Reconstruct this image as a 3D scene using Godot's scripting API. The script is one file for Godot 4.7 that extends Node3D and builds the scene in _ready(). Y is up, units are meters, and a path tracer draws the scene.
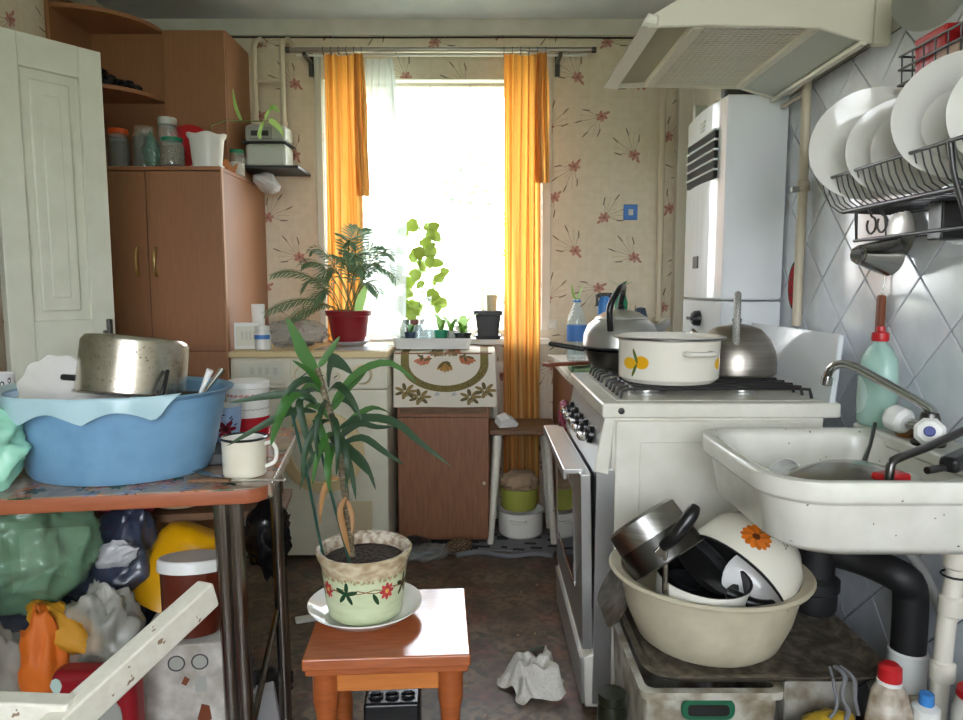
extends Node3D

# ---------------------------------------------------------------- mesh builder
class G:
	var v := PackedVector3Array()
	var n := PackedVector3Array()
	var t := PackedVector2Array()
	var ix := PackedInt32Array()
	var x := Transform3D.IDENTITY

	func at(p: Vector3, deg := Vector3.ZERO, sc := Vector3.ONE) -> G:
		x = Transform3D(Basis.from_euler(deg * PI / 180.0) * Basis.from_scale(sc), p)
		return self

	func frame(p: Vector3, up: Vector3) -> G:
		# local y runs along up
		var u := up.normalized()
		var s := Vector3.FORWARD if absf(u.z) < 0.9 else Vector3.RIGHT
		var xx := u.cross(s).normalized()
		x = Transform3D(Basis(xx, u, xx.cross(u)), p)
		return self

	# rows of equal length; the normal is (next row - row) x (next column - column)
	func patch(rows: Array, closed := false, uv := Rect2(0, 0, 1, 1), vv = null) -> G:
		var R := rows.size()
		var C: int = rows[0].size()
		var base := v.size()
		var p := PackedVector3Array()
		for r in rows:
			for q in r:
				p.append(x * q)
		var nn := PackedVector3Array()
		nn.resize(R * C)
		for i in R - 1:
			for j in C - 1:
				var a := i * C + j
				var f := (p[a + C + 1] - p[a]).cross(p[a + 1] - p[a + C])
				nn[a] += f
				nn[a + 1] += f
				nn[a + C] += f
				nn[a + C + 1] += f
		if closed:
			for i in R:
				var s := nn[i * C] + nn[i * C + C - 1]
				nn[i * C] = s
				nn[i * C + C - 1] = s
		for i in R:
			var k: float = float(i) / maxi(1, R - 1) if vv == null else vv[i]
			for j in C:
				v.append(p[i * C + j])
				var m := nn[i * C + j]
				n.append(m.normalized() if m.length_squared() > 1e-30 else Vector3.UP)
				t.append(Vector2(uv.position.x + uv.size.x * float(j) / (C - 1), uv.position.y + uv.size.y * k))
		for i in R - 1:
			for j in C - 1:
				var a := base + i * C + j
				ix.append_array([a, a + 1, a + C, a + 1, a + C + 1, a + C])
		return self

	# profile of Vector2(radius, height), from the bottom up on the outside
	func lathe(prof: Array, seg := 28, sx := 1.0, sz := 1.0, a0 := 0.0, a1 := TAU, crease := 38.0) -> G:
		var len := [0.0]
		for i in range(1, prof.size()):
			len.append(len[i - 1] + (prof[i] - prof[i - 1]).length())
		var total: float = maxf(len[-1], 1e-6)
		var start := 0
		for i in range(1, prof.size()):
			var cut := i == prof.size() - 1
			if not cut:
				var d0: Vector2 = prof[i] - prof[i - 1]
				var d1: Vector2 = prof[i + 1] - prof[i]
				cut = absf(rad_to_deg(d0.angle_to(d1))) > crease
			if cut:
				var rows := []
				var vs := []
				for k in range(start, i + 1):
					var row := PackedVector3Array()
					for j in seg + 1:
						var a := lerpf(a0, a1, float(j) / seg)
						row.append(Vector3(prof[k].x * cos(a) * sx, prof[k].y, prof[k].x * sin(a) * sz))
					rows.append(row)
					vs.append(len[k] / total)
				patch(rows, absf(a1 - a0 - TAU) < 0.001, Rect2(0, 1, 1, -1), vs)
				start = i
		return self

	func tube(path: Array, r, seg := 8, caps := true) -> G:
		var rows := []
		var N := Vector3.ZERO
		for i in path.size():
			var T: Vector3 = (path[mini(i + 1, path.size() - 1)] - path[maxi(i - 1, 0)]).normalized()
			if i == 0:
				N = T.cross(Vector3.UP if absf(T.y) < 0.9 else Vector3.RIGHT).normalized()
			else:
				N = (N - T * N.dot(T)).normalized()
			var B := N.cross(T)
			var rr: float = r[i] if r is Array else r
			var row := PackedVector3Array()
			for j in seg + 1:
				var a := TAU * j / seg
				row.append(path[i] + (N * cos(a) + B * sin(a)) * rr)
			rows.append(row)
		patch(rows, true)
		if caps:
			for e in 2:
				var ring: PackedVector3Array = rows[0] if e == 0 else rows[-1]
				var c := PackedVector3Array()
				for j in seg + 1:
					c.append(path[0] if e == 0 else path[-1])
				patch([c, ring] if e == 0 else [ring, c], true)
		return self

	# box with rounded edges
	func box(size: Vector3, c := Vector3.ZERO, r := 0.0) -> G:
		var h := size / 2
		r = minf(r, minf(h.x, minf(h.y, h.z)) * 0.999)
		for f in 6:
			var ax := f / 2
			var s := 1.0 if f % 2 == 0 else -1.0
			var u := (ax + 1) % 3
			var w := (ax + 2) % 3
			var cu := [-h[u], h[u]] if r <= 0 else [-h[u], -h[u] + r, h[u] - r, h[u]]
			var cw := [-h[w], h[w]] if r <= 0 else [-h[w], -h[w] + r, h[w] - r, h[w]]
			var base := v.size()
			for i in cu.size():
				for j in cw.size():
					var p := Vector3.ZERO
					p[ax] = s * h[ax]
					p[u] = cu[i]
					p[w] = cw[j]
					var nn := Vector3.ZERO
					nn[ax] = s
					if r > 0:
						var inner := Vector3(clampf(p.x, -h.x + r, h.x - r), clampf(p.y, -h.y + r, h.y - r), clampf(p.z, -h.z + r, h.z - r))
						nn = (p - inner).normalized()
						p = inner + nn * r
					v.append(x * (p + c))
					n.append((x.basis * nn).normalized())
					t.append(Vector2(0.5 + p[u] / size[u], 0.5 - p[w] / size[w]))
			var C := cw.size()
			for i in cu.size() - 1:
				for j in C - 1:
					var a := base + i * C + j
					if s > 0:
						ix.append_array([a, a + 1, a + C, a + 1, a + C + 1, a + C])
					else:
						ix.append_array([a, a + C, a + 1, a + 1, a + C, a + C + 1])
		return self

	# polygon in xy (counter-clockwise) swept along z from z0 to z1, edges chamfered by b
	func prism(poly: PackedVector2Array, z0: float, z1: float, b := 0.0, smooth := false) -> G:
		if Geometry2D.is_polygon_clockwise(poly):
			poly = poly.duplicate()
			poly.reverse()
		var N := poly.size()
		var inset := PackedVector2Array()
		for i in N:
			var d0 := (poly[i] - poly[(i + N - 1) % N]).normalized()
			var d1 := (poly[(i + 1) % N] - poly[i]).normalized()
			var nn := (Vector2(-d0.y, d0.x) + Vector2(-d1.y, d1.x))
			var q := nn.length_squared()
			inset.append(poly[i] + (nn * 2.0 / q * b if q > 0.05 else Vector2.ZERO))
		var rings := [[inset, z0], [poly, z0 + b], [poly, z1 - b], [inset, z1]] if b > 0 else [[poly, z0], [poly, z1]]
		if smooth:
			var rows := []
			for k in rings:
				var row := PackedVector3Array()
				for i in N + 1:
					row.append(Vector3(k[0][N - i if i > 0 else 0].x, k[0][N - i if i > 0 else 0].y, k[1]))
				rows.append(row)
			patch(rows, true)
		else:
			for i in N:
				var j := (i + 1) % N
				var rows := []
				for k in rings:
					rows.append(PackedVector3Array([Vector3(k[0][j].x, k[0][j].y, k[1]), Vector3(k[0][i].x, k[0][i].y, k[1])]))
				for k in rows.size() - 1:
					patch([rows[k], rows[k + 1]])
		var tri := Geometry2D.triangulate_polygon(inset)
		var lo := poly[0]
		var hi := poly[0]
		for p in poly:
			lo = lo.min(p)
			hi = hi.max(p)
		for e in 2:
			var base := v.size()
			for p in inset:
				v.append(x * Vector3(p.x, p.y, z0 if e == 0 else z1))
				n.append((x.basis * Vector3(0, 0, -1 if e == 0 else 1)).normalized())
				t.append(Vector2((p.x - lo.x) / maxf(hi.x - lo.x, 1e-6), 1.0 - (p.y - lo.y) / maxf(hi.y - lo.y, 1e-6)))
			for k in range(0, tri.size(), 3):
				var a := poly_turn(inset, tri[k], tri[k + 1], tri[k + 2])
				if (a > 0) == (e == 1):
					ix.append_array([base + tri[k], base + tri[k + 2], base + tri[k + 1]])
				else:
					ix.append_array([base + tri[k], base + tri[k + 1], base + tri[k + 2]])
		return self

	func poly_turn(p: PackedVector2Array, a: int, b: int, c: int) -> float:
		return (p[b] - p[a]).cross(p[c] - p[a])

	# rings of closed loops, each a PackedVector3Array with its first point repeated at the end
	func loft(rings: Array, crease := 38.0) -> G:
		var start := 0
		for i in range(1, rings.size()):
			var cut := i == rings.size() - 1
			if not cut:
				var d0: Vector3 = rings[i][0] - rings[i - 1][0]
				var d1: Vector3 = rings[i + 1][0] - rings[i][0]
				cut = rad_to_deg(d0.angle_to(d1)) > crease
			if cut:
				patch(rings.slice(start, i + 1), true)
				start = i
		return self

	func strip(path: Array, wid: Array, side: Array, fold := 0.0) -> G:
		# leaf: centre line, half widths, side vectors
		var rows := []
		for i in path.size():
			var T: Vector3 = (path[mini(i + 1, path.size() - 1)] - path[maxi(i - 1, 0)]).normalized()
			var s: Vector3 = side[i] if side.size() > 1 else side[0]
			s = (s - T * s.dot(T)).normalized()
			var up := s.cross(T)
			rows.append(PackedVector3Array([path[i] - s * wid[i] + up * wid[i] * fold, path[i], path[i] + s * wid[i] + up * wid[i] * fold]))
		patch(rows)
		return self

	func mesh() -> ArrayMesh:
		var a := []
		a.resize(Mesh.ARRAY_MAX)
		a[Mesh.ARRAY_VERTEX] = v
		a[Mesh.ARRAY_NORMAL] = n
		a[Mesh.ARRAY_TEX_UV] = t
		a[Mesh.ARRAY_INDEX] = ix
		var m := ArrayMesh.new()
		m.add_surface_from_arrays(Mesh.PRIMITIVE_TRIANGLES, a)
		return m

# ---------------------------------------------------------------- scene helpers
var taken := {}
var M := {}
var rng := RandomNumberGenerator.new()
var fn := FastNoiseLite.new()

func numbered(called: String, parent: Node) -> String:
	var key := str(parent.get_instance_id()) + called
	var k: int = taken.get(key, 0)
	taken[key] = k + 1
	return called if k == 0 else "%s_%03d" % [called, k]

func part(parent: Node, called: String, g, m, label := "") -> MeshInstance3D:
	var o := MeshInstance3D.new()
	o.name = numbered(called, parent)
	o.mesh = g.mesh() if g is G else g
	o.material_override = M[m] if m is String else m
	parent.add_child(o, true)
	if label:
		o.set_meta("label", label)
	return o

func thing(called: String, label: String, category: String, pos := Vector3.ZERO, turn := Vector3.ZERO, group := "") -> Node3D:
	var o := Node3D.new()
	o.name = numbered(called, self)
	add_child(o, true)
	o.position = pos
	o.rotation_degrees = turn
	return tag(o, label, category, group)

func tag(o: Node3D, label: String, category: String, group := "") -> Node3D:
	o.set_meta("label", label)
	o.set_meta("category", category)
	if group:
		o.set_meta("group", group)
	return o

func solo(called: String, label: String, category: String, g, m, pos := Vector3.ZERO, turn := Vector3.ZERO, group := "") -> MeshInstance3D:
	var o := part(self, called, g, m)
	o.position = pos
	o.rotation_degrees = turn
	tag(o, label, category, group)
	return o

func struct(called: String, g, m, label := "", parent: Node = self) -> MeshInstance3D:
	var o := part(parent, called, g, m, label)
	if parent == self:
		o.set_meta("kind", "structure")
	return o

# ---------------------------------------------------------------- pictures (colour of matter and print only)
func C(r: float, g: float, b: float) -> Color:
	return Color(r / 255.0, g / 255.0, b / 255.0)

func noise_img(size: int, freq: float, seed: int, oct := 4, stretch := 1.0) -> Image:
	fn.seed = seed
	fn.frequency = freq
	fn.fractal_octaves = oct
	fn.noise_type = FastNoiseLite.TYPE_SIMPLEX_SMOOTH
	return fn.get_seamless_image(size, size, false, false, 0.15, true)

func blend(img: Image, c0: Color, c1: Color, sharp := 1.0, mid := 0.5) -> Image:
	var o := Image.create(img.get_width(), img.get_height(), false, Image.FORMAT_RGB8)
	for y in img.get_height():
		for x in img.get_width():
			o.set_pixel(x, y, c0.lerp(c1, clampf((img.get_pixel(x, y).r - mid) * sharp + 0.5, 0, 1)))
	return o

func spot(img: Image, cx: float, cy: float, rx: float, ry: float, deg: float, col: Color, wrap := true) -> void:
	# a filled ellipse
	var W := img.get_width()
	var H := img.get_height()
	var R := int(ceilf(maxf(rx, ry))) + 1
	var ca := cos(deg_to_rad(deg))
	var sa := sin(deg_to_rad(deg))
	for yy in range(int(cy) - R, int(cy) + R + 1):
		for xx in range(int(cx) - R, int(cx) + R + 1):
			var dx := xx - cx
			var dy := yy - cy
			var a := (dx * ca + dy * sa) / rx
			var b := (-dx * sa + dy * ca) / ry
			var d := a * a + b * b
			if d <= 1.0:
				if wrap:
					var px := posmod(xx, W)
					var py := posmod(yy, H)
					img.set_pixel(px, py, img.get_pixel(px, py).lerp(col, col.a))
				elif xx >= 0 and yy >= 0 and xx < W and yy < H:
					img.set_pixel(xx, yy, img.get_pixel(xx, yy).lerp(col, col.a))

func stroke(img: Image, pts: Array, w: float, col: Color, wrap := true) -> void:
	for i in pts.size() - 1:
		var a: Vector2 = pts[i]
		var b: Vector2 = pts[i + 1]
		var k := maxi(1, int((b - a).length() / maxf(0.8, w * 0.6)))
		for s in k + 1:
			var p := a.lerp(b, float(s) / k)
			spot(img, p.x, p.y, w, w, 0, col, wrap)

func tex(img: Image) -> ImageTexture:
	return ImageTexture.create_from_image(img)

func mt(key: String, col: Color, rough := 0.6, metal := 0.0, albedo = null, scale = null, bump = null, bump_cm := 0.1) -> StandardMaterial3D:
	var m := StandardMaterial3D.new()
	m.resource_name = key
	m.albedo_color = col
	m.roughness = rough
	m.metallic = metal
	m.cull_mode = BaseMaterial3D.CULL_DISABLED
	if albedo is Image:
		m.albedo_texture = tex(albedo)
	elif albedo != null:
		m.albedo_texture = albedo
	if scale != null:
		m.uv1_triplanar = true
		m.uv1_triplanar_sharpness = 8.0
		m.uv1_scale = scale if scale is Vector3 else Vector3.ONE * float(scale)
	if bump != null:
		m.heightmap_enabled = true
		m.heightmap_texture = bump
		m.heightmap_scale = bump_cm
	M[key] = m
	return m

func glass(key: String, col: Color, alpha: float, rough := 0.03) -> StandardMaterial3D:
	var m := mt(key, Color(col.r, col.g, col.b, alpha), rough)
	m.transparency = BaseMaterial3D.TRANSPARENCY_ALPHA
	return m

# ---------------------------------------------------------------- materials
func flower_sprig(img: Image, x: float, y: float, deg: float, s: float) -> void:
	var red := C(176, 124, 110)
	var dark := C(144, 98, 86)
	var stem := C(152, 138, 116)
	var pale := C(182, 168, 146)
	for k in 7:
		var a := deg_to_rad(deg - 33.0 + 11.0 * k)
		var d := Vector2(cos(a), sin(a))
		var L := s * (0.62 + 0.38 * absf(sin(k * 2.1)))
		var bend := Vector2(-d.y, d.x) * L * 0.12 * (k - 3) / 3.0
		stroke(img, [Vector2(x, y), Vector2(x, y) + d * L * 0.5 + bend, Vector2(x, y) + d * L * 0.8 + bend * 2.2], s * 0.008, pale if k % 2 else stem)
		if k % 2 == 0:
			var e := Vector2(x, y) + d * L * 0.88 + bend * 2.4
			spot(img, e.x, e.y, s * 0.15, s * 0.022, rad_to_deg((d + bend * 0.01).angle()), stem.darkened(0.2))
	for k in 6:
		var a := TAU * k / 6.0 + deg
		spot(img, x + cos(a) * s * 0.12, y + sin(a) * s * 0.10, s * 0.10, s * 0.055, rad_to_deg(a) + 18, red if k % 2 else red.lightened(0.12))
	spot(img, x - cos(deg_to_rad(deg)) * s * 0.24, y - sin(deg_to_rad(deg)) * s * 0.24, s * 0.09, s * 0.045, deg, red)
	spot(img, x, y, s * 0.045, s * 0.045, 0, dark)

func flower(img: Image, x: float, y: float, r: float, petals: int, c0: Color, mid: Color, wrap := true) -> void:
	for k in petals:
		var a := TAU * k / petals
		spot(img, x + cos(a) * r * 0.6, y + sin(a) * r * 0.6, r * 0.45, r * 0.24, rad_to_deg(a), c0 if k % 2 else c0.darkened(0.12), wrap)
	spot(img, x, y, r * 0.27, r * 0.27, 0, mid, wrap)

func make_materials() -> void:
	rng.seed = 7
	var fine := noise_img(256, 0.05, 3)
	var coarse := noise_img(256, 0.018, 5)
	var fine_t := tex(fine)
	var coarse_t := tex(coarse)
	# wallpaper, 0.84 m by 0.84 m
	var wp := blend(noise_img(512, 0.03, 11), C(212, 200, 178), C(222, 211, 191))
	wp.resize(768, 768)
	for k in 24:
		for q in 768:
			for o in [[k * 32, q], [q, k * 32]]:
				wp.set_pixel(o[0], o[1], wp.get_pixel(o[0], o[1]).darkened(0.05))
	var spots := [[90, 110, -50], [330, 60, 140], [560, 150, -40], [700, 330, 215], [180, 330, 120], [430, 300, -130], [70, 560, -35], [300, 520, -60], [540, 470, 150], [690, 640, -125], [420, 690, 130], [180, 720, 215]]
	for s in spots:
		flower_sprig(wp, s[0], s[1], s[2], 128.0)
	mt("wallpaper", Color.WHITE, 0.85, 0, wp)
	mt("plaster", Color.WHITE, 0.9, 0, blend(coarse, C(150, 156, 160), C(172, 176, 178)), 1.3, fine_t, 0.15)
	mt("ceiling", Color.WHITE, 0.85, 0, blend(coarse, C(196, 202, 206), C(212, 217, 220)), 0.9, fine_t, 0.1)
	mt("cornice", Color.WHITE, 0.85, 0, blend(coarse, C(204, 202, 194), C(218, 216, 208)), 1.3)
	mt("jamb_paint", Color.WHITE, 0.6, 0, blend(coarse, C(122, 122, 104), C(140, 138, 118)), 1.5)
	mt("wall_paint", Color.WHITE, 0.7, 0, blend(coarse, C(205, 203, 192), C(222, 220, 210)), 1.7)
	# floor: worn printed lino
	var fl := blend(noise_img(512, 0.012, 21, 5), C(88, 74, 64), C(132, 114, 98), 1.6)
	var n2 := noise_img(512, 0.05, 22, 3)
	for i in 4:
		for j in 4:
			var cx := 64 + i * 128
			var cy := 64 + j * 128
			flower(fl, cx, cy, 42, 8, Color(C(128, 104, 82), 0.35), Color(C(70, 50, 42), 0.5))
			flower(fl, cx + 64, cy + 64, 30, 6, Color(C(136, 70, 62), 0.33), Color(C(150, 90, 80), 0.4))
			for k in 4:
				spot(fl, cx + 64 * cos(k * PI / 2), cy + 64 * sin(k * PI / 2), 14, 6, k * 90 + 45, Color(C(60, 66, 52), 0.45))
	for y in 512:
		for x in 512:
			var q := n2.get_pixel(x, y).r
			fl.set_pixel(x, y, fl.get_pixel(x, y).lerp(C(70, 60, 54), clampf((q - 0.46) * 2.4, 0, 0.6)))
	mt("lino", Color.WHITE, 0.42, 0, fl, 1.05, fine_t, 0.06)
	# woods
	var grain := noise_img(256, 0.03, 31, 5)
	mt("laminate", Color.WHITE, 0.42, 0, blend(grain, C(150, 104, 74), C(160, 113, 81)), Vector3(9, 0.7, 9))
	mt("laminate_flat", Color.WHITE, 0.42, 0, blend(grain, C(150, 100, 68), C(166, 115, 80)), Vector3(0.7, 9, 9))
	mt("laminate_edge", C(186, 138, 104), 0.45)
	mt("brown_wood", Color.WHITE, 0.5, 0, blend(grain, C(126, 82, 54), C(152, 102, 70)), Vector3(9, 0.8, 9))
	mt("stool_wood", Color.WHITE, 0.3, 0, blend(grain, C(150, 78, 38), C(176, 96, 50)), Vector3(1.2, 9, 9))
	var top := mt("stool_top", Color.WHITE, 0.16, 0, blend(grain, C(154, 82, 42), C(182, 102, 56)), Vector3(1.2, 9, 9))
	top.metallic_specular = 0.62
	mt("stool_rail", Color.WHITE, 0.4, 0, blend(grain, C(186, 108, 48), C(206, 128, 64)), Vector3(1.2, 9, 9))
	mt("table_edge", Color.WHITE, 0.4, 0, blend(grain, C(152, 84, 54), C(168, 96, 62)), Vector3(1.2, 9, 9))
	mt("old_wood", Color.WHITE, 0.6, 0, blend(grain, C(96, 70, 48), C(134, 98, 66)), Vector3(1.0, 9, 9))
	mt("handle_wood", C(122, 62, 34), 0.5)
	# paints, plastics, enamels
	var chip := blend(noise_img(256, 0.035, 41, 4), C(222, 216, 200), C(234, 230, 216))
	var chipn := noise_img(256, 0.02, 43, 5)
	for y in 256:
		for x in 256:
			if chipn.get_pixel(x, y).r > 0.86:
				chip.set_pixel(x, y, C(140, 116, 92))
	mt("chipped_white", Color.WHITE, 0.5, 0, chip, 5.0)
	mt("door_paint", Color.WHITE, 0.38, 0, blend(coarse, C(212, 213, 196), C(224, 225, 210)), 1.4)
	mt("cream_enamel", Color.WHITE, 0.28, 0, blend(coarse, C(222, 214, 194), C(232, 226, 208)), 2.0)
	mt("stove_enamel", Color.WHITE, 0.22, 0, blend(coarse, C(222, 218, 204), C(234, 231, 220)), 2.0)
	var sk := blend(coarse, C(216, 214, 202), C(230, 228, 218))
	for k in 26:
		spot(sk, rng.randf() * 256, rng.randf() * 256, rng.randf_range(0.6, 1.4), rng.randf_range(0.6, 1.4), 0, C(60, 50, 44))
	mt("sink_enamel", Color.WHITE, 0.16, 0, sk, 2.6)
	mt("white_enamel", C(236, 232, 222), 0.14)
	mt("boiler_white", C(232, 236, 240), 0.12)
	mt("white_plastic", C(228, 228, 224), 0.35)
	mt("porcelain", C(232, 230, 226), 0.1)
	mt("tile_white", Color.WHITE, 0.13, 0, blend(coarse, C(214, 219, 226), C(226, 230, 236)), 3.0)
	mt("grout", Color.WHITE, 0.9, 0, blend(fine, C(46, 46, 48), C(70, 70, 72)), 4.0)
	mt("hood_cream", C(232, 227, 212), 0.35)
	mt("hood_grease", Color.WHITE, 0.45, 0, blend(coarse, C(46, 34, 14), C(92, 74, 40), 1.5), 4.0)
	mt("hood_olive", C(160, 156, 124), 0.35)
	mt("meter_grey", C(196, 200, 190), 0.4)
	mt("pipe_paint", C(214, 202, 180), 0.4)
	mt("pipe_white", C(220, 214, 200), 0.4)
	mt("black_plastic", C(24, 24, 25), 0.3)
	mt("slot_black", C(10, 10, 11), 0.8)
	mt("black_rubber", C(22, 22, 24), 0.55)
	mt("dark_grey", C(52, 53, 55), 0.5)
	mt("iron", C(30, 29, 29), 0.45)
	mt("red_plastic", C(188, 28, 34), 0.35)
	mt("pot_red", C(132, 26, 34), 0.32)
	mt("green_plastic", C(14, 128, 90), 0.35)
	mt("blue_plastic", C(60, 132, 206), 0.35)
	mt("basin_blue", Color.WHITE, 0.4, 0, blend(coarse, C(108, 150, 184), C(122, 164, 196)), 3.0)
	mt("oilcloth_pale", C(170, 200, 208), 0.3)
	mt("yellow_plastic", C(226, 166, 10), 0.35)
	mt("brown_plastic", C(92, 34, 18), 0.35)
	mt("lime_plastic", C(164, 168, 74), 0.45)
	mt("grey_plastic", C(170, 170, 164), 0.45)
	mt("orange", C(232, 92, 30), 0.4)
	mt("switch_blue", C(64, 120, 196), 0.35)
	mt("green_cloth", C(112, 140, 96), 0.9)
	mt("mint_plastic", C(190, 224, 214), 0.4)
	mt("blue_label", C(70, 126, 200), 0.4)
	mt("speckled", Color.WHITE, 0.4, 0.2, blend(noise_img(128, 0.12, 57, 3), C(120, 118, 114), C(206, 204, 200), 2.0), 14.0)
	mt("brushed_dark", Color.WHITE, 0.33, 1.0, blend(noise_img(128, 0.03, 58, 4), C(150, 144, 136), C(176, 170, 162)), Vector3(0.6, 14, 0.6))
	mt("carton", Color.WHITE, 0.75, 0, blend(noise_img(128, 0.03, 65, 4), C(168, 160, 150), C(206, 202, 196), 1.5), 4.0)
	mt("red_dark", C(150, 22, 34), 0.4)
	mt("black_shiny", C(16, 17, 20), 0.2)
	mt("stick_green", C(22, 66, 52), 0.4)
	mt("cloth_grey", C(118, 118, 122), 0.9)
	mt("lawn", Color.WHITE, 0.95, 0, blend(noise_img(128, 0.03, 66, 4), C(150, 160, 120), C(196, 196, 170)), 0.6)
	mt("blue_deep", C(30, 50, 130), 0.3)
	mt("beige_pink", C(206, 176, 160), 0.8)
	mt("green_dark", C(18, 92, 62), 0.4)
	mt("rust_white", Color.WHITE, 0.6, 0, blend(noise_img(128, 0.05, 59, 4), C(120, 88, 64), C(206, 196, 178), 2.0, 0.42), 6.0)
	mt("dirty_white", Color.WHITE, 0.45, 0, blend(noise_img(128, 0.03, 60, 4), C(150, 132, 112), C(212, 204, 192), 1.6, 0.42), 5.0)
	mt("yellow_glove", C(214, 176, 56), 0.5)
	mt("dark_jar", C(34, 38, 24), 0.3)
	var pw := Image.create(256, 256, false, Image.FORMAT_RGB8)
	pw.fill(C(222, 220, 212))
	pw.fill_rect(Rect2i(0, 110, 256, 90), C(226, 196, 60))
	pw.fill_rect(Rect2i(120, 110, 40, 60), C(200, 60, 50))
	pw.fill_rect(Rect2i(180, 130, 50, 10), C(80, 90, 150))
	pw.fill_rect(Rect2i(20, 130, 50, 10), C(80, 90, 150))
	mt("powder_print", Color.WHITE, 0.4, 0, pw)
	mt("switch_dark", C(34, 54, 78), 0.35)
	mt("cloth_beige", C(178, 152, 122), 0.7)
	mt("paper", C(232, 232, 228), 0.7)
	mt("wash_white", Color.WHITE, 0.3, 0, blend(coarse, C(220, 215, 196), C(230, 226, 208)), 2.0)
	mt("wash_top", C(222, 200, 152), 0.4)
	mt("beige", C(206, 190, 156), 0.5)
	mt("bowl_plastic", Color.WHITE, 0.4, 0, blend(coarse, C(188, 178, 152), C(206, 197, 172)), 3.0)
	mt("crate_white", Color.WHITE, 0.45, 0, blend(noise_img(256, 0.02, 51, 5), C(120, 108, 88), C(186, 182, 170), 1.8, 0.4), 2.2)
	mt("tray_dirty", Color.WHITE, 0.3, 0.2, blend(noise_img(256, 0.03, 52, 5), C(66, 58, 48), C(122, 114, 102), 1.6), 3.0)
	mt("dirt", Color.WHITE, 0.9, 0, blend(fine, C(36, 26, 20), C(74, 54, 40), 1.6), 6.0, fine_t, 0.8)
	# metals
	mt("steel", C(176, 174, 168), 0.22, 1.0)
	var bs := mt("brushed", Color.WHITE, 0.3, 1.0, blend(grain, C(150, 148, 144), C(184, 182, 178)), Vector3(0.6, 14, 0.6))
	bs.metallic_specular = 0.5
	var dirty := blend(coarse, C(176, 168, 154), C(206, 198, 184))
	for k in 130:
		spot(dirty, rng.randf() * 256, rng.randf() * 256, rng.randf_range(0.7, 2.0), rng.randf_range(0.7, 2.6), 0, C(82, 54, 30))
	mt("steel_dirty", Color.WHITE, 0.26, 0.95, dirty, 5.5)
	mt("dark_steel", C(96, 94, 92), 0.3, 1.0)
	mt("chrome", C(210, 210, 212), 0.1, 1.0)
	mt("chrome_worn", Color.WHITE, 0.24, 1.0, blend(noise_img(256, 0.03, 55, 4), C(140, 132, 124), C(176, 170, 164)), Vector3(6, 0.7, 6))
	mt("aluminium", C(198, 198, 196), 0.34, 0.9)
	mt("wire_dark", C(88, 88, 90), 0.35, 0.7)
	mt("brass", C(196, 168, 112), 0.3, 1.0)
	# glass
	glass("pane", C(255, 255, 255), 0.04)
	glass("jar_glass", C(210, 220, 214), 0.12)
	glass("bottle_glass", C(196, 226, 232), 0.16)
	glass("green_glass", C(80, 140, 120), 0.4)
	mt("oven_glass", C(14, 14, 15), 0.06)
	# cloth
	var cs := blend(fine, C(224, 160, 84), C(236, 178, 104))
	rng.seed = 15
	for k in 40:
		var sw := rng.randi_range(3, 12)
		var sc: Color = [C(212, 138, 66), C(240, 200, 118), C(204, 164, 106), C(230, 164, 82)][k % 4]
		var sx := rng.randi() % 244
		for y in 256:
			for x in sw:
				cs.set_pixel(sx + x, y, cs.get_pixel(sx + x, y).lerp(sc, 0.8))
	var cur := mt("curtain", Color.WHITE, 0.75, 0, cs)
	cur.backlight_enabled = true
	cur.backlight = C(255, 238, 204)
	cur.rim_enabled = true
	cur.rim = 0.2
	var sh := mt("sheer", Color(0.93, 0.95, 0.96, 0.8), 0.9)
	sh.transparency = BaseMaterial3D.TRANSPARENCY_ALPHA
	sh.backlight_enabled = true
	sh.backlight = C(150, 156, 160)
	mt("rag", Color.WHITE, 0.9, 0, blend(fine, C(196, 190, 180), C(220, 216, 208)), 8.0, fine_t, 0.15)
	# plants
	for k in [["leaf", C(46, 92, 30)], ["leaf_dark", C(22, 50, 24)], ["leaf_light", C(120, 168, 62)], ["leaf_palm", C(74, 108, 74)], ["leaf_yellow", C(140, 160, 40)], ["leaf_dry", C(150, 104, 54)]]:
		var m := mt(k[0], k[1], 0.42)
		m.metallic_specular = 0.35
		m.backlight_enabled = true
		m.backlight = (k[1] as Color).lightened(0.35)
	var lv := mt("leaf_vine", C(128, 150, 48), 0.4)
	lv.backlight_enabled = true
	lv.backlight = C(70, 78, 30)
	mt("stem", C(104, 112, 60), 0.6)
	mt("bark", Color.WHITE, 0.8, 0, blend(fine, C(84, 70, 50), C(150, 140, 116), 2.0), Vector3(4, 20, 4))
	# bags
	for k in [["bag_green", C(122, 162, 130), 0.55], ["bag_mint", C(172, 234, 208), 0.75], ["bag_clear", C(190, 188, 178), 0.55], ["bag_dark", C(62, 70, 92), 0.85], ["bag_pink", C(186, 84, 112), 0.8], ["bag_white", C(206, 206, 208), 0.8], ["bag_grey", C(170, 174, 172), 0.4]]:
		var m := mt(k[0], Color(k[1], k[2]), 0.27)
		m.transparency = BaseMaterial3D.TRANSPARENCY_ALPHA
		m.metallic_specular = 0.6
	mt("cloth_yellow", C(206, 146, 34), 0.6)
	mt("cloth_orange", C(222, 112, 30), 0.6)
	make_prints()

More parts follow.
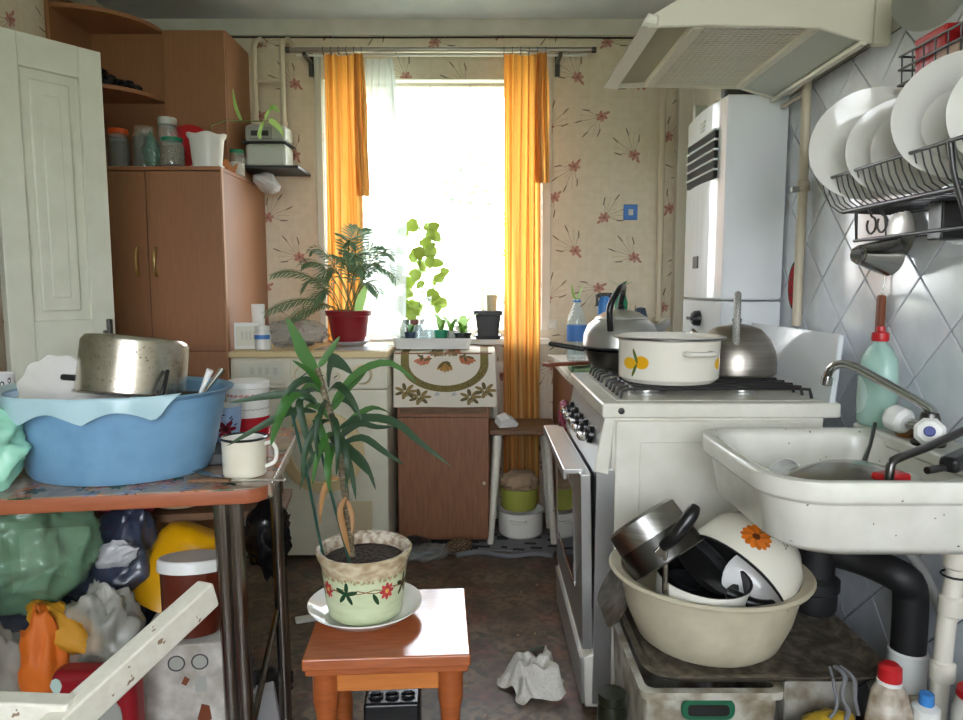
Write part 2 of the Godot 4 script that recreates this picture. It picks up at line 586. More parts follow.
func make_prints() -> void:
	# oilcloth: mixed flowers
	var oc := blend(noise_img(256, 0.02, 61), C(140, 118, 100), C(172, 150, 132))
	oc.resize(512, 512)
	rng.seed = 12
	for k in 90:
		var x := rng.randf() * 512
		var y := rng.randf() * 512
		var c: Color = [C(196, 110, 76), C(60, 96, 64), C(150, 150, 170), C(214, 146, 100), C(52, 72, 48), C(178, 96, 84)][k % 6]
		flower(oc, x, y, rng.randf_range(16, 34), 6, Color(c, 0.75), Color(c.darkened(0.3), 0.8))
	mt("oilcloth", Color.WHITE, 0.16, 0, oc, 2.6)
	# tea towel: u across, v down
	var tw := Image.create(512, 384, false, Image.FORMAT_RGB8)
	tw.fill(C(226, 218, 202))
	var olive := C(122, 108, 58)
	var arc := []
	for k in 41:
		var a := PI * k / 40.0
		arc.append(Vector2(256 - cos(a) * 200, 100 + sin(a) * 165))
	stroke(tw, [Vector2(56, 0), Vector2(56, 100)] + arc + [Vector2(456, 100), Vector2(456, 0)], 21, olive, false)
	for k in 260:
		var p: Vector2 = arc[rng.randi() % arc.size()]
		spot(tw, p.x + rng.randf_range(-14, 14), p.y + rng.randf_range(-14, 14), 2.5, 2.5, 0, olive.darkened(0.2) if k % 2 else olive.lightened(0.15), false)
	var leafc := C(104, 92, 56)
	for f in [[150, 92, 40, C(206, 128, 96)], [364, 88, -40, C(192, 118, 84)], [258, 130, 5, C(178, 132, 70)], [300, 20, 0, C(204, 120, 88)], [216, 34, 20, C(146, 116, 76)]]:
		for k in 5:
			spot(tw, f[0] + (k - 2) * 11, f[1] + absf(k - 2.0) * -6, 11, 29, f[2] + (k - 2) * -14, (f[3] as Color).darkened(0.08 * (k % 2)), false)
		for k in 3:
			spot(tw, f[0] + 22 * cos(f[2] + k * 2.0), f[1] - 34 + 9 * k, 21, 7, f[2] + k * 60, leafc, false)
	for f in [[130, 318, 0], [384, 318, 1], [60, 280, 0], [458, 276, 1]]:
		for k in 7:
			spot(tw, f[0] + 34 * cos(k * 0.9), f[1] + 30 * sin(k * 0.9), 24, 10, k * 52, leafc if k % 2 else C(140, 120, 72), false)
		flower(tw, f[0], f[1] + 14, 22, 5, C(150, 128, 84), leafc, false)
	for f in [[216, 300], [300, 300]]:
		flower(tw, f[0], f[1], 16, 5, C(200, 200, 204), C(176, 170, 150), false)
	for k in 130:
		spot(tw, 256 + rng.randf_range(-70, 70), 30 + rng.randf_range(-24, 24), 7, 2, rng.randf() * 180, leafc if k % 3 else C(150, 134, 92), false)
	mt("towel_print", Color.WHITE, 0.85, 0, tw)
	# ceramic flower pot (u around, v top to bottom)
	var fp := blend(noise_img(256, 0.03, 62), C(196, 206, 166), C(214, 222, 188))
	fp.resize(1024, 256)
	var rim := noise_img(256, 0.05, 63)
	for x in 1024:
		for y in 256:
			if y < 74:
				fp.set_pixel(x, y, C(214, 202, 172).lerp(C(168, 142, 110), clampf(rim.get_pixel((x / 3) % 256, y / 2).r * 1.5 - 0.4, 0, 0.8)))
			elif y < 88:
				fp.set_pixel(x, y, fp.get_pixel(x, y).lerp(C(150, 118, 80), clampf(rim.get_pixel(x % 256, y).r * 2.2 - 0.8, 0, 1)))
	for o in 4:
		var bx := o * 256.0
		stroke(fp, [Vector2(bx, 110), Vector2(bx + 60, 124), Vector2(bx + 120, 112), Vector2(bx + 190, 124), Vector2(bx + 256, 110)], 1.6, C(128, 70, 48))
		stroke(fp, [Vector2(bx, 122), Vector2(bx + 60, 108), Vector2(bx + 120, 124), Vector2(bx + 190, 110), Vector2(bx + 256, 122)], 1.4, C(128, 70, 48))
		flower(fp, bx + 140, 124, 30, 8, C(202, 78, 76), C(226, 170, 90))
		for k in 5:
			var a := TAU * k / 5.0 - 0.4
			spot(fp, bx + 46 + cos(a) * 24, 124 + sin(a) * 21, 22, 8, rad_to_deg(a), C(38, 70, 46))
		spot(fp, bx + 186, 146, 24, 8, 120, C(38, 70, 46))
	mt("pot_print", Color.WHITE, 0.22, 0, fp)
	# enamel saucepan with lemons
	var ep := Image.create(1024, 256, false, Image.FORMAT_RGB8)
	ep.fill(C(234, 229, 216))
	for o in 3:
		var bx := 70.0 + o * 341.0
		spot(ep, bx - 26, 140, 26, 44, 0, C(236, 176, 30))
		spot(ep, bx + 24, 150, 30, 40, 0, C(240, 186, 40))
		spot(ep, bx - 2, 100, 6, 52, 10, C(96, 112, 52))
		spot(ep, bx + 2, 196, 6, 46, -12, C(96, 112, 52))
	mt("lemon_print", Color.WHITE, 0.14, 0, ep)
	# bowl with an orange daisy
	var bp := Image.create(1024, 256, false, Image.FORMAT_RGB8)
	bp.fill(C(226, 221, 206))
	for o in 3:
		var bx := 130.0 + o * 330.0
		flower(bp, bx, 90, 44, 14, C(222, 118, 34), C(96, 50, 26))
		spot(bp, bx + 40, 142, 30, 12, 35, C(84, 116, 50))
		spot(bp, bx + 2, 150, 32, 13, -25, C(84, 116, 50))
		for k in 40:
			spot(bp, bx + 30 + rng.randf_range(-60, 60), 170 + rng.randf_range(-40, 40), 6, 2.4, rng.randf() * 180, C(112, 108, 84))
		stroke(bp, [Vector2(bx, 110), Vector2(bx + 40, 160), Vector2(bx + 60, 210)], 2, C(84, 100, 56))
	mt("daisy_print", Color.WHITE, 0.16, 0, bp)
	# blue cup with dark red flower
	var cp := Image.create(512, 256, false, Image.FORMAT_RGB8)
	cp.fill(C(150, 172, 206))
	for o in 3:
		var bx := 85.0 + o * 171.0
		for k in 26:
			spot(cp, bx + rng.randf_range(-70, 70), 126 + rng.randf_range(-90, 90), 11, 4, rng.randf() * 180, C(52, 58, 96))
		flower(cp, bx, 126, 52, 6, C(120, 30, 44), C(70, 16, 30))
	mt("cup_print", Color.WHITE, 0.18, 0, cp)
	# white can with a red foot and pale print
	var rc := Image.create(512, 256, false, Image.FORMAT_RGB8)
	rc.fill(C(226, 224, 220))
	rc.fill_rect(Rect2i(0, 150, 512, 106), C(176, 24, 40))
	for k in 24:
		spot(rc, k * 21.0, 34, 10, 7, 20, C(206, 138, 138))
		stroke(rc, [Vector2(k * 21.0, 110), Vector2(k * 21.0 + 10, 104), Vector2(k * 21.0 + 21, 110)], 1.6, C(150, 150, 150))
	mt("can_print", Color.WHITE, 0.25, 0, rc)
	# white mug with small black figures
	var wm := Image.create(512, 256, false, Image.FORMAT_RGB8)
	wm.fill(C(226, 226, 228))
	for k in 44:
		var p := Vector2(rng.randf() * 512, rng.randf_range(20, 236))
		spot(wm, p.x, p.y, 9, 9, 0, C(50, 52, 60))
		spot(wm, p.x + 1, p.y + 1, 5.5, 5.5, 0, C(226, 226, 228))
		stroke(wm, [p + Vector2(0, 12), p + Vector2(4, 30)], 2.5, C(50, 52, 60))
	mt("mug_print", Color.WHITE, 0.2, 0, wm)
	# lines of small print on the washing machine's drawer
	var pl := Image.create(512, 256, false, Image.FORMAT_RGB8)
	pl.fill(C(220, 218, 204))
	for c in 4:
		for r in 9:
			pl.fill_rect(Rect2i(120 + c * 92 + (8 if c % 2 else 0), 70 + r * 13, 34 + (r * 17 + c * 11) % 26, 3), C(120, 120, 116))
	mt("drawer_print", Color.WHITE, 0.35, 0, pl)
	# knotted mat
	var rg := blend(noise_img(256, 0.06, 71), C(112, 112, 116), C(140, 140, 142))
	for k in 46:
		rg.fill_rect(Rect2i(16 * (rng.randi() % 16), 16 * (rng.randi() % 16), 32, 16), C(36, 36, 40))
	mt("mat_print", Color.WHITE, 0.95, 0, rg, 2.4)
	# melon slice
	var ml := Image.create(128, 256, false, Image.FORMAT_RGB8)
	ml.fill(C(196, 34, 40))
	mt("melon", C(190, 34, 40), 0.8)
	mt("melon_rind", C(52, 84, 48), 0.8)
	mt("label_pale", C(196, 220, 214), 0.4)
	var soapm := mt("soap_green", Color(C(182, 220, 208), 0.78), 0.26)
	soapm.transparency = BaseMaterial3D.TRANSPARENCY_ALPHA
	mt("soap_brown", C(122, 76, 30), 0.5)
	mt("tan_glass", C(96, 76, 62), 0.15)
	mt("mushroom", Color.WHITE, 0.8, 0, blend(noise_img(128, 0.09, 81), C(48, 36, 28), C(150, 126, 96), 2.4), 9.0)
	mt("herbs", Color.WHITE, 0.9, 0, blend(noise_img(128, 0.09, 82), C(36, 30, 24), C(84, 74, 60), 2.0), 9.0)
	mt("box_print", Color.WHITE, 0.7, 0, pl)

# ---------------------------------------------------------------- room
const XR := 1.05
const XL := -1.75
const XJ := -1.56
const ZF := -3.55
const ZB := 1.3
const YC := 2.46

func quad(g: G, a: Vector3, b: Vector3, c: Vector3, d: Vector3, uv: Rect2) -> void:
	# a-b along u, a-d along v; normal (b-a) x (d-a)
	g.patch([PackedVector3Array([d, c]), PackedVector3Array([a, b])], false, Rect2(uv.position.x, uv.position.y + uv.size.y, uv.size.x, -uv.size.y))

func paper_wall(g: G, x0: float, x1: float, y0: float, y1: float, z0: float, z1: float) -> void:
	# thick wall slab with wallpaper UV in metres (0.84 m a repeat)
	var s := 1.0 / 0.84
	var P := func(x, y, z): return Vector3(x, y, z)
	quad(g, P.call(x0, y0, z1), P.call(x1, y0, z1), P.call(x1, y1, z1), P.call(x0, y1, z1), Rect2(x0 * s, -y0 * s, (x1 - x0) * s, -(y1 - y0) * s))
	quad(g, P.call(x1, y0, z0), P.call(x0, y0, z0), P.call(x0, y1, z0), P.call(x1, y1, z0), Rect2(x1 * s, -y0 * s, -(x1 - x0) * s, -(y1 - y0) * s))
	quad(g, P.call(x1, y0, z1), P.call(x1, y0, z0), P.call(x1, y1, z0), P.call(x1, y1, z1), Rect2(-z1 * s, -y0 * s, (z1 - z0) * s, -(y1 - y0) * s))
	quad(g, P.call(x0, y0, z0), P.call(x0, y0, z1), P.call(x0, y1, z1), P.call(x0, y1, z0), Rect2(-z0 * s, -y0 * s, -(z1 - z0) * s, -(y1 - y0) * s))
	quad(g, P.call(x0, y1, z1), P.call(x1, y1, z1), P.call(x1, y1, z0), P.call(x0, y1, z0), Rect2(x0 * s, z1 * s, (x1 - x0) * s, (z0 - z1) * s))
	quad(g, P.call(x0, y0, z0), P.call(x1, y0, z0), P.call(x1, y0, z1), P.call(x0, y0, z1), Rect2(x0 * s, z0 * s, (x1 - x0) * s, (z1 - z0) * s))

func bx(a: Vector3, b: Vector3, r := 0.0, g: G = null) -> G:
	if g == null:
		g = G.new()
	return g.box((b - a).abs(), (a + b) / 2, r)

func build_room() -> void:
	struct("floor", bx(Vector3(XL - 0.4, -0.12, ZF - 0.35), Vector3(XR + 0.3, 0, ZB + 0.3)), "lino")
	struct("ceiling", bx(Vector3(XL - 0.4, YC, ZF - 0.35), Vector3(XR + 0.3, YC + 0.15, ZB + 0.3)), "ceiling")
	# far wall with the window opening x -0.78..0.30, y 0.90..2.19
	var g := G.new()
	paper_wall(g, XL - 0.4, -0.78, 0, YC, ZF - 0.35, ZF)
	paper_wall(g, 0.30, XR + 0.3, 0, YC, ZF - 0.35, ZF)
	paper_wall(g, -0.78, 0.30, 0, 0.90, ZF - 0.35, ZF)
	paper_wall(g, -0.78, 0.30, 2.185, YC, ZF - 0.35, ZF)
	var wf := struct("wall_far", g, "wallpaper")
	part(wf, "ceiling_band", bx(Vector3(XL, 2.385, ZF), Vector3(XR, YC, ZF + 0.012)), "cornice")
	part(wf, "cable", G.new().tube([Vector3(XL + 0.3, 2.378, ZF + 0.008), Vector3(-0.6, 2.374, ZF + 0.008), Vector3(0.2, 2.376, ZF + 0.008), Vector3(XR, 2.37, ZF + 0.008)], 0.004, 6), "black_rubber")
	# painted reveals
	g = G.new()
	bx(Vector3(-0.79, 0.90, ZF - 0.34), Vector3(-0.778, 2.185, ZF - 0.002), 0, g)
	bx(Vector3(0.298, 0.90, ZF - 0.34), Vector3(0.31, 2.185, ZF - 0.002), 0, g)
	bx(Vector3(-0.78, 2.18, ZF - 0.34), Vector3(0.30, 2.19, ZF - 0.002), 0, g)
	part(wf, "reveal", g, "wall_paint")
	# left walls: the recess with the cupboards, then the jamb with the door
	g = G.new()
	paper_wall(g, XL - 0.4, XL, 0, YC, ZF, -2.12)
	struct("wall_left", g, "wallpaper")
	struct("wall_left_front", bx(Vector3(XL - 0.4, 0, -2.12), Vector3(XJ, YC, ZB), 0), "jamb_paint")
	# right wall: grout bed, tiles below 1.81 m, paint above
	var wr := struct("wall_right", bx(Vector3(XR, 0, ZF), Vector3(XR + 0.3, YC, ZB)), "grout")
	part(wr, "upper_paint", bx(Vector3(XR - 0.006, 1.815, ZF), Vector3(XR, YC, ZB)), "wall_paint")
	part(wr, "near_paint", bx(Vector3(XR - 0.006, 0, -0.9), Vector3(XR, 1.815, ZB)), "wall_paint")
	var D := 0.241
	var whole: ArrayMesh = null
	var region := PackedVector2Array([Vector2(0.905, 0.004), Vector2(3.545, 0.004), Vector2(3.545, 1.81), Vector2(0.905, 1.81)])
	for j in range(-1, 17):
		for i in range(-1, 13):
			var c := Vector2(1.796 - 5 * D + i * D + (D / 2 if j % 2 else 0.0), 1.073 - 9 * D / 2 + j * D / 2)
			var k := D / 2 - 0.0026
			var dia := PackedVector2Array([c + Vector2(-k, 0), c + Vector2(0, -k), c + Vector2(k, 0), c + Vector2(0, k)])
			var inside := true
			for p in dia:
				inside = inside and Geometry2D.is_point_in_polygon(p, region)
			if inside:
				if whole == null:
					whole = G.new().at(Vector3.ZERO, Vector3(0, 90, 0)).prism(PackedVector2Array([Vector2(-k, 0), Vector2(0, -k), Vector2(k, 0), Vector2(0, k)]), -0.007, 0.0, 0.0018).mesh()
				part(wr, "tile", whole, "tile_white").position = Vector3(XR, c.y, -c.x)
			else:
				for cut in Geometry2D.intersect_polygons(dia, region):
					var loc := PackedVector2Array()
					for p in cut:
						loc.append(p - c)
					part(wr, "tile", G.new().at(Vector3.ZERO, Vector3(0, 90, 0)).prism(loc, -0.007, 0.0, 0.0012), "tile_white").position = Vector3(XR, c.y, -c.x)
	# back wall behind the camera, with a wide window
	g = G.new()
	paper_wall(g, XL - 0.4, -1.0, 0, YC, ZB, ZB + 0.3)
	paper_wall(g, 0.8, XR + 0.3, 0, YC, ZB, ZB + 0.3)
	paper_wall(g, -1.0, 0.8, 0, 0.85, ZB, ZB + 0.3)
	paper_wall(g, -1.0, 0.8, 2.2, YC, ZB, ZB + 0.3)
	struct("wall_back", g, "wallpaper")
	var w2 := struct("window_2", bx(Vector3(-1.0, 0.85, ZB + 0.12), Vector3(-0.94, 2.2, ZB + 0.18)), "chipped_white")
	for a in [[0.74, 0.8, 0.85, 2.2], [-0.94, 0.74, 0.85, 0.91], [-0.94, 0.74, 2.14, 2.2], [-0.13, -0.07, 0.91, 2.14]]:
		part(w2, "window_frame", bx(Vector3(a[0], a[2], ZB + 0.12), Vector3(a[1], a[3], ZB + 0.18), 0.004), "chipped_white")
	for a in [[-0.94, -0.13], [-0.07, 0.74]]:
		part(w2, "pane", bx(Vector3(a[0], 0.91, ZB + 0.148), Vector3(a[1], 2.14, ZB + 0.152)), "pane")
	# the window in view
	var zw := ZF - 0.10
	var w1 := struct("window_1", bx(Vector3(-0.778, 0.91, zw - 0.03), Vector3(-0.72, 2.18, zw + 0.03), 0.005), "chipped_white")
	for a in [[0.255, 0.298, 0.91, 2.18], [-0.72, 0.255, 0.91, 0.95], [-0.72, 0.255, 2.165, 2.182], [-0.47, -0.435, 0.95, 2.165]]:
		part(w1, "window_frame", bx(Vector3(a[0], a[2], zw - 0.03), Vector3(a[1], a[3], zw + 0.03), 0.004), "chipped_white")
	for a in [[-0.72, -0.47], [-0.435, 0.255]]:
		part(w1, "pane", bx(Vector3(a[0], 0.95, zw - 0.002), Vector3(a[1], 2.165, zw + 0.002)), "pane")
	part(w1, "window_sill", bx(Vector3(-0.80, 0.885, ZF - 0.24), Vector3(0.34, 0.915, ZF + 0.09), 0.006), "white_enamel")
	part(w1, "casing", bx(Vector3(-0.815, 0.95, ZF), Vector3(-0.782, 2.30, ZF + 0.015), 0.003), "meter_grey")
	part(w1, "casing", bx(Vector3(0.302, 0.95, ZF), Vector3(0.345, 2.30, ZF + 0.015), 0.003), "cornice")
	# vertical trims and pipe in the far right corner
	struct("trim_1", bx(Vector3(0.955, 0, ZF), Vector3(1.045, 2.37, ZF + 0.06), 0.006), "pipe_white")

# ---------------------------------------------------------------- door
func build_door() -> void:
	var A := Vector3(-1.292, 0, -2.47)
	var B := Vector3(-1.49, 0, -2.205)
	var L := (A - B).length()
	var d := Node3D.new()
	d.name = "door_1"
	add_child(d)
	d.set_meta("kind", "structure")
	d.position = B
	d.rotation.y = atan2(-(A - B).z, (A - B).x)
	# face towards the camera is local +z
	var H := 1.962
	var P := func(g, x0, x1, y0, y1, z0, z1, r): bx(Vector3(x0, y0, z0), Vector3(x1, y1, z1), r, g)
	var g := G.new()
	var st := 0.075
	var rails := [[0.01, 0.16], [0.66, 0.76], [0.93, 1.06], [1.86, H]]
	P.call(g, 0.0, st, 0.01, H, -0.04, 0.0, 0.003)
	P.call(g, L - st, L, 0.01, H, -0.04, 0.0, 0.003)
	for r in rails:
		P.call(g, st, L - st, r[0], r[1], -0.04, 0.0, 0.002)
	part(d, "frame", g, "door_paint")
	for r in [[0.16, 0.66], [0.76, 0.93], [1.06, 1.86]]:
		g = G.new()
		P.call(g, st, L - st, r[0], r[1], -0.035, -0.016, 0.0)
		part(d, "panel", g, "door_paint")
		g = G.new()
		P.call(g, st + 0.03, L - st - 0.03, r[0] + 0.03, r[1] - 0.03, -0.02, -0.007, 0.006)
		if r[1] - r[0] > 0.5:
			P.call(g, st + 0.062, L - st - 0.062, r[0] + 0.075, r[1] - 0.075, -0.012, -0.002, 0.004)
		part(d, "raised_field", g, "door_paint")
	g = G.new()
	P.call(g, L - 0.045, L - 0.015, 0.97, 1.02, 0.0, 0.012, 0.003)
	P.call(g, L - 0.038, L - 0.022, 0.99, 1.06, 0.012, 0.03, 0.004)
	part(d, "handle", g, "dark_steel", "dark metal latch plate")

# ---------------------------------------------------------------- left: cupboards
func V(x: float, y: float, z: float) -> Vector3:
	return Vector3(x, y, z)

func build_cupboards() -> void:
	# open corner shelf against the left wall
	var sh := thing("corner_shelf", "open brown corner shelf with rounded boards beside the wall cabinet", "shelf")
	part(sh, "side_panel", bx(V(XL + 0.001, 1.70, -3.53), V(XL + 0.018, 2.37, -2.93)), "laminate")
	part(sh, "back_panel", bx(V(XL + 0.018, 1.70, -3.53), V(-1.412, 2.30, -3.235)), "laminate")
	for y in [2.285, 1.985]:
		var poly := PackedVector2Array([Vector2(XL + 0.018, 3.235), Vector2(-1.414, 3.235)])
		for k in 9:
			var a := PI / 2 * k / 8.0
			poly.append(Vector2(-1.414 - 0.318 * (1.0 - cos(a)) * 0.98, 3.22 - 0.29 * sin(a)))
		var flip := PackedVector2Array()
		for p in poly:
			flip.append(Vector2(p.x, -p.y))
		var g := G.new()
		g.x = Transform3D(Basis(V(1, 0, 0), V(0, 0, 1), V(0, -1, 0)), V(0, y, 0))
		g.prism(flip, -0.018, 0.0, 0.002)
		part(sh, "shelf_board", g, "laminate_flat")
	# wall cabinet
	var wc := thing("wall_cabinet", "closed brown laminate wall cabinet beside the gas pipes", "cabinet")
	part(wc, "body", bx(V(-1.41, 1.675, -3.545), V(-1.135, 2.30, -3.235)), "laminate")
	part(wc, "door", bx(V(-1.408, 1.68, -3.233), V(-1.137, 2.295, -3.215), 0.002), "laminate")
	# tall cupboard
	var pc := thing("tall_cupboard", "tall brown laminate cupboard with two long doors and arched handles", "cupboard", V(0, 0, 0))
	part(pc, "body", bx(V(-1.73, 0.0, -3.545), V(-1.078, 1.648, -2.968)), "laminate")
	part(pc, "top_board", bx(V(-1.73, 1.649, -3.545), V(-1.076, 1.665, -2.95), 0.002), "laminate_flat")
	for d in [[-1.728, -1.391, 0.90, 1.645], [-1.387, -1.080, 0.90, 1.645], [-1.728, -1.391, 0.06, 0.893], [-1.387, -1.080, 0.06, 0.893]]:
		var door := part(pc, "door", bx(V(d[0], d[2], -2.967), V(d[1], d[3], -2.95), 0.002), "laminate")
		if d[2] > 0.5:
			var hx: float = -1.432 if d[0] < -1.5 else -1.356
			var pts := []
			for k in 9:
				var a := PI * k / 8.0
				pts.append(V(hx, 1.275 - 0.058 * cos(a), -2.95 + 0.024 * sin(a)))
			part(door, "handle", G.new().tube(pts, 0.007, 6), "brass", "brass bow handle")
	part(pc, "edge_strip", bx(V(-1.0785, 0.0, -2.97), V(-1.072, 1.66, -2.95)), "laminate_edge")
	# dry dark sprigs on the shelf board
	rng.seed = 4
	var dk := thing("dried_bunch", "dark dried leaves and pods lying on the corner shelf", "dried plant", V(-1.585, 1.986, -3.14))
	for k in 18:
		var a := rng.randf_range(-0.10, 0.10)
		var g := G.new()
		var z := rng.randf_range(-0.04, 0.08)
		for q in 4:
			g.at(V(a + rng.randf_range(-0.02, 0.02), 0.02 + rng.randf() * maxf(0.02, 0.095 - (a + 0.06) * 0.5), z + rng.randf_range(-0.02, 0.02)), V(rng.randf() * 180, rng.randf() * 180, 0), V(2.0, 1.0, 1.4)).lathe([Vector2(0.0001, -0.012), Vector2(0.010, -0.006), Vector2(0.013, 0.002), Vector2(0.0001, 0.013)], 7)
		part(dk, "pod", g, "black_rubber")

func jar(label: String, pos: Vector3, r: float, h: float, lid, fill, fill_h: float, group := "") -> Node3D:
	var j := thing("glass_jar", label, "jar", pos, Vector3.ZERO, group)
	part(j, "glass", G.new().lathe([Vector2(0, 0), Vector2(r * 0.9, 0), Vector2(r, 0.008), Vector2(r, h * 0.72), Vector2(r * 0.82, h * 0.86), Vector2(r * 0.8, h), Vector2(r * 0.76, h), Vector2(r * 0.78, h * 0.86), Vector2(r * 0.95, h * 0.72), Vector2(r * 0.95, 0.01), Vector2(0, 0.008)], 20), "jar_glass")
	if fill:
		part(j, "contents", G.new().lathe([Vector2(0, 0.011), Vector2(r * 0.92, 0.011), Vector2(r * 0.92, fill_h * 0.9), Vector2(r * 0.6, fill_h), Vector2(0, fill_h * 0.97)], 16), fill)
	if lid:
		part(j, "lid", G.new().lathe([Vector2(r * 0.86, h * 0.9), Vector2(r * 0.88, h * 1.01), Vector2(r * 0.84, h * 1.03), Vector2(0, h * 1.03)], 20), lid)
	return j

func leafcard(path: Array, w: float, side: Vector3, fold := 0.25, shape := 0) -> G:
	# a leaf along a list of points; smooth centre line with tapering width
	var g := G.new()
	var pts := []
	var cur := Curve3D.new()
	for i in path.size():
		var tan: Vector3 = (path[mini(i + 1, path.size() - 1)] - path[maxi(i - 1, 0)]) / 6.0
		cur.add_point(path[i], -tan, tan)
	var N := 10
	var L := cur.get_baked_length()
	var wid := []
	for i in N + 1:
		var k := float(i) / N
		pts.append(cur.sample_baked(L * k, true))
		wid.append(w * maxf(0.03, pow(sin(PI * pow(clampf(k, 0.0, 1.0), 0.7 if shape == 0 else 1.0)), 0.7 if shape == 0 else 0.55) if k < 0.999 else 0.02) if k > 0.001 else w * 0.25)
	g.strip(pts, wid, [side], fold)
	return g

func build_cupboard_top() -> void:
	jar("glass jar of dried herbs with orange lid on the tall cupboard", V(-1.545, 1.666, -3.06), 0.046, 0.165, "orange", "herbs", 0.13)
	jar("lidless glass jar of grey herbs, second from the door", V(-1.437, 1.666, -3.06), 0.047, 0.18, null, "herbs", 0.15)
	jar("squat jar of dried mushrooms with dark green cover", V(-1.292, 1.666, -3.0), 0.050, 0.118, "green_plastic", "mushroom", 0.095)
	jar("tall clear glass jar standing behind the mushroom jar", V(-1.365, 1.666, -3.13), 0.046, 0.225, "meter_grey", null, 0.0)
	# crumpled dark green bag between the jars
	solo("green_bag", "crumpled dark green plastic bag between the jars on the cupboard", "bag", bag(V(0.036, 0.06, 0.022), 9, 0.25, 0.55), "green_glass", V(-1.372, 1.728, -2.984))
	# red plate leaning behind
	solo("red_plate", "red plastic plate standing upright behind the jars and planter", "plate", G.new().at(V(0, 0.11, 0), V(82, 0, 0)).lathe([Vector2(0, 0), Vector2(0.075, 0), Vector2(0.107, 0.012), Vector2(0.109, 0.016), Vector2(0.075, 0.005), Vector2(0, 0.004)], 32), "red_plastic", V(-1.30, 1.667, -3.198))
	# white ruffled planter
	var pl := thing("planter", "white plastic planter with scalloped rim on the tall cupboard", "planter", V(-1.16, 1.666, -3.035))
	var rings := []
	for k in [[0.0, 0.0001], [0.0, 0.066], [0.012, 0.068], [0.012, 0.060], [0.12, 0.070], [0.132, 0.080], [0.140, 0.081], [0.142, 0.075], [0.10, 0.064], [0.10, 0.0001]]:
		var row := PackedVector3Array()
		for j in 49:
			var a := TAU * j / 48.0
			var wob: float = 1.0 + (0.035 * cos(5 * a) if k[0] > 0.02 else 0.0)
			row.append(V(k[1] * cos(a) * wob, k[0] + (0.004 * cos(5 * a) if k[0] > 0.12 else 0.0), k[1] * sin(a) * wob * 0.85))
		rings.append(row)
	part(pl, "pot", G.new().loft(rings, 60), "white_plastic")
	part(pl, "soil", G.new().at(V(0, 0.112, 0)).lathe([Vector2(0.062, 0), Vector2(0.03, 0.008), Vector2(0, 0.01)], 18), "dirt")
	var vine := [V(0.01, 0.115, 0), V(0.02, 0.18, 0.0), V(0.07, 0.215, -0.05), V(0.15, 0.225, -0.12), V(0.21, 0.24, -0.18)]
	part(pl, "vine_stem", G.new().tube(vine, 0.003, 5), "stem")
	for l in [[V(0.12, 0.222, -0.1), V(0.095, 0.29, -0.1), V(0.085, 0.36, -0.1), 0.016], [V(0.2, 0.24, -0.17), V(0.235, 0.285, -0.16), V(0.27, 0.275, -0.15), 0.032], [V(0.19, 0.235, -0.16), V(0.175, 0.19, -0.14), V(0.185, 0.15, -0.13), 0.032], [V(0.21, 0.24, -0.18), V(0.25, 0.215, -0.16), V(0.285, 0.17, -0.15), 0.02]]:
		part(pl, "leaf", leafcard([l[0], l[1], l[2]], l[3], V(0.6, 0.2, 0.7)), "leaf_light")
	jar("small jar with green lid at the cupboard corner", V(-1.12, 1.666, -3.27), 0.041, 0.12, "green_plastic", "paper", 0.07)
	solo("wooden_toy", "small orange brown wooden block shaped like a bird", "ornament", G.new().prism(PackedVector2Array([Vector2(-0.03, 0), Vector2(0.03, 0), Vector2(0.045, 0.05), Vector2(0.02, 0.03), Vector2(-0.005, 0.065), Vector2(-0.02, 0.06)]), -0.01, 0.01, 0.003), "stool_rail", V(-1.118, 1.666, -3.155), V(0, 25, 0))
	# gas meter on its bracket, with pipes
	solo("meter_bracket", "thin dark board bracket under the gas meter", "shelf", bx(V(-1.12, 1.715, -3.548), V(-0.845, 1.728, -3.30), 0.003), "dark_grey")
	solo("plastic_packet", "crumpled white plastic packet wedged beneath the meter board", "packet", bag(V(0.062, 0.04, 0.05), 12, 0.2, 0.3), "bag_white", V(-1.01, 1.655, -3.36), V(0, 0, -25))
	var mr := thing("gas_meter", "grey two part gas meter on the wall board", "gas meter", V(-1.012, 1.729, -3.43))
	part(mr, "lower_case", bx(V(-0.098, 0, -0.07), V(0.098, 0.112, 0.075), 0.022), "meter_grey")
	part(mr, "flange", bx(V(-0.106, 0.110, -0.078), V(0.106, 0.118, 0.083), 0.003), "dark_grey")
	part(mr, "upper_case", bx(V(-0.098, 0.117, -0.07), V(0.098, 0.2, 0.07), 0.022), "meter_grey")
	var face := part(mr, "index_window", bx(V(-0.075, 0.128, 0.068), V(0.035, 0.185, 0.079), 0.006), "grey_plastic", "dial window of the meter")
	part(face, "dial_strip", bx(V(-0.062, 0.142, 0.078), V(0.02, 0.165, 0.081)), "dark_grey")
	var gp := thing("gas_pipe", "two cream gas pipes joined by a crossbar above the meter", "pipe", V(-1.012, 1.929, -3.45))
	for s in [-0.066, 0.066]:
		part(gp, "riser", G.new().tube([V(s, 0, 0.0), V(s, 0.37, 0.0), V(s + 0.006, 0.40, -0.01), V(s + 0.02, 0.418, -0.04), V(s + 0.02, 0.42, -0.098)], 0.0125, 10), "pipe_paint")
		part(gp, "coupling", G.new().at(V(s, 0.0, 0)).lathe([Vector2(0.013, 0), Vector2(0.018, 0.002), Vector2(0.018, 0.025), Vector2(0.013, 0.028)], 12), "pipe_paint")
	part(gp, "crossbar", G.new().tube([V(-0.066, 0.215, 0), V(0.066, 0.215, 0)], 0.0095, 10), "pipe_paint")

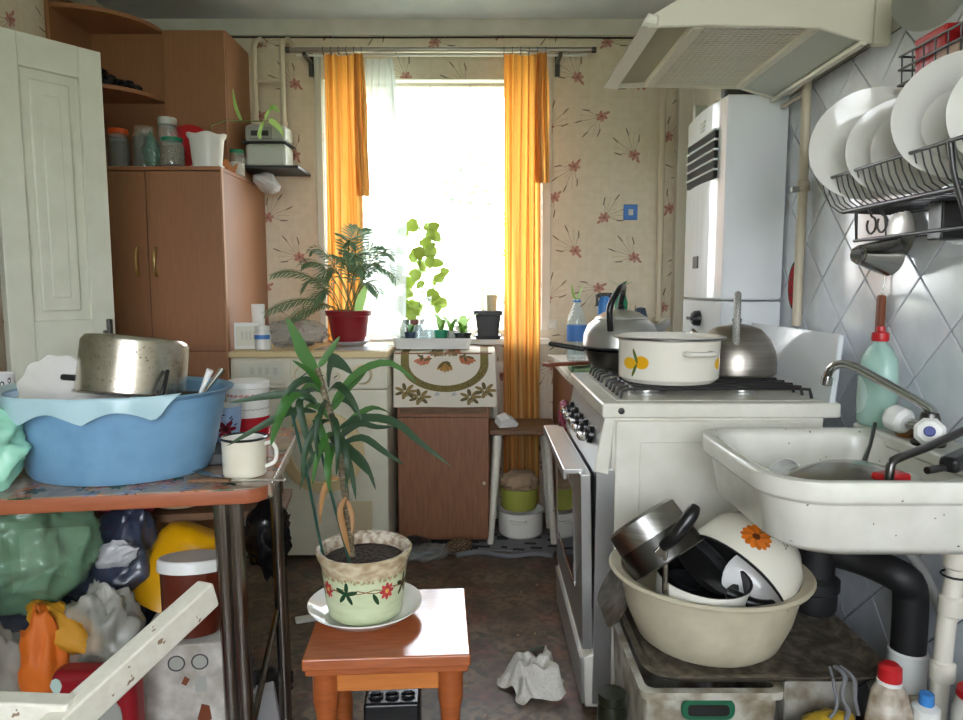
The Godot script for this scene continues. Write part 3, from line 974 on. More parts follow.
func bag(rad: Vector3, seed: int, amp := 0.2, pinch := 0.0, nu := 36, nv := 26, oct := 5) -> G:
	# crumpled plastic: an ellipsoid pushed in and out by ridged noise; pinch gathers its top
	var f := FastNoiseLite.new()
	f.seed = seed
	f.noise_type = FastNoiseLite.TYPE_SIMPLEX_SMOOTH
	f.fractal_type = FastNoiseLite.FRACTAL_RIDGED if oct > 3 else FastNoiseLite.FRACTAL_FBM
	f.fractal_octaves = oct
	f.frequency = 0.55 if oct > 3 else 1.0
	var rows := []
	for i in nv + 1:
		var ph := PI * i / nv - PI / 2
		var row := PackedVector3Array()
		for j in nu + 1:
			var a := TAU * (j % nu) / nu
			var d := V(cos(a) * cos(ph), sin(ph), sin(a) * cos(ph))
			var k := 1.0 + amp * (f.get_noise_3dv(d * 1.6) - 0.2) + (amp * 0.22 if oct > 3 else 0.0) * absf(f.get_noise_3dv(d * 4.7 + V(7, 3, 1)))
			var p := d * k
			if p.y < 0:
				p.y = -pow(-p.y, 1.25)
			if pinch > 0 and d.y > 0.35:
				var q := (d.y - 0.35) / 0.65
				p.x *= lerpf(1, 1.0 - pinch, q)
				p.z *= lerpf(1, 1.0 - pinch, q)
				p.y += q * q * pinch * 0.6
			row.append(p * rad)
		rows.append(row)
	return G.new().patch(rows, true)

# ---------------------------------------------------------------- washing machine and window corner
func build_washer() -> void:
	var w := thing("washing_machine", "old cream front loading washing machine beside the tall cupboard", "washing machine")
	part(w, "body", bx(V(-1.05, 0.02, -3.375), V(-0.395, 0.742, -2.905), 0.008), "wash_white")
	for fx in [-1.0, -0.43]:
		for fz in [-3.33, -2.96]:
			part(w, "foot", G.new().at(V(fx, 0, fz)).lathe([Vector2(0, 0), Vector2(0.02, 0), Vector2(0.02, 0.02)], 10), "black_plastic")
	part(w, "control_panel", G.new().at(V(0, 0, 0)).box(V(0.655, 0.132, 0.468), V(-0.7225, 0.809, -3.139), 0.008), "wash_white")
	part(w, "top_board", bx(V(-1.055, 0.876, -3.38), V(-0.39, 0.905, -2.89), 0.008), "wash_top")
	var d := part(w, "detergent_drawer", bx(V(-1.035, 0.750, -2.906), V(-0.795, 0.868, -2.894), 0.004), "wash_white")
	g_front(d, "print", -1.005, -0.83, 0.785, 0.855, -2.8935, "drawer_print")
	part(d, "grip", G.new().at(V(-0.90, 0.772, -2.895)).prism(PackedVector2Array([Vector2(-0.075, 0.005), Vector2(-0.055, -0.008), Vector2(0.07, -0.008), Vector2(0.07, 0.0)]), 0, 0.008, 0.002), "wash_white")
	for k in [[-0.738, 0.806, 0.038], [-0.665, 0.80, 0.018], [-0.605, 0.80, 0.014], [-0.497, 0.806, 0.038]]:
		var kn := part(w, "knob", G.new().at(V(k[0], k[1], -2.905), V(90, 0, 0)).lathe([Vector2(0, 0.0), Vector2(k[2], 0.0), Vector2(k[2], 0.01), Vector2(k[2] * 0.85, 0.02), Vector2(0, 0.021)], 22), "wash_white")
		part(kn, "ring", G.new().at(V(k[0], k[1], -2.902), V(90, 0, 0)).lathe([Vector2(k[2] * 1.0, 0.0), Vector2(k[2] * 1.12, 0.0), Vector2(k[2] * 1.12, 0.006), Vector2(k[2] * 1.0, 0.006)], 22), "wash_top")
		part(kn, "pointer", G.new().at(V(k[0], k[1], -2.882), V(0, 0, 35)).box(V(k[2] * 1.2, 0.004, 0.003)), "black_plastic")
	var door := part(w, "door", G.new().at(V(-0.67, 0.475, -2.905), V(90, 0, 0)).lathe([Vector2(0.0, 0), Vector2(0.175, 0.0), Vector2(0.175, 0.014), Vector2(0.16, 0.022), Vector2(0.13, 0.02), Vector2(0.125, 0.006), Vector2(0.0, 0.002)], 40), "wash_top")
	part(door, "door_glass", G.new().at(V(-0.67, 0.475, -2.895), V(90, 0, 0)).lathe([Vector2(0.126, 0.0), Vector2(0.1, 0.006), Vector2(0.0, 0.012)], 30), "wash_white")
	part(w, "filter_hatch", bx(V(-0.615, 0.135, -2.907), V(-0.465, 0.262, -2.898), 0.003), "beige")
	# things on the machine
	var b := thing("medicine_box", "white and grey cardboard medicine box against the tall cupboard", "box", V(-1.005, 0.906, -3.0), V(0, 14, 0))
	part(b, "carton", bx(V(-0.052, 0, -0.02), V(0.052, 0.112, 0.02), 0.002), "paper")
	g_front(b, "print", -0.045, 0.045, 0.015, 0.098, 0.0206, "box_print")
	var bt := thing("pill_bottle", "white round pill bottle with ribbed cap and blue band", "bottle", V(-0.925, 0.906, -2.955))
	part(bt, "bottle", G.new().lathe([Vector2(0, 0), Vector2(0.03, 0), Vector2(0.034, 0.005), Vector2(0.034, 0.066), Vector2(0.026, 0.08), Vector2(0, 0.08)], 20), "white_plastic")
	part(bt, "cap", G.new().at(V(0, 0.079, 0)).lathe([Vector2(0.029, 0), Vector2(0.031, 0.003), Vector2(0.03, 0.022), Vector2(0.0, 0.024)], 20), "white_plastic")
	part(bt, "band", G.new().at(V(0, 0.046, 0)).lathe([Vector2(0.0345, 0), Vector2(0.0345, 0.018)], 20, 1, 1, 0.3, 3.4), "switch_blue")
	solo("cream_tube", "white cosmetic tube standing behind the medicine box", "tube", G.new().loft([ring(0.024, 0.024, 0), ring(0.026, 0.026, 0.035), ring(0.027, 0.022, 0.06), ring(0.03, 0.012, 0.16), ring(0.031, 0.003, 0.19)], 60), "white_plastic", V(-0.985, 0.906, -3.09))
	solo("pot_cover", "flat black lid lying behind the pill bottle", "lid", G.new().lathe([Vector2(0, 0), Vector2(0.09, 0), Vector2(0.095, 0.012), Vector2(0.03, 0.02), Vector2(0.012, 0.045), Vector2(0, 0.046)], 24), "black_plastic", V(-0.86, 0.906, -3.2))
	solo("plastic_bag", "crumpled clear plastic bag on the washing machine", "bag", bag(V(0.125, 0.055, 0.09), 21, 0.35, 0.0), "bag_grey", V(-0.805, 0.968, -3.04))
	var sheet := []
	fn.seed = 90
	fn.frequency = 9.0
	for i in 15:
		var row := PackedVector3Array()
		for j in 19:
			var x := -0.15 + 0.30 * j / 18.0
			var z := 0.14 - 0.28 * i / 14.0
			var y := 0.002 + 0.006 * absf(fn.get_noise_2d(x, z))
			if x > 0.1:
				y -= (x - 0.1) * 0.08
			row.append(V(x, y, z))
		sheet.append(row)
	solo("plastic_sheet", "shiny plastic sheet under the red flowerpot", "sheet", G.new().patch(sheet), "bag_white", V(-0.55, 0.905, -3.05))

func ring(rx: float, rz: float, y: float, n := 24) -> PackedVector3Array:
	var r := PackedVector3Array()
	for j in n + 1:
		var a := TAU * j / n
		r.append(V(rx * cos(a), y, rz * sin(a)))
	return r

func g_front(parent: Node, called: String, x0: float, x1: float, y0: float, y1: float, z: float, m, label := "") -> MeshInstance3D:
	# a thin printed sheet facing +z
	var g := G.new()
	quad(g, V(x0, y0, z), V(x1, y0, z), V(x1, y1, z), V(x0, y1, z), Rect2(0, 1, 1, -1))
	return part(parent, called, g, m, label)

func pot_prof(r0: float, r1: float, h: float, lip := 0.006) -> Array:
	return [Vector2(0, 0), Vector2(r0, 0), Vector2(r1, h * 0.86), Vector2(r1 + lip, h * 0.86), Vector2(r1 + lip, h), Vector2(r1 - 0.003, h), Vector2(r1 - 0.006, h * 0.8), Vector2(0, h * 0.8)]

func build_palm() -> void:
	var p := thing("parlour_palm", "feathery parlour palm in a dark red plastic pot", "potted plant", V(-0.594, 0.926, -3.13))
	part(p, "saucer", G.new().lathe([Vector2(0, -0.012), Vector2(0.07, -0.012), Vector2(0.095, 0.004), Vector2(0.09, 0.006), Vector2(0, -0.004)], 26), "bag_white")
	part(p, "pot", G.new().lathe([Vector2(0, 0), Vector2(0.068, 0), Vector2(0.078, 0.03), Vector2(0.09, 0.115), Vector2(0.1, 0.118), Vector2(0.103, 0.14), Vector2(0.096, 0.141), Vector2(0.09, 0.12), Vector2(0, 0.12)], 32), "pot_red")
	part(p, "soil", G.new().lathe([Vector2(0.092, 0.122), Vector2(0.05, 0.128), Vector2(0, 0.126)], 20), "dirt")
	rng.seed = 31
	# arching fronds: tip offset from the pot centre, height at the top of the arch
	var tips := [[-0.30, 0.30, 0.08, 0.36], [-0.33, 0.14, 0.10, 0.25], [-0.14, 0.40, 0.06, 0.45], [0.02, 0.43, 0.05, 0.52], [0.20, 0.38, 0.02, 0.46], [0.22, 0.28, 0.07, 0.42], [0.10, 0.30, 0.14, 0.42], [-0.08, 0.28, 0.15, 0.42], [-0.20, 0.24, 0.0, 0.36], [0.05, 0.50, -0.05, 0.50], [-0.05, 0.36, -0.08, 0.44], [0.15, 0.22, 0.10, 0.34], [0.14, 0.42, -0.06, 0.46], [-0.12, 0.19, 0.14, 0.30], [-0.22, 0.11, 0.13, 0.22], [0.17, 0.33, 0.12, 0.40], [-0.17, 0.34, 0.1, 0.4], [0.06, 0.36, 0.1, 0.46]]
	for f in tips:
		var b := V(rng.randf_range(-0.04, 0.04), 0.12, rng.randf_range(-0.03, 0.03))
		var tip := V(f[0], f[1], f[2])
		var top := V(f[0] * 0.5, f[3], f[2] * 0.5)
		var path := []
		for k in 13:
			var q := k / 12.0
			path.append(b.lerp(top, q).lerp(top.lerp(tip, q), q))
		var fr := part(p, "frond", G.new().tube(path, 0.0026, 5), "stem")
		var g := G.new()
		for k in range(4, 13):
			for s in [-1, 1, -1.001, 1.001]:
				var T: Vector3 = (path[k] - path[k - 1]).normalized()
				var side: Vector3 = T.cross(V(0.15, 1, 0.3)).normalized() * s
				var L := 0.092 * (1.0 - absf(k - 8.0) / 8.0)
				var b0: Vector3 = path[k] if absf(s) == 1 else path[k].lerp(path[k - 1], 0.5)
				var e: Vector3 = b0 + (side * 0.85 + T * 0.75 + V(0, -0.28, 0)).normalized() * L
				var m: Vector3 = b0.lerp(e, 0.5) + V(0, 0.006, 0)
				g.strip([b0, m, b0.lerp(e, 0.8), e], [0.0016, 0.0042, 0.003, 0.0005], [T], 0.25)
		part(fr, "leaflets", g, "leaf_palm")
	part(p, "new_leaf", leafcard([V(0.05, 0.12, 0.05), V(0.07, 0.19, 0.06), V(0.10, 0.26, 0.07)], 0.022, V(1, 0, 0.3)), "leaf_light")

func build_window_corner() -> void:
	# low brown cabinet below the window
	var c := thing("low_cabinet", "low brown wooden cabinet below the window sill", "cabinet")
	part(c, "body", bx(V(-0.375, 0.03, -3.44), V(0.035, 0.865, -3.075), 0.003), "brown_wood")
	part(c, "plinth", bx(V(-0.36, 0.0, -3.43), V(0.02, 0.03, -3.1)), "black_rubber")
	part(c, "top_board", bx(V(-0.382, 0.866, -3.45), V(0.045, 0.884, -3.05), 0.003), "brown_wood")
	part(c, "drawer_rail", bx(V(-0.36, 0.612, -3.076), V(0.02, 0.648, -3.062), 0.003), "old_wood")
	var d := part(c, "door", bx(V(-0.372, 0.05, -3.075), V(0.032, 0.595, -3.055), 0.003), "brown_wood")
	part(d, "door_knob", G.new().at(V(0.012, 0.30, -3.054), V(90, 0, 0)).lathe([Vector2(0, 0), Vector2(0.006, 0), Vector2(0.008, 0.01), Vector2(0, 0.012)], 10), "beige")
	# tea towel laid over the top and hanging down the front
	var rows := []
	for i in 30:
		var s := i / 29.0
		var row := PackedVector3Array()
		for j in 33:
			var u := j / 32.0
			var x := -0.384 + 0.444 * u
			var L := s * 0.51
			var y := 0.888
			var z := -3.32
			if L < 0.255:
				z = -3.32 + L
			elif L < 0.285:
				var a := (L - 0.255) / 0.03 * PI / 2
				z = -3.065 + 0.019 * sin(a)
				y = 0.888 - 0.019 * (1 - cos(a))
			else:
				y = 0.869 - (L - 0.285)
				z = -3.046 + 0.006 * sin(u * 11.0 + 1) * (L - 0.285) / 0.225 + 0.003
				x += 0.012 * (L - 0.285) * (u - 0.3) / 0.3
			row.append(V(x, y, z))
		rows.append(row)
	# reversed columns keep the front outwards; v runs down
	var g := G.new()
	g.patch(rows.slice(0, 15), false, Rect2(0, 0, 1, 0.02))
	var front := rows.slice(14)
	g.patch(front, false, Rect2(0, 0.0, 1, 1))
	solo("tea_towel", "cream tea towel with olive border and tulips over the low cabinet", "towel", g, "towel_print")
	# white tray of bottles and seedlings
	var tr := thing("plastic_tray", "long white plastic tray of plants on the low cabinet", "tray", V(-0.222, 0.893, -3.185))
	part(tr, "tray_body", G.new().loft([rrect(0.001, 0.001, 0.001, 0.0), rrect(0.165, 0.07, 0.02, 0.0), rrect(0.178, 0.083, 0.022, 0.05), rrect(0.174, 0.079, 0.02, 0.05), rrect(0.16, 0.066, 0.018, 0.005), rrect(0.001, 0.001, 0.001, 0.005)], 40), "white_plastic")
	var ty := 0.9
	var dark := thing("green_bottle", "short dark green bottle at the left end of the tray", "bottle", V(-0.345, ty, -3.2))
	part(dark, "glass", G.new().lathe([Vector2(0, 0), Vector2(0.027, 0), Vector2(0.028, 0.085), Vector2(0.02, 0.1), Vector2(0.016, 0.12), Vector2(0, 0.12)], 16), "green_glass")
	var cup := thing("dark_seedling_cup", "small dark blue plastic seedling cup on the tray", "cup", V(-0.318, ty, -3.15))
	part(cup, "cup_body", G.new().lathe(pot_prof(0.022, 0.028, 0.07, 0.002), 16), "switch_dark")
	sprout(cup, 0.055, 5, 0.07, 3, "leaf")
	for b in [[-0.283, -3.15, 0.026, 0.1, "clear glass bottle at the front of the tray"], [-0.235, -3.16, 0.024, 0.09, "clear plastic cup beside the glass bottle"]]:
		var o := thing("clear_bottle", b[4], "bottle", V(b[0], ty, b[1]))
		part(o, "glass", G.new().lathe([Vector2(0, 0), Vector2(b[2], 0), Vector2(b[2], b[3] * 0.75), Vector2(b[2] * 0.6, b[3]), Vector2(b[2] * 0.5, b[3]), Vector2(b[2] * 0.9, b[3] * 0.72), Vector2(b[2] * 0.9, 0.006), Vector2(0, 0.006)], 16), "bottle_glass")
	var jug := thing("glass_decanter", "tall clear glass decanter standing on the window sill", "bottle", V(-0.27, 0.916, -3.49))
	part(jug, "glass", G.new().lathe([Vector2(0, 0), Vector2(0.045, 0), Vector2(0.045, 0.11), Vector2(0.02, 0.16), Vector2(0.02, 0.2), Vector2(0.026, 0.205), Vector2(0.017, 0.2), Vector2(0.017, 0.16), Vector2(0.041, 0.108), Vector2(0.041, 0.006), Vector2(0, 0.006)], 22), "bottle_glass")
	for b in [[-0.185, -3.2, 0.03, 0.075, 6, 0.10, "green seedling pot in the middle of the tray", "green_plastic"], [-0.085, -3.17, 0.036, 0.065, 9, 0.12, "bushy seedling in a black pot at the right tray end", "black_plastic"], [-0.14, -3.22, 0.026, 0.07, 7, 0.11, "thin seedling in a grey pot behind the tray edge", "grey_plastic"]]:
		var o := thing("seedling_pot", b[6], "potted plant", V(b[0], ty, b[1]))
		part(o, "pot", G.new().lathe(pot_prof(b[2] * 0.8, b[2], b[3], 0.003), 16), b[7])
		sprout(o, b[3] * 0.8, b[4], b[5], int(b[4]) * 7, "leaf_light")
	# sill pots
	var bp := thing("black_flowerpot", "black square flowerpot on the sill by the orange curtain", "flowerpot", V(0.032, 0.916, -3.46))
	part(bp, "pot", G.new().loft([rrect(0.001, 0.001, 0.0008, 0), rrect(0.048, 0.048, 0.012, 0), rrect(0.062, 0.062, 0.014, 0.115), rrect(0.07, 0.07, 0.014, 0.118), rrect(0.071, 0.071, 0.014, 0.138), rrect(0.062, 0.062, 0.012, 0.138), rrect(0.058, 0.058, 0.012, 0.11), rrect(0.001, 0.001, 0.0008, 0.11)], 30), "dark_grey")
	part(bp, "saucer", G.new().loft([rrect(0.001, 0.001, 0.0008, 0), rrect(0.056, 0.056, 0.012, 0), rrect(0.064, 0.064, 0.012, 0.018), rrect(0.05, 0.05, 0.012, 0.016)], 30), "dark_grey")
	part(bp, "twig", G.new().tube([V(-0.02, 0.11, 0), V(-0.03, 0.2, 0.0), V(-0.028, 0.26, -0.01)], 0.0018, 5), "bark")
	solo("beige_cup", "beige paper cup standing in the black flowerpot", "cup", G.new().lathe([Vector2(0, 0), Vector2(0.022, 0), Vector2(0.029, 0.105), Vector2(0.031, 0.106), Vector2(0.027, 0.105), Vector2(0.02, 0.004), Vector2(0, 0.004)], 18), "beige", V(0.05, 1.027, -3.46))
	var tw := thing("sill_sprig", "bare thin twig in a small pot near the window pane", "twig", V(-0.10, 0.916, -3.52))
	part(tw, "pot", G.new().lathe(pot_prof(0.026, 0.034, 0.06, 0.003), 16), "grey_plastic")
	part(tw, "twig", G.new().tube([V(0, 0.045, 0), V(0.01, 0.16, 0), V(0.0, 0.26, 0), V(-0.012, 0.32, 0)], 0.0018, 5), "bark")
	part(tw, "twig", G.new().tube([V(0.005, 0.2, 0), V(0.05, 0.25, 0), V(0.09, 0.33, 0)], 0.0014, 5), "bark")
	# climbing plant with yellow green leaves in the window recess
	rng.seed = 77
	var cl := thing("climbing_plant", "yellow green round leaved climber trained up sticks behind the glass decanter", "plant", V(-0.345, 0.916, -3.575))
	part(cl, "pot", G.new().lathe(pot_prof(0.04, 0.05, 0.09), 18), "brown_plastic")
	part(cl, "cane", G.new().tube([V(0.03, 0.08, 0), V(0.035, 0.56, 0)], 0.003, 5), "stem")
	for y in [0.22, 0.4]:
		part(cl, "cane", G.new().tube([V(-0.06, y, 0), V(0.14, y + 0.015, 0)], 0.0022, 5), "bark")
	for k in 46:
		var q := V(rng.randf_range(-0.08, 0.16), rng.randf_range(0.1, 0.56), rng.randf_range(-0.03, 0.035))
		if q.y > 0.45 and (q.x < -0.05 or q.x > 0.12):
			continue
		part(cl, "leaf", roundleaf(rng.randf_range(0.024, 0.038)), "leaf_vine").transform = Transform3D(Basis.from_euler(V(rng.randf_range(-0.7, 0.7), rng.randf_range(-0.8, 0.8), rng.randf() * TAU)), q)

var round_cache := {}
func roundleaf(r: float) -> ArrayMesh:
	var k := snappedf(r, 0.004)
	if not round_cache.has(k):
		var rows := []
		for i in 4:
			var row := PackedVector3Array()
			for j in 13:
				var a := TAU * j / 12.0
				var q := k * i / 3.0 * (1.0 + 0.12 * cos(3 * a))
				row.append(V(q * cos(a), q * sin(a), -0.12 * q * q / k))
			rows.append(row)
		round_cache[k] = G.new().patch(rows, true).mesh()
	return round_cache[k]

func rrect(hx: float, hz: float, r: float, y: float, n := 5) -> PackedVector3Array:
	var o := PackedVector3Array()
	for c in 4:
		var cx: float = [1, -1, -1, 1][c] * (hx - r)
		var cz: float = [1, 1, -1, -1][c] * (hz - r)
		for k in n + 1:
			var a := PI / 2 * (c + float(k) / n)
			o.append(V(cx + r * cos(a), y, cz + r * sin(a)))
	o.append(o[0])
	return o

func sprout(o: Node, y: float, count: int, h: float, seed: int, m: String) -> void:
	var r := RandomNumberGenerator.new()
	r.seed = seed
	for k in count:
		var a := TAU * k / count + r.randf()
		var d := V(cos(a), 0, sin(a))
		var L := h * r.randf_range(0.6, 1.1)
		part(o, "leaf", leafcard([V(0, y, 0), V(0, y + L * 0.6, 0) + d * L * 0.25, V(0, y + L * r.randf_range(0.5, 1.0), 0) + d * L * 0.75], L * 0.16, V(-d.z, 0, d.x)), m if k % 3 else "leaf")

func drape(x0: float, x1: float, ytop: float, ybot: float, z: float, folds: int, amp: float, seed: int, pull := 0.0, gather := 0.75) -> G:
	var r := RandomNumberGenerator.new()
	r.seed = seed
	var ph := r.randf() * TAU
	var rows := []
	for i in 30:
		var s := i / 29.0
		var row := PackedVector3Array()
		for j in folds * 8 + 1:
			var u := float(j) / (folds * 8)
			var w := lerpf(gather, 1.0, minf(1.0, s * 3.0))
			var xx := lerpf(x0, x1, 0.5 + (u - 0.5) * w) + pull * s * s
			xx += 0.006 * sin(u * 31.0 + s * 5.0)
			var zz := z + amp * (sin(u * folds * TAU + ph + 0.6 * sin(s * 4.0)) + 0.35 * sin(u * folds * 1.7 * TAU + s * 3.0)) * (0.6 + 0.4 * s)
			row.append(V(xx, lerpf(ytop, ybot, s) + 0.004 * sin(u * 40.0) * (1 - s), zz))
		rows.append(row)
	return G.new().patch(rows)

func build_curtains() -> void:
	var rod := thing("curtain_rod", "grey metal double curtain rail above the window", "curtain rail")
	part(rod, "rail", G.new().tube([V(-0.905, 2.272, -3.405), V(0.525, 2.272, -3.405)], 0.012, 10), "brushed_dark")
	part(rod, "rail", G.new().tube([V(-0.88, 2.266, -3.46), V(0.50, 2.266, -3.46)], 0.006, 8), "white_plastic")
	for x in [-0.83, 0.37]:
		part(rod, "bracket", bx(V(x - 0.012, 2.19, -3.55), V(x + 0.012, 2.30, -3.535), 0.002).box(V(0.018, 0.016, 0.15), V(x, 2.255, -3.475), 0.002), "dark_steel")
	for x in [-0.905, 0.525]:
		part(rod, "finial", G.new().at(V(x, 2.272, -3.405), V(0, 0, 90)).lathe([Vector2(0, -0.012), Vector2(0.014, -0.01), Vector2(0.014, 0.01), Vector2(0, 0.012)], 10), "dark_steel")
	rng.seed = 3
	var l := thing("curtain", "orange curtain hanging left of the window behind the palm", "curtain", Vector3.ZERO, Vector3.ZERO, "orange curtains")
	part(l, "cloth", drape(-0.745, -0.575, 2.25, 0.60, -3.405, 5, 0.014, 5, 0.0, 0.9), "curtain")
	part(l, "side_flap", drape(-0.60, -0.545, 2.25, 1.60, -3.39, 2, 0.012, 8, 0.015, 0.8), "curtain")
	var r := thing("curtain", "orange curtain hanging right of the window down to the far stool", "curtain", Vector3.ZERO, Vector3.ZERO, "orange curtains")
	part(r, "cloth", drape(0.10, 0.275, 2.25, 0.10, -3.405, 6, 0.014, 6, 0.02, 0.95), "curtain")
	part(r, "side_flap", drape(0.25, 0.31, 2.25, 1.66, -3.38, 2, 0.014, 7, 0.01, 0.8), "curtain")
	for o in [[l, -0.74, -0.56], [r, 0.105, 0.30]]:
		for k in 6:
			var x: float = lerpf(o[1], o[2], k / 5.0)
			var pts := []
			for a in 9:
				pts.append(V(x, 2.268 + 0.018 * cos(TAU * a / 8.0), -3.405 + 0.018 * sin(TAU * a / 8.0)))
			part(o[0], "hook", G.new().tube(pts, 0.002, 5, false), "dark_steel")
	solo("sheer_curtain", "white sheer curtain drawn to the left half of the window", "curtain", drape(-0.61, -0.37, 2.255, 0.93, -3.475, 5, 0.012, 9, -0.0, 0.55), "sheer")

func build_far_stool() -> void:
	var s := thing("far_stool", "small brown topped stool with splayed white legs under the curtain", "stool", V(0.185, 0, -3.2))
	part(s, "seat", bx(V(-0.15, 0.515, -0.13), V(0.155, 0.54, 0.15), 0.006), "old_wood")
	for c in [[-1, 1], [1, 1], [-1, -1], [1, -1]]:
		part(s, "leg", G.new().tube([V(c[0] * 0.11, 0.515, c[1] * 0.095), V(c[0] * 0.145, 0.0, c[1] * 0.12)], [0.02, 0.014], 10), "chipped_white")
	solo("folded_paper", "folded white paper lying on the far stool", "paper", G.new().prism(PackedVector2Array([Vector2(-0.045, 0), Vector2(0.04, -0.01), Vector2(0.05, 0.012), Vector2(0.0, 0.045), Vector2(-0.04, 0.03)]), -0.03, 0.03, 0.002), "paper", V(0.11, 0.552, -3.13), V(20, 25, 0))
	var wp := thing("enamel_pot", "low white enamel pot on the floor beneath the far stool", "pot", V(0.185, 0.012, -3.22))
	part(wp, "pot_body", G.new().lathe([Vector2(0, 0), Vector2(0.095, 0), Vector2(0.104, 0.01), Vector2(0.106, 0.115), Vector2(0.112, 0.12), Vector2(0.104, 0.118), Vector2(0.1, 0.01), Vector2(0, 0.006)], 30), "white_enamel")
	part(wp, "side_handle", G.new().tube([V(-0.05, 0.085, 0.092), V(-0.045, 0.088, 0.122), V(0.0, 0.088, 0.132), V(0.02, 0.085, 0.104)], 0.007, 8), "white_enamel")
	var lp := thing("lime_pot", "lime green pot stacked on the white pot beneath the far stool", "pot", V(0.178, 0.133, -3.23))
	part(lp, "pot_body", G.new().lathe([Vector2(0, 0), Vector2(0.078, 0), Vector2(0.084, 0.01), Vector2(0.09, 0.10), Vector2(0.084, 0.1), Vector2(0.08, 0.012), Vector2(0, 0.012)], 28), "lime_plastic")
	solo("pink_wrapper", "crumpled beige wrapper stuffed in the lime pot", "wrapper", bag(V(0.075, 0.05, 0.07), 44, 0.5), "cloth_beige", V(0.178, 0.255, -3.23))
	# heating pipe under the sill
	var hp := thing("heating_pipe", "white painted heating pipe rising beside the low cabinet", "pipe", V(0.07, 0, -3.47))
	part(hp, "riser", G.new().tube([V(0, 0, 0), V(0, 0.74, 0), V(0.01, 0.77, 0), V(0.05, 0.78, 0), V(0.2, 0.78, 0)], 0.02, 10), "pipe_white")
	part(hp, "valve", G.new().at(V(0.03, 0.775, 0.0), V(0, 0, 90)).lathe([Vector2(0, -0.03), Vector2(0.03, -0.028), Vector2(0.03, 0.028), Vector2(0, 0.03)], 12), "pipe_white")
	# patterned mat
	solo("floor_mat", "grey black knotted rag mat in front of the far stool", "mat", bx(V(-0.26, 0.0, -0.12), V(0.30, 0.01, 0.10), 0.004), "mat_print", V(0.12, 0.0, -3.1), V(0, -4, 0))

# ---------------------------------------------------------------- right side
func smooth_path(ctrl: Array, n := 6) -> Array:
	var cur := Curve3D.new()
	for i in ctrl.size():
		var tan: Vector3 = (ctrl[mini(i + 1, ctrl.size() - 1)] - ctrl[maxi(i - 1, 0)]) / 6.0
		cur.add_point(ctrl[i], -tan, tan)
	var L := cur.get_baked_length()
	var N := n * (ctrl.size() - 1)
	var out := []
	for k in N + 1:
		out.append(cur.sample_baked(L * k / N, true))
	return out

func build_hood() -> void:
	var h := thing("range_hood", "cream slanted range hood above the stove", "range hood")
	var z0 := -2.42
	var z1 := -1.86
	# side cheeks and sloping shell
	var cheek := PackedVector2Array([Vector2(0.425, 1.828), Vector2(0.57, 1.832), Vector2(0.86, 1.826), Vector2(0.985, 1.79), Vector2(1.0, 1.79), Vector2(1.0, 2.06), Vector2(0.78, 2.06), Vector2(0.44, 1.862)])
	for z in [z0, z1 - 0.012]:
		part(h, "cheek", G.new().prism(cheek, z, z + 0.012, 0.003), "hood_cream")
	part(h, "shell", G.new().prism(PackedVector2Array([Vector2(0.425, 1.85), Vector2(0.44, 1.862), Vector2(0.78, 2.06), Vector2(1.0, 2.06), Vector2(1.0, 2.05), Vector2(0.785, 2.05), Vector2(0.45, 1.852)]), z0 + 0.012, z1 - 0.012, 0.0), "hood_cream")
	part(h, "duct_box", bx(V(0.80, 2.062, -2.3), V(1.04, YC - 0.002, -2.0), 0.004), "hood_cream")
	part(h, "front_lip", G.new().prism(PackedVector2Array([Vector2(0.408, 1.832), Vector2(0.45, 1.826), Vector2(0.452, 1.856), Vector2(0.424, 1.862)]), z0 - 0.006, z1 + 0.006, 0.006), "white_enamel")
	part(h, "lamp_cover", G.new().prism(PackedVector2Array([Vector2(0.452, 1.842), Vector2(0.54, 1.846), Vector2(0.54, 1.856), Vector2(0.452, 1.85)]), z0 + 0.012, z1 - 0.012, 0.001), "hood_olive")
	part(h, "crossbar", bx(V(0.54, 1.828, z0 + 0.012), V(0.57, 1.85, z1 - 0.012), 0.003), "hood_cream")
	part(h, "grease_pad", bx(V(0.57, 1.848, z0 + 0.012), V(0.86, 1.856, z1 - 0.012)), "hood_grease")
	var g := G.new()
	for k in 16:
		var x := 0.572 + 0.286 * k / 15.0
		bx(V(x - 0.0042, 1.838, z0 + 0.012), V(x + 0.0042, 1.8415, z1 - 0.012), 0, g)
	for k in 31:
		var z := z0 + 0.014 + (z1 - z0 - 0.028) * k / 30.0
		bx(V(0.572, 1.8365, z - 0.0042), V(0.858, 1.840, z + 0.0042), 0, g)
	var gr := part(h, "filter_grille", g, "hood_cream")
	gr.set_meta("kind", "stuff")
	part(h, "crossbar", bx(V(0.845, 1.826, z0 + 0.012), V(0.872, 1.85, z1 - 0.012), 0.003), "hood_cream")
	part(h, "rear_plate", G.new().prism(PackedVector2Array([Vector2(0.872, 1.826), Vector2(0.97, 1.80), Vector2(0.97, 1.812), Vector2(0.872, 1.838)]), z0 + 0.012, z1 - 0.012, 0.002), "meter_grey")
	part(h, "rear_edge", bx(V(0.965, 1.784, z0), V(0.985, 1.796, z1), 0.003), "hood_cream")
	part(h, "side_seam", bx(V(1.0, 1.785, z1 - 0.02), V(1.043, 2.06, z1 + 0.004), 0.003), "hood_cream")

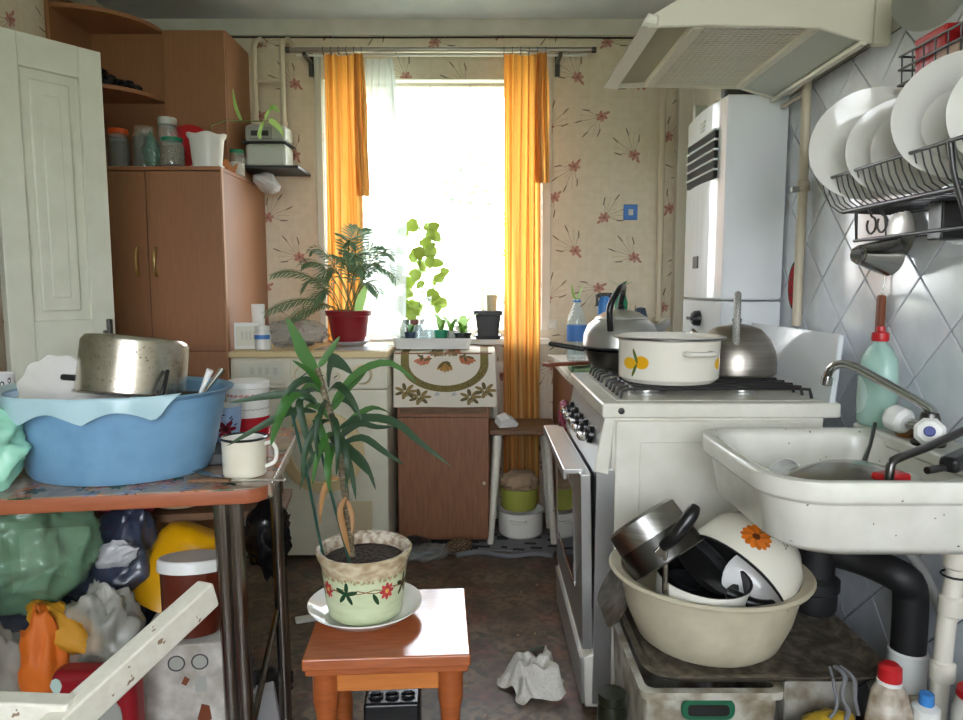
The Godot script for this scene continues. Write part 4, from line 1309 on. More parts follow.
func build_boiler() -> void:
	var b := thing("water_heater", "white gas water heater with black vent slots on the tiled wall", "water heater", V(0, 0, 0))
	# plan: front bulges towards the room
	var plan := PackedVector2Array([Vector2(1.035, 2.432), Vector2(1.035, 2.885), Vector2(0.84, 2.885)])
	for k in 9:
		var q := k / 8.0
		plan.append(Vector2(0.828 - 0.018 * sin(PI * q), 2.88 - 0.45 * q))
	plan.append(Vector2(0.84, 2.432))
	var turn := Basis(V(1, 0, 0), V(0, 0, -1), V(0, 1, 0))
	var g := G.new()
	g.x = Transform3D(turn, V(0, 0, 0))
	g.prism(plan, 1.125, 1.815, 0.006)
	part(b, "cover", g, "boiler_white")
	g = G.new()
	g.x = Transform3D(turn, V(0, 0, 0))
	var plan2 := PackedVector2Array()
	for p in plan:
		plan2.append(Vector2(maxf(p.x, 0.826), p.y))
	g.prism(plan2, 0.985, 1.12, 0.004)
	part(b, "control_box", g, "boiler_white")
	for k in 5:
		var y := 1.548 + 0.034 * k
		var slot := part(b, "vent_slot", bx(V(0.807, y, -2.81), V(0.822, y + 0.026, -2.49), 0.003), "slot_black")
		part(slot, "louvre", bx(V(0.8035, y + 0.0262, -2.815), V(0.826, y + 0.0335, -2.485), 0.003), "boiler_white")
	part(b, "rating_window", bx(V(0.806, 1.24, -2.70), V(0.818, 1.285, -2.64), 0.002), "black_plastic")
	for k in 3:
		part(b, "emblem", bx(V(0.8065, 1.735 + 0.014 * k, -2.66), V(0.812, 1.742 + 0.014 * k, -2.62 + 0.006 * k), 0.001), "meter_grey")
	var kn := part(b, "knob", G.new().at(V(0.826, 1.052, -2.66), V(0, 0, 90)).lathe([Vector2(0, 0), Vector2(0.03, 0), Vector2(0.028, 0.02), Vector2(0.02, 0.028), Vector2(0, 0.028)], 16), "black_plastic")
	part(kn, "grip_bar", bx(V(0.785, 1.046, -2.692), V(0.812, 1.058, -2.628), 0.003), "black_plastic")
	part(b, "flue_collar", G.new().at(V(0.94, 1.815, -2.65)).lathe([Vector2(0, 0), Vector2(0.085, 0), Vector2(0.085, 0.03), Vector2(0.06, 0.035), Vector2(0.06, 0.12), Vector2(0, 0.12)], 24), "dark_grey")
	part(b, "flue_bracket", bx(V(0.82, 1.815, -2.80), V(0.87, 1.865, -2.77), 0.004), "meter_grey")
	# white backing board and painted corner pipe
	solo("corner_board", "white board behind the water heater in the far corner", "board", bx(V(0.0, 0.0, -0.60), V(0.018, 1.3, 0.0), 0.003), "wall_paint", V(1.022, 0.95, -2.90))
	var p := thing("corner_pipe", "cream painted vertical pipe at the end of the wallpaper", "pipe", V(0.885, 0, -3.515))
	part(p, "tube", G.new().tube([V(0.004, 0.86, 0), V(0, 1.6, 0), V(-0.004, 2.3, 0)], 0.016, 12), "pipe_paint")
	part(p, "clamp", bx(V(-0.02, 1.0, -0.03), V(0.022, 1.02, 0.02), 0.003), "pipe_paint")
	var p2 := thing("wall_pipe", "cream vertical pipe with small valve on the tiled wall", "pipe", V(1.018, 0, -2.262))
	part(p2, "tube", G.new().tube([V(0, 1.045, 0), V(0.0, 1.5, 0), V(-0.004, 2.0, 0)], 0.0145, 12), "pipe_paint")
	part(p2, "branch", G.new().tube([V(0, 1.77, 0), V(-0.01, 1.77, -0.06), V(-0.01, 1.77, -0.16)], 0.007, 8), "pipe_paint")
	part(p2, "union", G.new().at(V(0, 1.47, 0)).lathe([Vector2(0.014, 0), Vector2(0.021, 0.004), Vector2(0.021, 0.03), Vector2(0.014, 0.034)], 8), "pipe_paint")
	part(p2, "valve_lever", bx(V(-0.04, 1.468, -0.008), V(-0.012, 1.486, 0.012), 0.004), "steel")
	# melon shaped potholder
	var m := thing("melon_potholder", "red watermelon slice potholder hanging behind the pipe", "potholder", V(1.033, 1.09, -2.33), V(0, -90, 0))
	var half := PackedVector2Array()
	for k in 17:
		var a := -PI / 2 + PI * k / 16.0
		half.append(Vector2(-0.062 * cos(a) + 0.03, 0.085 + 0.085 * sin(a)))
	part(m, "rind", G.new().prism(half, 0, 0.006, 0.002), "melon_rind")
	var flesh := PackedVector2Array()
	for k in 17:
		var a := -PI / 2 + PI * k / 16.0
		flesh.append(Vector2(-0.05 * cos(a) + 0.031, 0.085 + 0.072 * sin(a)))
	part(m, "flesh", G.new().prism(flesh, 0.005, 0.010, 0.002), "melon")
	for s in [[0.015, 0.05], [0.005, 0.08], [0.016, 0.11], [-0.002, 0.105], [0.0, 0.055]]:
		part(m, "seed", bx(V(s[0] - 0.002, s[1] - 0.005, 0.009), V(s[0] + 0.002, s[1] + 0.005, 0.0115), 0.001), "black_plastic")
	part(m, "loop", G.new().tube([V(0.03, 0.165, 0.004), V(0.018, 0.185, 0.006), V(0.03, 0.2, 0.004)], 0.003, 6), "black_rubber")

func build_stove() -> void:
	var s := thing("gas_stove", "white enamel gas stove with slanted knobs and ajar oven door", "stove")
	var za := -2.47
	var zb := -1.815
	part(s, "body", bx(V(0.30, 0.02, za), V(0.90, 0.19, zb), 0.004).box(V(0.555, 0.64, zb - za), V(0.6225, 0.508, (za + zb) / 2), 0.004), "stove_enamel")
	part(s, "side_panel", bx(V(0.352, 0.025, zb), V(0.84, 0.822, zb + 0.012), 0.006), "stove_enamel")
	part(s, "side_pressing", bx(V(0.415, 0.15, zb + 0.010), V(0.80, 0.765, zb + 0.0165), 0.006), "stove_enamel")
	part(s, "plinth", bx(V(0.36, 0.0, za + 0.01), V(0.88, 0.022, zb - 0.01)), "black_rubber")
	part(s, "corner_strip", bx(V(0.303, 0.035, zb - 0.006), V(0.352, 0.69, zb + 0.008), 0.002), "aluminium")
	part(s, "hob_plate", bx(V(0.315, 0.828, za - 0.005), V(0.94, 0.868, zb + 0.012), 0.007), "stove_enamel")
	part(s, "hob_well", bx(V(0.36, 0.8685, za + 0.03), V(0.90, 0.870, zb - 0.03), 0.0005), "stove_enamel")
	part(s, "hob_stud", G.new().at(V(0.365, 0.848, zb + 0.012), V(90, 0, 0)).lathe([Vector2(0, 0), Vector2(0.009, 0), Vector2(0.008, 0.005), Vector2(0, 0.006)], 12), "black_plastic")
	# raised lid at the wall
	part(s, "lid", G.new().at(V(0, 0, 0)).prism(PackedVector2Array([Vector2(0.912, 0.868), Vector2(0.928, 0.868), Vector2(0.942, 1.045), Vector2(0.928, 1.048)]), za + 0.065, zb + 0.006, 0.004), "boiler_white")
	# sloping control panel with knobs
	part(s, "control_panel", G.new().prism(PackedVector2Array([Vector2(0.33, 0.828), Vector2(0.345, 0.828), Vector2(0.345, 0.665), Vector2(0.30, 0.675)]), za, zb, 0.003), "aluminium")
	part(s, "panel_end", G.new().prism(PackedVector2Array([Vector2(0.322, 0.828), Vector2(0.35, 0.828), Vector2(0.335, 0.675), Vector2(0.296, 0.685)]), zb - 0.002, zb + 0.01, 0.003), "stove_enamel")
	for k in 5:
		var z := za + 0.09 + k * 0.105
		var kn := part(s, "knob", G.new().at(V(0.314, 0.752, z), V(0, 0, 80)).lathe([Vector2(0, 0), Vector2(0.026, 0), Vector2(0.024, 0.012), Vector2(0.013, 0.016), Vector2(0.013, 0.022), Vector2(0, 0.022)], 16), "black_plastic")
		part(kn, "grip", G.new().at(V(0.284, 0.747, z), V(0, 0, -10)).box(V(0.022, 0.018, 0.05), Vector3.ZERO, 0.005), "chrome")
	part(s, "dark_recess", bx(V(0.308, 0.19, za + 0.004), V(0.347, 0.66, zb - 0.006)), "aluminium")
	# oven door, hinged at its foot and leaning out
	var lean := 1.5
	var d := part(s, "oven_door", G.new().at(V(0.290, 0.185, (za + zb) / 2), V(0, 0, lean)).box(V(0.03, 0.49, zb - za - 0.01), V(0, 0.245, 0), 0.004), "aluminium")
	part(d, "window", G.new().at(V(0.290, 0.185, (za + zb) / 2), V(0, 0, lean)).box(V(0.004, 0.27, 0.40), V(-0.0165, 0.275, -0.02), 0.001), "oven_glass")
	part(d, "window_bezel", G.new().at(V(0.290, 0.185, (za + zb) / 2), V(0, 0, lean)).box(V(0.008, 0.014, 0.43), V(-0.017, 0.13, -0.02), 0.003).box(V(0.006, 0.012, 0.43), V(-0.017, 0.416, -0.02), 0.002).box(V(0.006, 0.28, 0.012), V(-0.017, 0.275, 0.186), 0.002), "chrome")
	part(d, "handle", G.new().at(V(0.290, 0.185, (za + zb) / 2), V(0, 0, lean)).box(V(0.052, 0.016, 0.60), V(-0.030, 0.492, 0), 0.004).box(V(0.012, 0.03, 0.60), V(-0.052, 0.485, 0), 0.004), "aluminium", "broad brushed metal door handle")
	# storage drawer
	var dr := part(s, "drawer", G.new().prism(PackedVector2Array([Vector2(0.285, 0.022), Vector2(0.35, 0.022), Vector2(0.35, 0.178), Vector2(0.305, 0.178), Vector2(0.278, 0.162)]), za + 0.004, zb + 0.003, 0.004), "stove_enamel")
	part(dr, "front_plate", G.new().prism(PackedVector2Array([Vector2(0.276, 0.025), Vector2(0.285, 0.025), Vector2(0.279, 0.158), Vector2(0.270, 0.158)]), za + 0.006, zb - 0.01, 0.002), "aluminium")
	# burners and grates
	for bz in [[0.47, -1.98, 0.042], [0.74, -1.98, 0.036], [0.47, -2.29, 0.036], [0.74, -2.29, 0.046]]:
		var bu := part(s, "burner", G.new().at(V(bz[0], 0.869, bz[1])).lathe([Vector2(bz[2] * 1.25, 0), Vector2(bz[2] * 1.2, 0.006), Vector2(bz[2], 0.008), Vector2(bz[2], 0.014), Vector2(0, 0.014)], 22), "aluminium")
		part(bu, "burner_cap", G.new().at(V(bz[0], 0.883, bz[1])).lathe([Vector2(bz[2] * 0.85, 0), Vector2(bz[2] * 0.85, 0.005), Vector2(bz[2] * 0.7, 0.008), Vector2(0, 0.008)], 20), "iron")
	for half in [-2.29, -1.98]:
		var gr := part(s, "grate", G.new().tube([V(0.41, 0.896, half - 0.12), V(0.41, 0.896, half + 0.12)], 0.0045, 6).tube([V(0.86, 0.896, half - 0.12), V(0.86, 0.896, half + 0.12)], 0.0045, 6), "iron")
		for k in 5:
			var z: float = half - 0.11 + 0.055 * k
			part(gr, "bar", G.new().tube([V(0.375, 0.871, z), V(0.38, 0.89, z), V(0.40, 0.897, z), V(0.64, 0.897, z), V(0.85, 0.897, z), V(0.885, 0.895, z), V(0.892, 0.871, z)], 0.0045, 6), "iron")
	# slim shelf cabinet between stove and far wall
	var c := thing("side_counter", "narrow old counter between the stove and the wallpapered wall", "counter", V(0, 0, 0))
	part(c, "top", bx(V(0.325, 0.815, -3.42), V(0.93, 0.84, -2.53), 0.003), "chipped_white")
	part(c, "side_board", bx(V(0.35, 0.0, -3.40), V(0.37, 0.815, -2.54), 0.002), "brown_wood")
	part(c, "far_board", bx(V(0.37, 0.0, -3.40), V(0.92, 0.815, -3.38), 0.002), "brown_wood")
	solo("chopping_board", "long brown wooden board lying at the end of the counter", "board", bx(V(-0.03, 0, -0.17), V(0.03, 0.014, 0.17), 0.004), "handle_wood", V(0.40, 0.868, -2.72), V(0, -66, 4))
	solo("green_cloth", "folded green cloth under the wooden board", "cloth", bx(V(-0.075, 0, -0.10), V(0.075, 0.02, 0.10), 0.009), "green_cloth", V(0.42, 0.8405, -2.68))
	solo("newspaper", "creased pale newspaper sheet on the counter by the bottle", "paper", bx(V(-0.07, 0, -0.18), V(0.09, 0.012, 0.18), 0.004), "paper", V(0.405, 0.8405, -3.08), V(0, 5, 0))
	solo("hanging_packet", "pink and white packet tucked between counter and stool", "packet", bag(V(0.02, 0.05, 0.06), 15, 0.35), "bag_pink", V(0.318, 0.68, -2.66))
	solo("orange_timer", "small round orange timer clipped to the counter side", "timer", G.new().at(Vector3.ZERO, V(0, 0, 90)).lathe([Vector2(0, 0), Vector2(0.033, 0.0), Vector2(0.036, 0.008), Vector2(0.03, 0.022), Vector2(0, 0.024)], 20), "orange", V(0.349, 0.50, -2.62))

func build_stove_top() -> void:
	# lemon enamel pot
	var p := thing("lemon_pot", "white enamel pot with lemon print on the front burner", "pot", V(0.542, 0.902, -2.02))
	part(p, "pot_body", G.new().lathe([Vector2(0.141, 0.012), Vector2(0.143, 0.118)], 44), "lemon_print")
	part(p, "base", G.new().lathe([Vector2(0, 0), Vector2(0.128, 0.0), Vector2(0.141, 0.012)], 44), "white_enamel")
	part(p, "rim", G.new().lathe([Vector2(0.143, 0.118), Vector2(0.156, 0.124), Vector2(0.157, 0.128), Vector2(0.146, 0.13), Vector2(0.137, 0.122), Vector2(0.136, 0.012), Vector2(0, 0.008)], 44), "white_enamel")
	part(p, "rim_band", G.new().at(V(0, 0.122, 0)).lathe([Vector2(0.154, 0.0), Vector2(0.1585, 0.002), Vector2(0.1585, 0.005), Vector2(0.154, 0.007)], 44), "dark_steel")
	part(p, "side_handle", G.new().tube(smooth_path([V(0.005, 0.088, 0.143), V(0.012, 0.09, 0.172), V(0.045, 0.09, 0.176), V(0.078, 0.09, 0.165), V(0.080, 0.088, 0.118)]), 0.007, 8), "white_enamel")
	# steel dome kettle
	var k := thing("steel_kettle", "domed stainless steel kettle with upright handle on the stove", "kettle", V(0.786, 0.902, -2.155), V(0, -20.4, 0))
	part(k, "kettle_body", G.new().lathe([Vector2(0, 0), Vector2(0.112, 0), Vector2(0.12, 0.008), Vector2(0.121, 0.035), Vector2(0.115, 0.075), Vector2(0.098, 0.113), Vector2(0.07, 0.14), Vector2(0.035, 0.153), Vector2(0, 0.157)], 44), "brushed_dark")
	part(k, "spout", G.new().tube(smooth_path([V(-0.095, 0.09, 0.02), V(-0.125, 0.12, 0.03), V(-0.135, 0.13, 0.03)]), [0.022, 0.021, 0.02, 0.019, 0.018, 0.017, 0.017, 0.016, 0.016, 0.015, 0.015, 0.015, 0.015], 12), "brushed_dark")
	part(k, "handle", G.new().tube(smooth_path([V(0.0, 0.10, 0.095), V(0.0, 0.17, 0.102), V(0.0, 0.225, 0.08), V(0.0, 0.245, 0.02), V(0.0, 0.225, -0.05), V(0.0, 0.15, -0.062)]), 0.011, 10), "speckled")
	part(k, "lid_knob", G.new().at(V(0, 0.155, 0)).lathe([Vector2(0, 0), Vector2(0.012, 0), Vector2(0.015, 0.016), Vector2(0, 0.02)], 14), "black_plastic")
	# frying pan under the aluminium kettle
	var f := thing("frying_pan", "dark frying pan with black handle under the aluminium kettle", "pan", V(0.475, 0.902, -2.37))
	part(f, "pan_body", G.new().lathe([Vector2(0, 0), Vector2(0.105, 0), Vector2(0.122, 0.055), Vector2(0.126, 0.056), Vector2(0.118, 0.052), Vector2(0.102, 0.005), Vector2(0, 0.005)], 36), "dark_steel")
	part(f, "handle", G.new().at(V(-0.118, 0.055, -0.02), V(0, -16, -8)).box(V(0.13, 0.017, 0.026), V(-0.065, 0.0, 0), 0.008), "black_plastic")
	var a := thing("aluminium_kettle", "round aluminium kettle with black bail handle on the frying pan", "kettle", V(0.478, 0.962, -2.40))
	part(a, "kettle_body", G.new().lathe([Vector2(0, 0), Vector2(0.12, 0), Vector2(0.128, 0.008), Vector2(0.126, 0.045), Vector2(0.112, 0.08), Vector2(0.085, 0.102), Vector2(0.084, 0.107), Vector2(0.06, 0.122), Vector2(0.03, 0.13), Vector2(0, 0.132)], 40), "aluminium")
	part(a, "seam", G.new().at(V(0, 0.1, 0)).lathe([Vector2(0.088, 0), Vector2(0.091, 0.002), Vector2(0.086, 0.006)], 36), "aluminium")
	part(a, "handle", G.new().tube(smooth_path([V(-0.055, 0.065, 0.105), V(-0.06, 0.14, 0.115), V(-0.03, 0.196, 0.09), V(0.0, 0.21, 0.02), V(0.015, 0.19, -0.05), V(0.01, 0.12, -0.095)]), 0.0105, 10), "black_plastic")
	part(a, "spout", G.new().tube(smooth_path([V(0.10, 0.05, 0.0), V(0.14, 0.07, -0.01), V(0.165, 0.095, -0.015)]), [0.026, 0.025, 0.024, 0.023, 0.022, 0.021, 0.019, 0.018, 0.017, 0.016, 0.015, 0.014, 0.014], 12), "aluminium")
	part(a, "lid_knob", G.new().at(V(0, 0.13, 0)).lathe([Vector2(0, 0), Vector2(0.01, 0), Vector2(0.014, 0.014), Vector2(0, 0.018)], 12), "black_plastic")
	# bottles on the counter
	var w := thing("water_bottle", "clear plastic water bottle with blue label and green cuttings", "bottle", V(0.412, 0.853, -3.02))
	part(w, "bottle", G.new().lathe([Vector2(0, 0), Vector2(0.040, 0), Vector2(0.044, 0.008), Vector2(0.043, 0.16), Vector2(0.04, 0.19), Vector2(0.02, 0.235), Vector2(0.014, 0.245), Vector2(0.014, 0.27), Vector2(0.012, 0.27), Vector2(0.012, 0.24), Vector2(0.041, 0.16), Vector2(0.041, 0.01), Vector2(0, 0.006)], 24), "bottle_glass")
	part(w, "label", G.new().lathe([Vector2(0.0445, 0.085), Vector2(0.0445, 0.155)], 24), "blue_label")
	part(w, "neck_ring", G.new().at(V(0, 0.252, 0)).lathe([Vector2(0.0145, 0), Vector2(0.018, 0.002), Vector2(0.018, 0.007), Vector2(0.0145, 0.009)], 16), "switch_blue")
	for l in [[V(-0.015, 0.29, 0), V(-0.024, 0.33, 0), 0.015], [V(0.012, 0.29, 0), V(0.024, 0.325, 0), 0.011]]:
		part(w, "cutting", leafcard([V(0, 0.25, 0), l[0], l[1]], l[2], V(0.3, 0, 1)), "leaf_light")
	var colours := [["blue_plastic", V(0.50, 0.841, -2.86), 0.215, "blue spray bottle standing behind the aluminium kettle"], ["green_plastic", V(0.572, 0.841, -2.88), 0.225, "bright green capped bottle behind the aluminium kettle"], ["switch_dark", V(0.645, 0.841, -2.84), 0.17, "dark blue knobbed bottle behind the aluminium kettle"]]
	for c in colours:
		var o := thing("cleaner_bottle", c[3], "bottle", c[1])
		part(o, "bottle", G.new().lathe([Vector2(0, 0), Vector2(0.03, 0), Vector2(0.033, 0.006), Vector2(0.033, c[2] * 0.72), Vector2(0.014, c[2] * 0.88), Vector2(0.014, c[2])], 18), "bottle_glass" if c[0] == "green_plastic" else "white_plastic")
		part(o, "cap", G.new().at(V(0, c[2], 0)).lathe([Vector2(0.014, -0.004), Vector2(0.026, 0.0), Vector2(0.028, 0.04), Vector2(0.018, 0.075), Vector2(0, 0.078)], 16), c[0])
		if c[0] == "blue_plastic":
			part(o, "trigger", G.new().at(V(0.0, c[2] + 0.08, 0)).box(V(0.075, 0.022, 0.02), V(0.012, 0, 0), 0.006).box(V(0.012, 0.05, 0.014), V(-0.03, -0.02, 0), 0.004), "black_plastic")
		elif c[0] == "green_plastic":
			sprout(o, c[2] + 0.07, 4, 0.075, 18, "leaf_light")
	solo("brush", "white and green dish brush resting behind the kettle", "brush", G.new().at(Vector3.ZERO, V(0, 0, -38)).box(V(0.16, 0.018, 0.026), Vector3.ZERO, 0.007).box(V(0.04, 0.026, 0.024), V(0.07, 0.02, 0), 0.004), "mint_plastic", V(0.72, 0.96, -2.87))
	# socket and switch
	var sw := thing("light_switch", "square blue light switch on the wallpaper", "light switch", V(0.742, 1.54, ZF))
	part(sw, "plate", bx(V(-0.035, -0.038, 0.0), V(0.035, 0.038, 0.012), 0.004), "switch_blue")
	part(sw, "rocker", bx(V(-0.012, -0.015, 0.011), V(0.012, 0.015, 0.017), 0.003), "cornice")
	var so := thing("wall_socket", "small cream socket at the foot of the window casing", "socket", V(0.355, 0.985, ZF))
	part(so, "plate", bx(V(-0.022, -0.022, 0.015), V(0.022, 0.022, 0.035), 0.004), "cornice")
	part(so, "back_box", bx(V(-0.018, -0.018, 0.0), V(0.018, 0.018, 0.015), 0.002), "cornice")

# ---------------------------------------------------------------- sink and what hangs above it
func ring_at(cx: float, cz: float, hx: float, hz: float, r: float, y: float) -> PackedVector3Array:
	var o := PackedVector3Array()
	for p in rrect(hx, hz, r, y, 7):
		o.append(p + V(cx, 0, cz))
	return o

func build_sink() -> void:
	var s := thing("kitchen_sink", "old chipped white enamel sink mounted on the tiled wall", "sink")
	var cx := 0.775
	var cz := -1.43
	part(s, "basin", G.new().loft([
		ring_at(0.78, cz, 0.001, 0.001, 0.0008, 0.672), ring_at(0.78, cz, 0.13, 0.12, 0.08, 0.672), ring_at(0.775, cz, 0.20, 0.185, 0.09, 0.68), ring_at(0.775, cz, 0.235, 0.215, 0.09, 0.704), ring_at(0.775, cz, 0.25, 0.23, 0.10, 0.785),
		ring_at(cx, cz, 0.255, 0.235, 0.105, 0.79), ring_at(cx, cz, 0.262, 0.242, 0.11, 0.792), ring_at(cx, cz, 0.268, 0.248, 0.115, 0.80), ring_at(cx, cz, 0.268, 0.248, 0.115, 0.822), ring_at(cx, cz, 0.262, 0.242, 0.088, 0.831), ring_at(cx, cz, 0.252, 0.232, 0.085, 0.833), ring_at(cx - 0.03, cz, 0.205, 0.215, 0.085, 0.828), ring_at(cx - 0.03, cz, 0.197, 0.206, 0.085, 0.815),
		ring_at(cx - 0.03, cz, 0.18, 0.19, 0.08, 0.722), ring_at(cx - 0.03, cz, 0.16, 0.17, 0.07, 0.70), ring_at(cx - 0.03, cz, 0.04, 0.04, 0.03, 0.69), ring_at(cx - 0.03, cz, 0.001, 0.001, 0.0008, 0.688)], 75), "sink_enamel")
	part(s, "drain", G.new().at(V(cx - 0.03, 0.689, cz)).lathe([Vector2(0.032, 0), Vector2(0.03, 0.004), Vector2(0, 0.003)], 18), "steel")
	part(s, "back_ledge", bx(V(0.93, 0.80, -1.735), V(1.042, 0.834, -1.19), 0.01), "sink_enamel")
	# dishes in the sink
	var dp := thing("dinner_plate", "pale plate edge lying in the sink", "plate", V(0.735, 0.76, -1.36), V(-8, 0, 8))
	part(dp, "plate", plate_mesh(0.125, 0.022), "porcelain")
	solo("pan_cover", "glass pan lid with steel rim leaning in the sink", "lid", G.new().lathe([Vector2(0.10, 0), Vector2(0.108, 0.004), Vector2(0.104, 0.01), Vector2(0.05, 0.028), Vector2(0, 0.033)], 30), "steel", V(0.72, 0.795, -1.35), V(-4, 0, 4))
	solo("tea_cup", "white cup lying on its side at the back of the sink", "cup", G.new().lathe([Vector2(0, 0), Vector2(0.022, 0), Vector2(0.036, 0.03), Vector2(0.041, 0.06), Vector2(0.038, 0.06), Vector2(0.033, 0.03), Vector2(0, 0.006)], 22), "porcelain", V(0.70, 0.745, -1.50), V(0, 30, 70))
	solo("red_sponge", "small red scouring sponge on the dishes in the sink", "sponge", bx(V(-0.03, 0, -0.02), V(0.03, 0.022, 0.02), 0.006), "red_plastic", V(0.76, 0.806, -1.27), V(0, 20, 0))
	solo("long_spoon", "dark metal spoon leaning across the sink corner", "spoon", G.new().tube([V(0, 0, 0), V(0.12, 0.06, -0.16), V(0.185, 0.088, -0.26)], [0.008, 0.004, 0.005], 8), "dark_steel", V(0.745, 0.76, -1.37))
	# tap
	var t := thing("mixer_tap", "chrome mixer tap with two white faceted knobs and a long spout", "tap", V(0.955, 0.834, -1.47))
	part(t, "base", G.new().lathe([Vector2(0, 0), Vector2(0.032, 0), Vector2(0.034, 0.006), Vector2(0.026, 0.014), Vector2(0.022, 0.05), Vector2(0.016, 0.07), Vector2(0, 0.072)], 22), "dark_steel")
	part(t, "spout", G.new().tube(smooth_path([V(0.0, 0.05, 0), V(0.008, 0.07, -0.005), V(-0.01, 0.09, -0.03), V(-0.055, 0.125, -0.09), V(-0.092, 0.152, -0.14), V(-0.112, 0.155, -0.17), V(-0.122, 0.14, -0.19), V(-0.125, 0.12, -0.197)], 5), 0.0105, 12), "chrome")
	part(t, "nozzle", G.new().tube([V(-0.125, 0.122, -0.196), V(-0.126, 0.102, -0.199)], 0.0135, 12), "chrome")
	for k in [[V(-0.026, 0.042, -0.05), V(-0.35, 0.25, -1)], [V(-0.034, 0.038, 0.056), V(-0.55, 0.25, 0.8)]]:
		var kn := part(t, "knob", G.new().frame(k[0], k[1]).lathe([Vector2(0, -0.012), Vector2(0.022, -0.012), Vector2(0.030, 0.0), Vector2(0.030, 0.026), Vector2(0.022, 0.036), Vector2(0, 0.038)], 8, 1, 1, 0, TAU, 20), "white_plastic")
		part(kn, "button", G.new().frame(k[0] + (k[1] as Vector3).normalized() * 0.037, k[1]).lathe([Vector2(0.0, 0.0), Vector2(0.011, 0.0), Vector2(0.009, 0.004), Vector2(0, 0.004)], 14), "blue_deep" if k[0].z > 0 else "white_plastic")
		part(kn, "stem", G.new().tube([V(0, 0.036, 0), k[0]], 0.012, 10), "chrome")
	# soap
	solo("soap_bar", "worn brown soap bar beside the tap", "soap", G.new().lathe([Vector2(0, 0), Vector2(0.025, 0), Vector2(0.032, 0.012), Vector2(0.02, 0.022), Vector2(0, 0.024)], 18, 1.15, 0.8), "soap_brown", V(0.965, 0.834, -1.565), V(0, 60, 0))
	var sb := thing("dish_soap", "pale green dish soap bottle with red cap behind the sink", "bottle", V(0.965, 0.835, -1.69), V(0, 0, 0))
	var rings := []
	for k in [[0.0, 0.001, 0.001], [0.0, 0.052, 0.034], [0.01, 0.057, 0.038], [0.13, 0.058, 0.038], [0.165, 0.05, 0.034], [0.19, 0.03, 0.024], [0.198, 0.016, 0.015], [0.205, 0.015, 0.015]]:
		rings.append(ring(k[2], k[1], k[0]))
	part(sb, "bottle", G.new().loft(rings, 60), "soap_green")
	part(sb, "cap", G.new().at(V(0, 0.205, 0)).lathe([Vector2(0.018, 0), Vector2(0.02, 0.004), Vector2(0.019, 0.02), Vector2(0.01, 0.024), Vector2(0.009, 0.036), Vector2(0, 0.037)], 16), "red_plastic")
	var lab := []
	for i in 9:
		var row := PackedVector3Array()
		for j in 13:
			var u := -1.0 + 2.0 * j / 12.0
			var h := 0.047 * sqrt(maxf(0.0, 1.0 - u * u))
			var a := PI + 0.35 + u * 0.75
			row.append(V(0.0385 * cos(a), 0.072 + h * (1.0 - 2.0 * i / 8.0), 0.0585 * sin(a)))
		lab.append(row)
	part(sb, "label_patch", G.new().patch(lab), "label_pale", "pale oval label")
	# knife hanging on the tiles
	var kn2 := thing("hanging_knife", "brown handled kitchen tool hanging on the tiles above the soap", "knife", V(1.03, 0.985, -1.81))
	part(kn2, "handle", bx(V(-0.009, 0.03, -0.011), V(0.009, 0.165, 0.011), 0.006), "handle_wood")
	part(kn2, "wire", G.new().tube([V(0, 0.165, 0), V(0.004, 0.20, 0.004), V(0, 0.235, 0.0)], 0.0018, 6), "steel")
	# wire rack end and dark pan at the near sink corner
	var wr := thing("wire_stand", "grey bent tube stand with black handle at the near sink end", "stand", V(0, 0, 0))
	part(wr, "tube", G.new().tube(smooth_path([V(0.742, 0.79, -1.243), V(0.742, 0.845, -1.243), V(0.758, 0.858, -1.252), V(0.86, 0.868, -1.315), V(0.985, 0.885, -1.395)]), 0.008, 10), "dark_steel")
	part(wr, "black_handle", G.new().at(V(0.90, 0.856, -1.275), V(0, 32, 6)).box(V(0.20, 0.03, 0.035), V(0.03, 0, 0), 0.01), "black_plastic")
	part(wr, "tube", G.new().tube(smooth_path([V(0.80, 0.842, -1.23), V(0.9, 0.846, -1.26), V(1.0, 0.85, -1.25)]), 0.007, 8), "dark_steel")

func plate_mesh(r: float, h: float) -> G:
	return G.new().lathe([Vector2(0, 0), Vector2(r * 0.55, 0), Vector2(r * 0.6, 0.004), Vector2(r * 0.7, h * 0.4), Vector2(r, h), Vector2(r, h + 0.003), Vector2(r * 0.68, h * 0.4 + 0.005), Vector2(r * 0.58, 0.006), Vector2(0, 0.005)], 40)

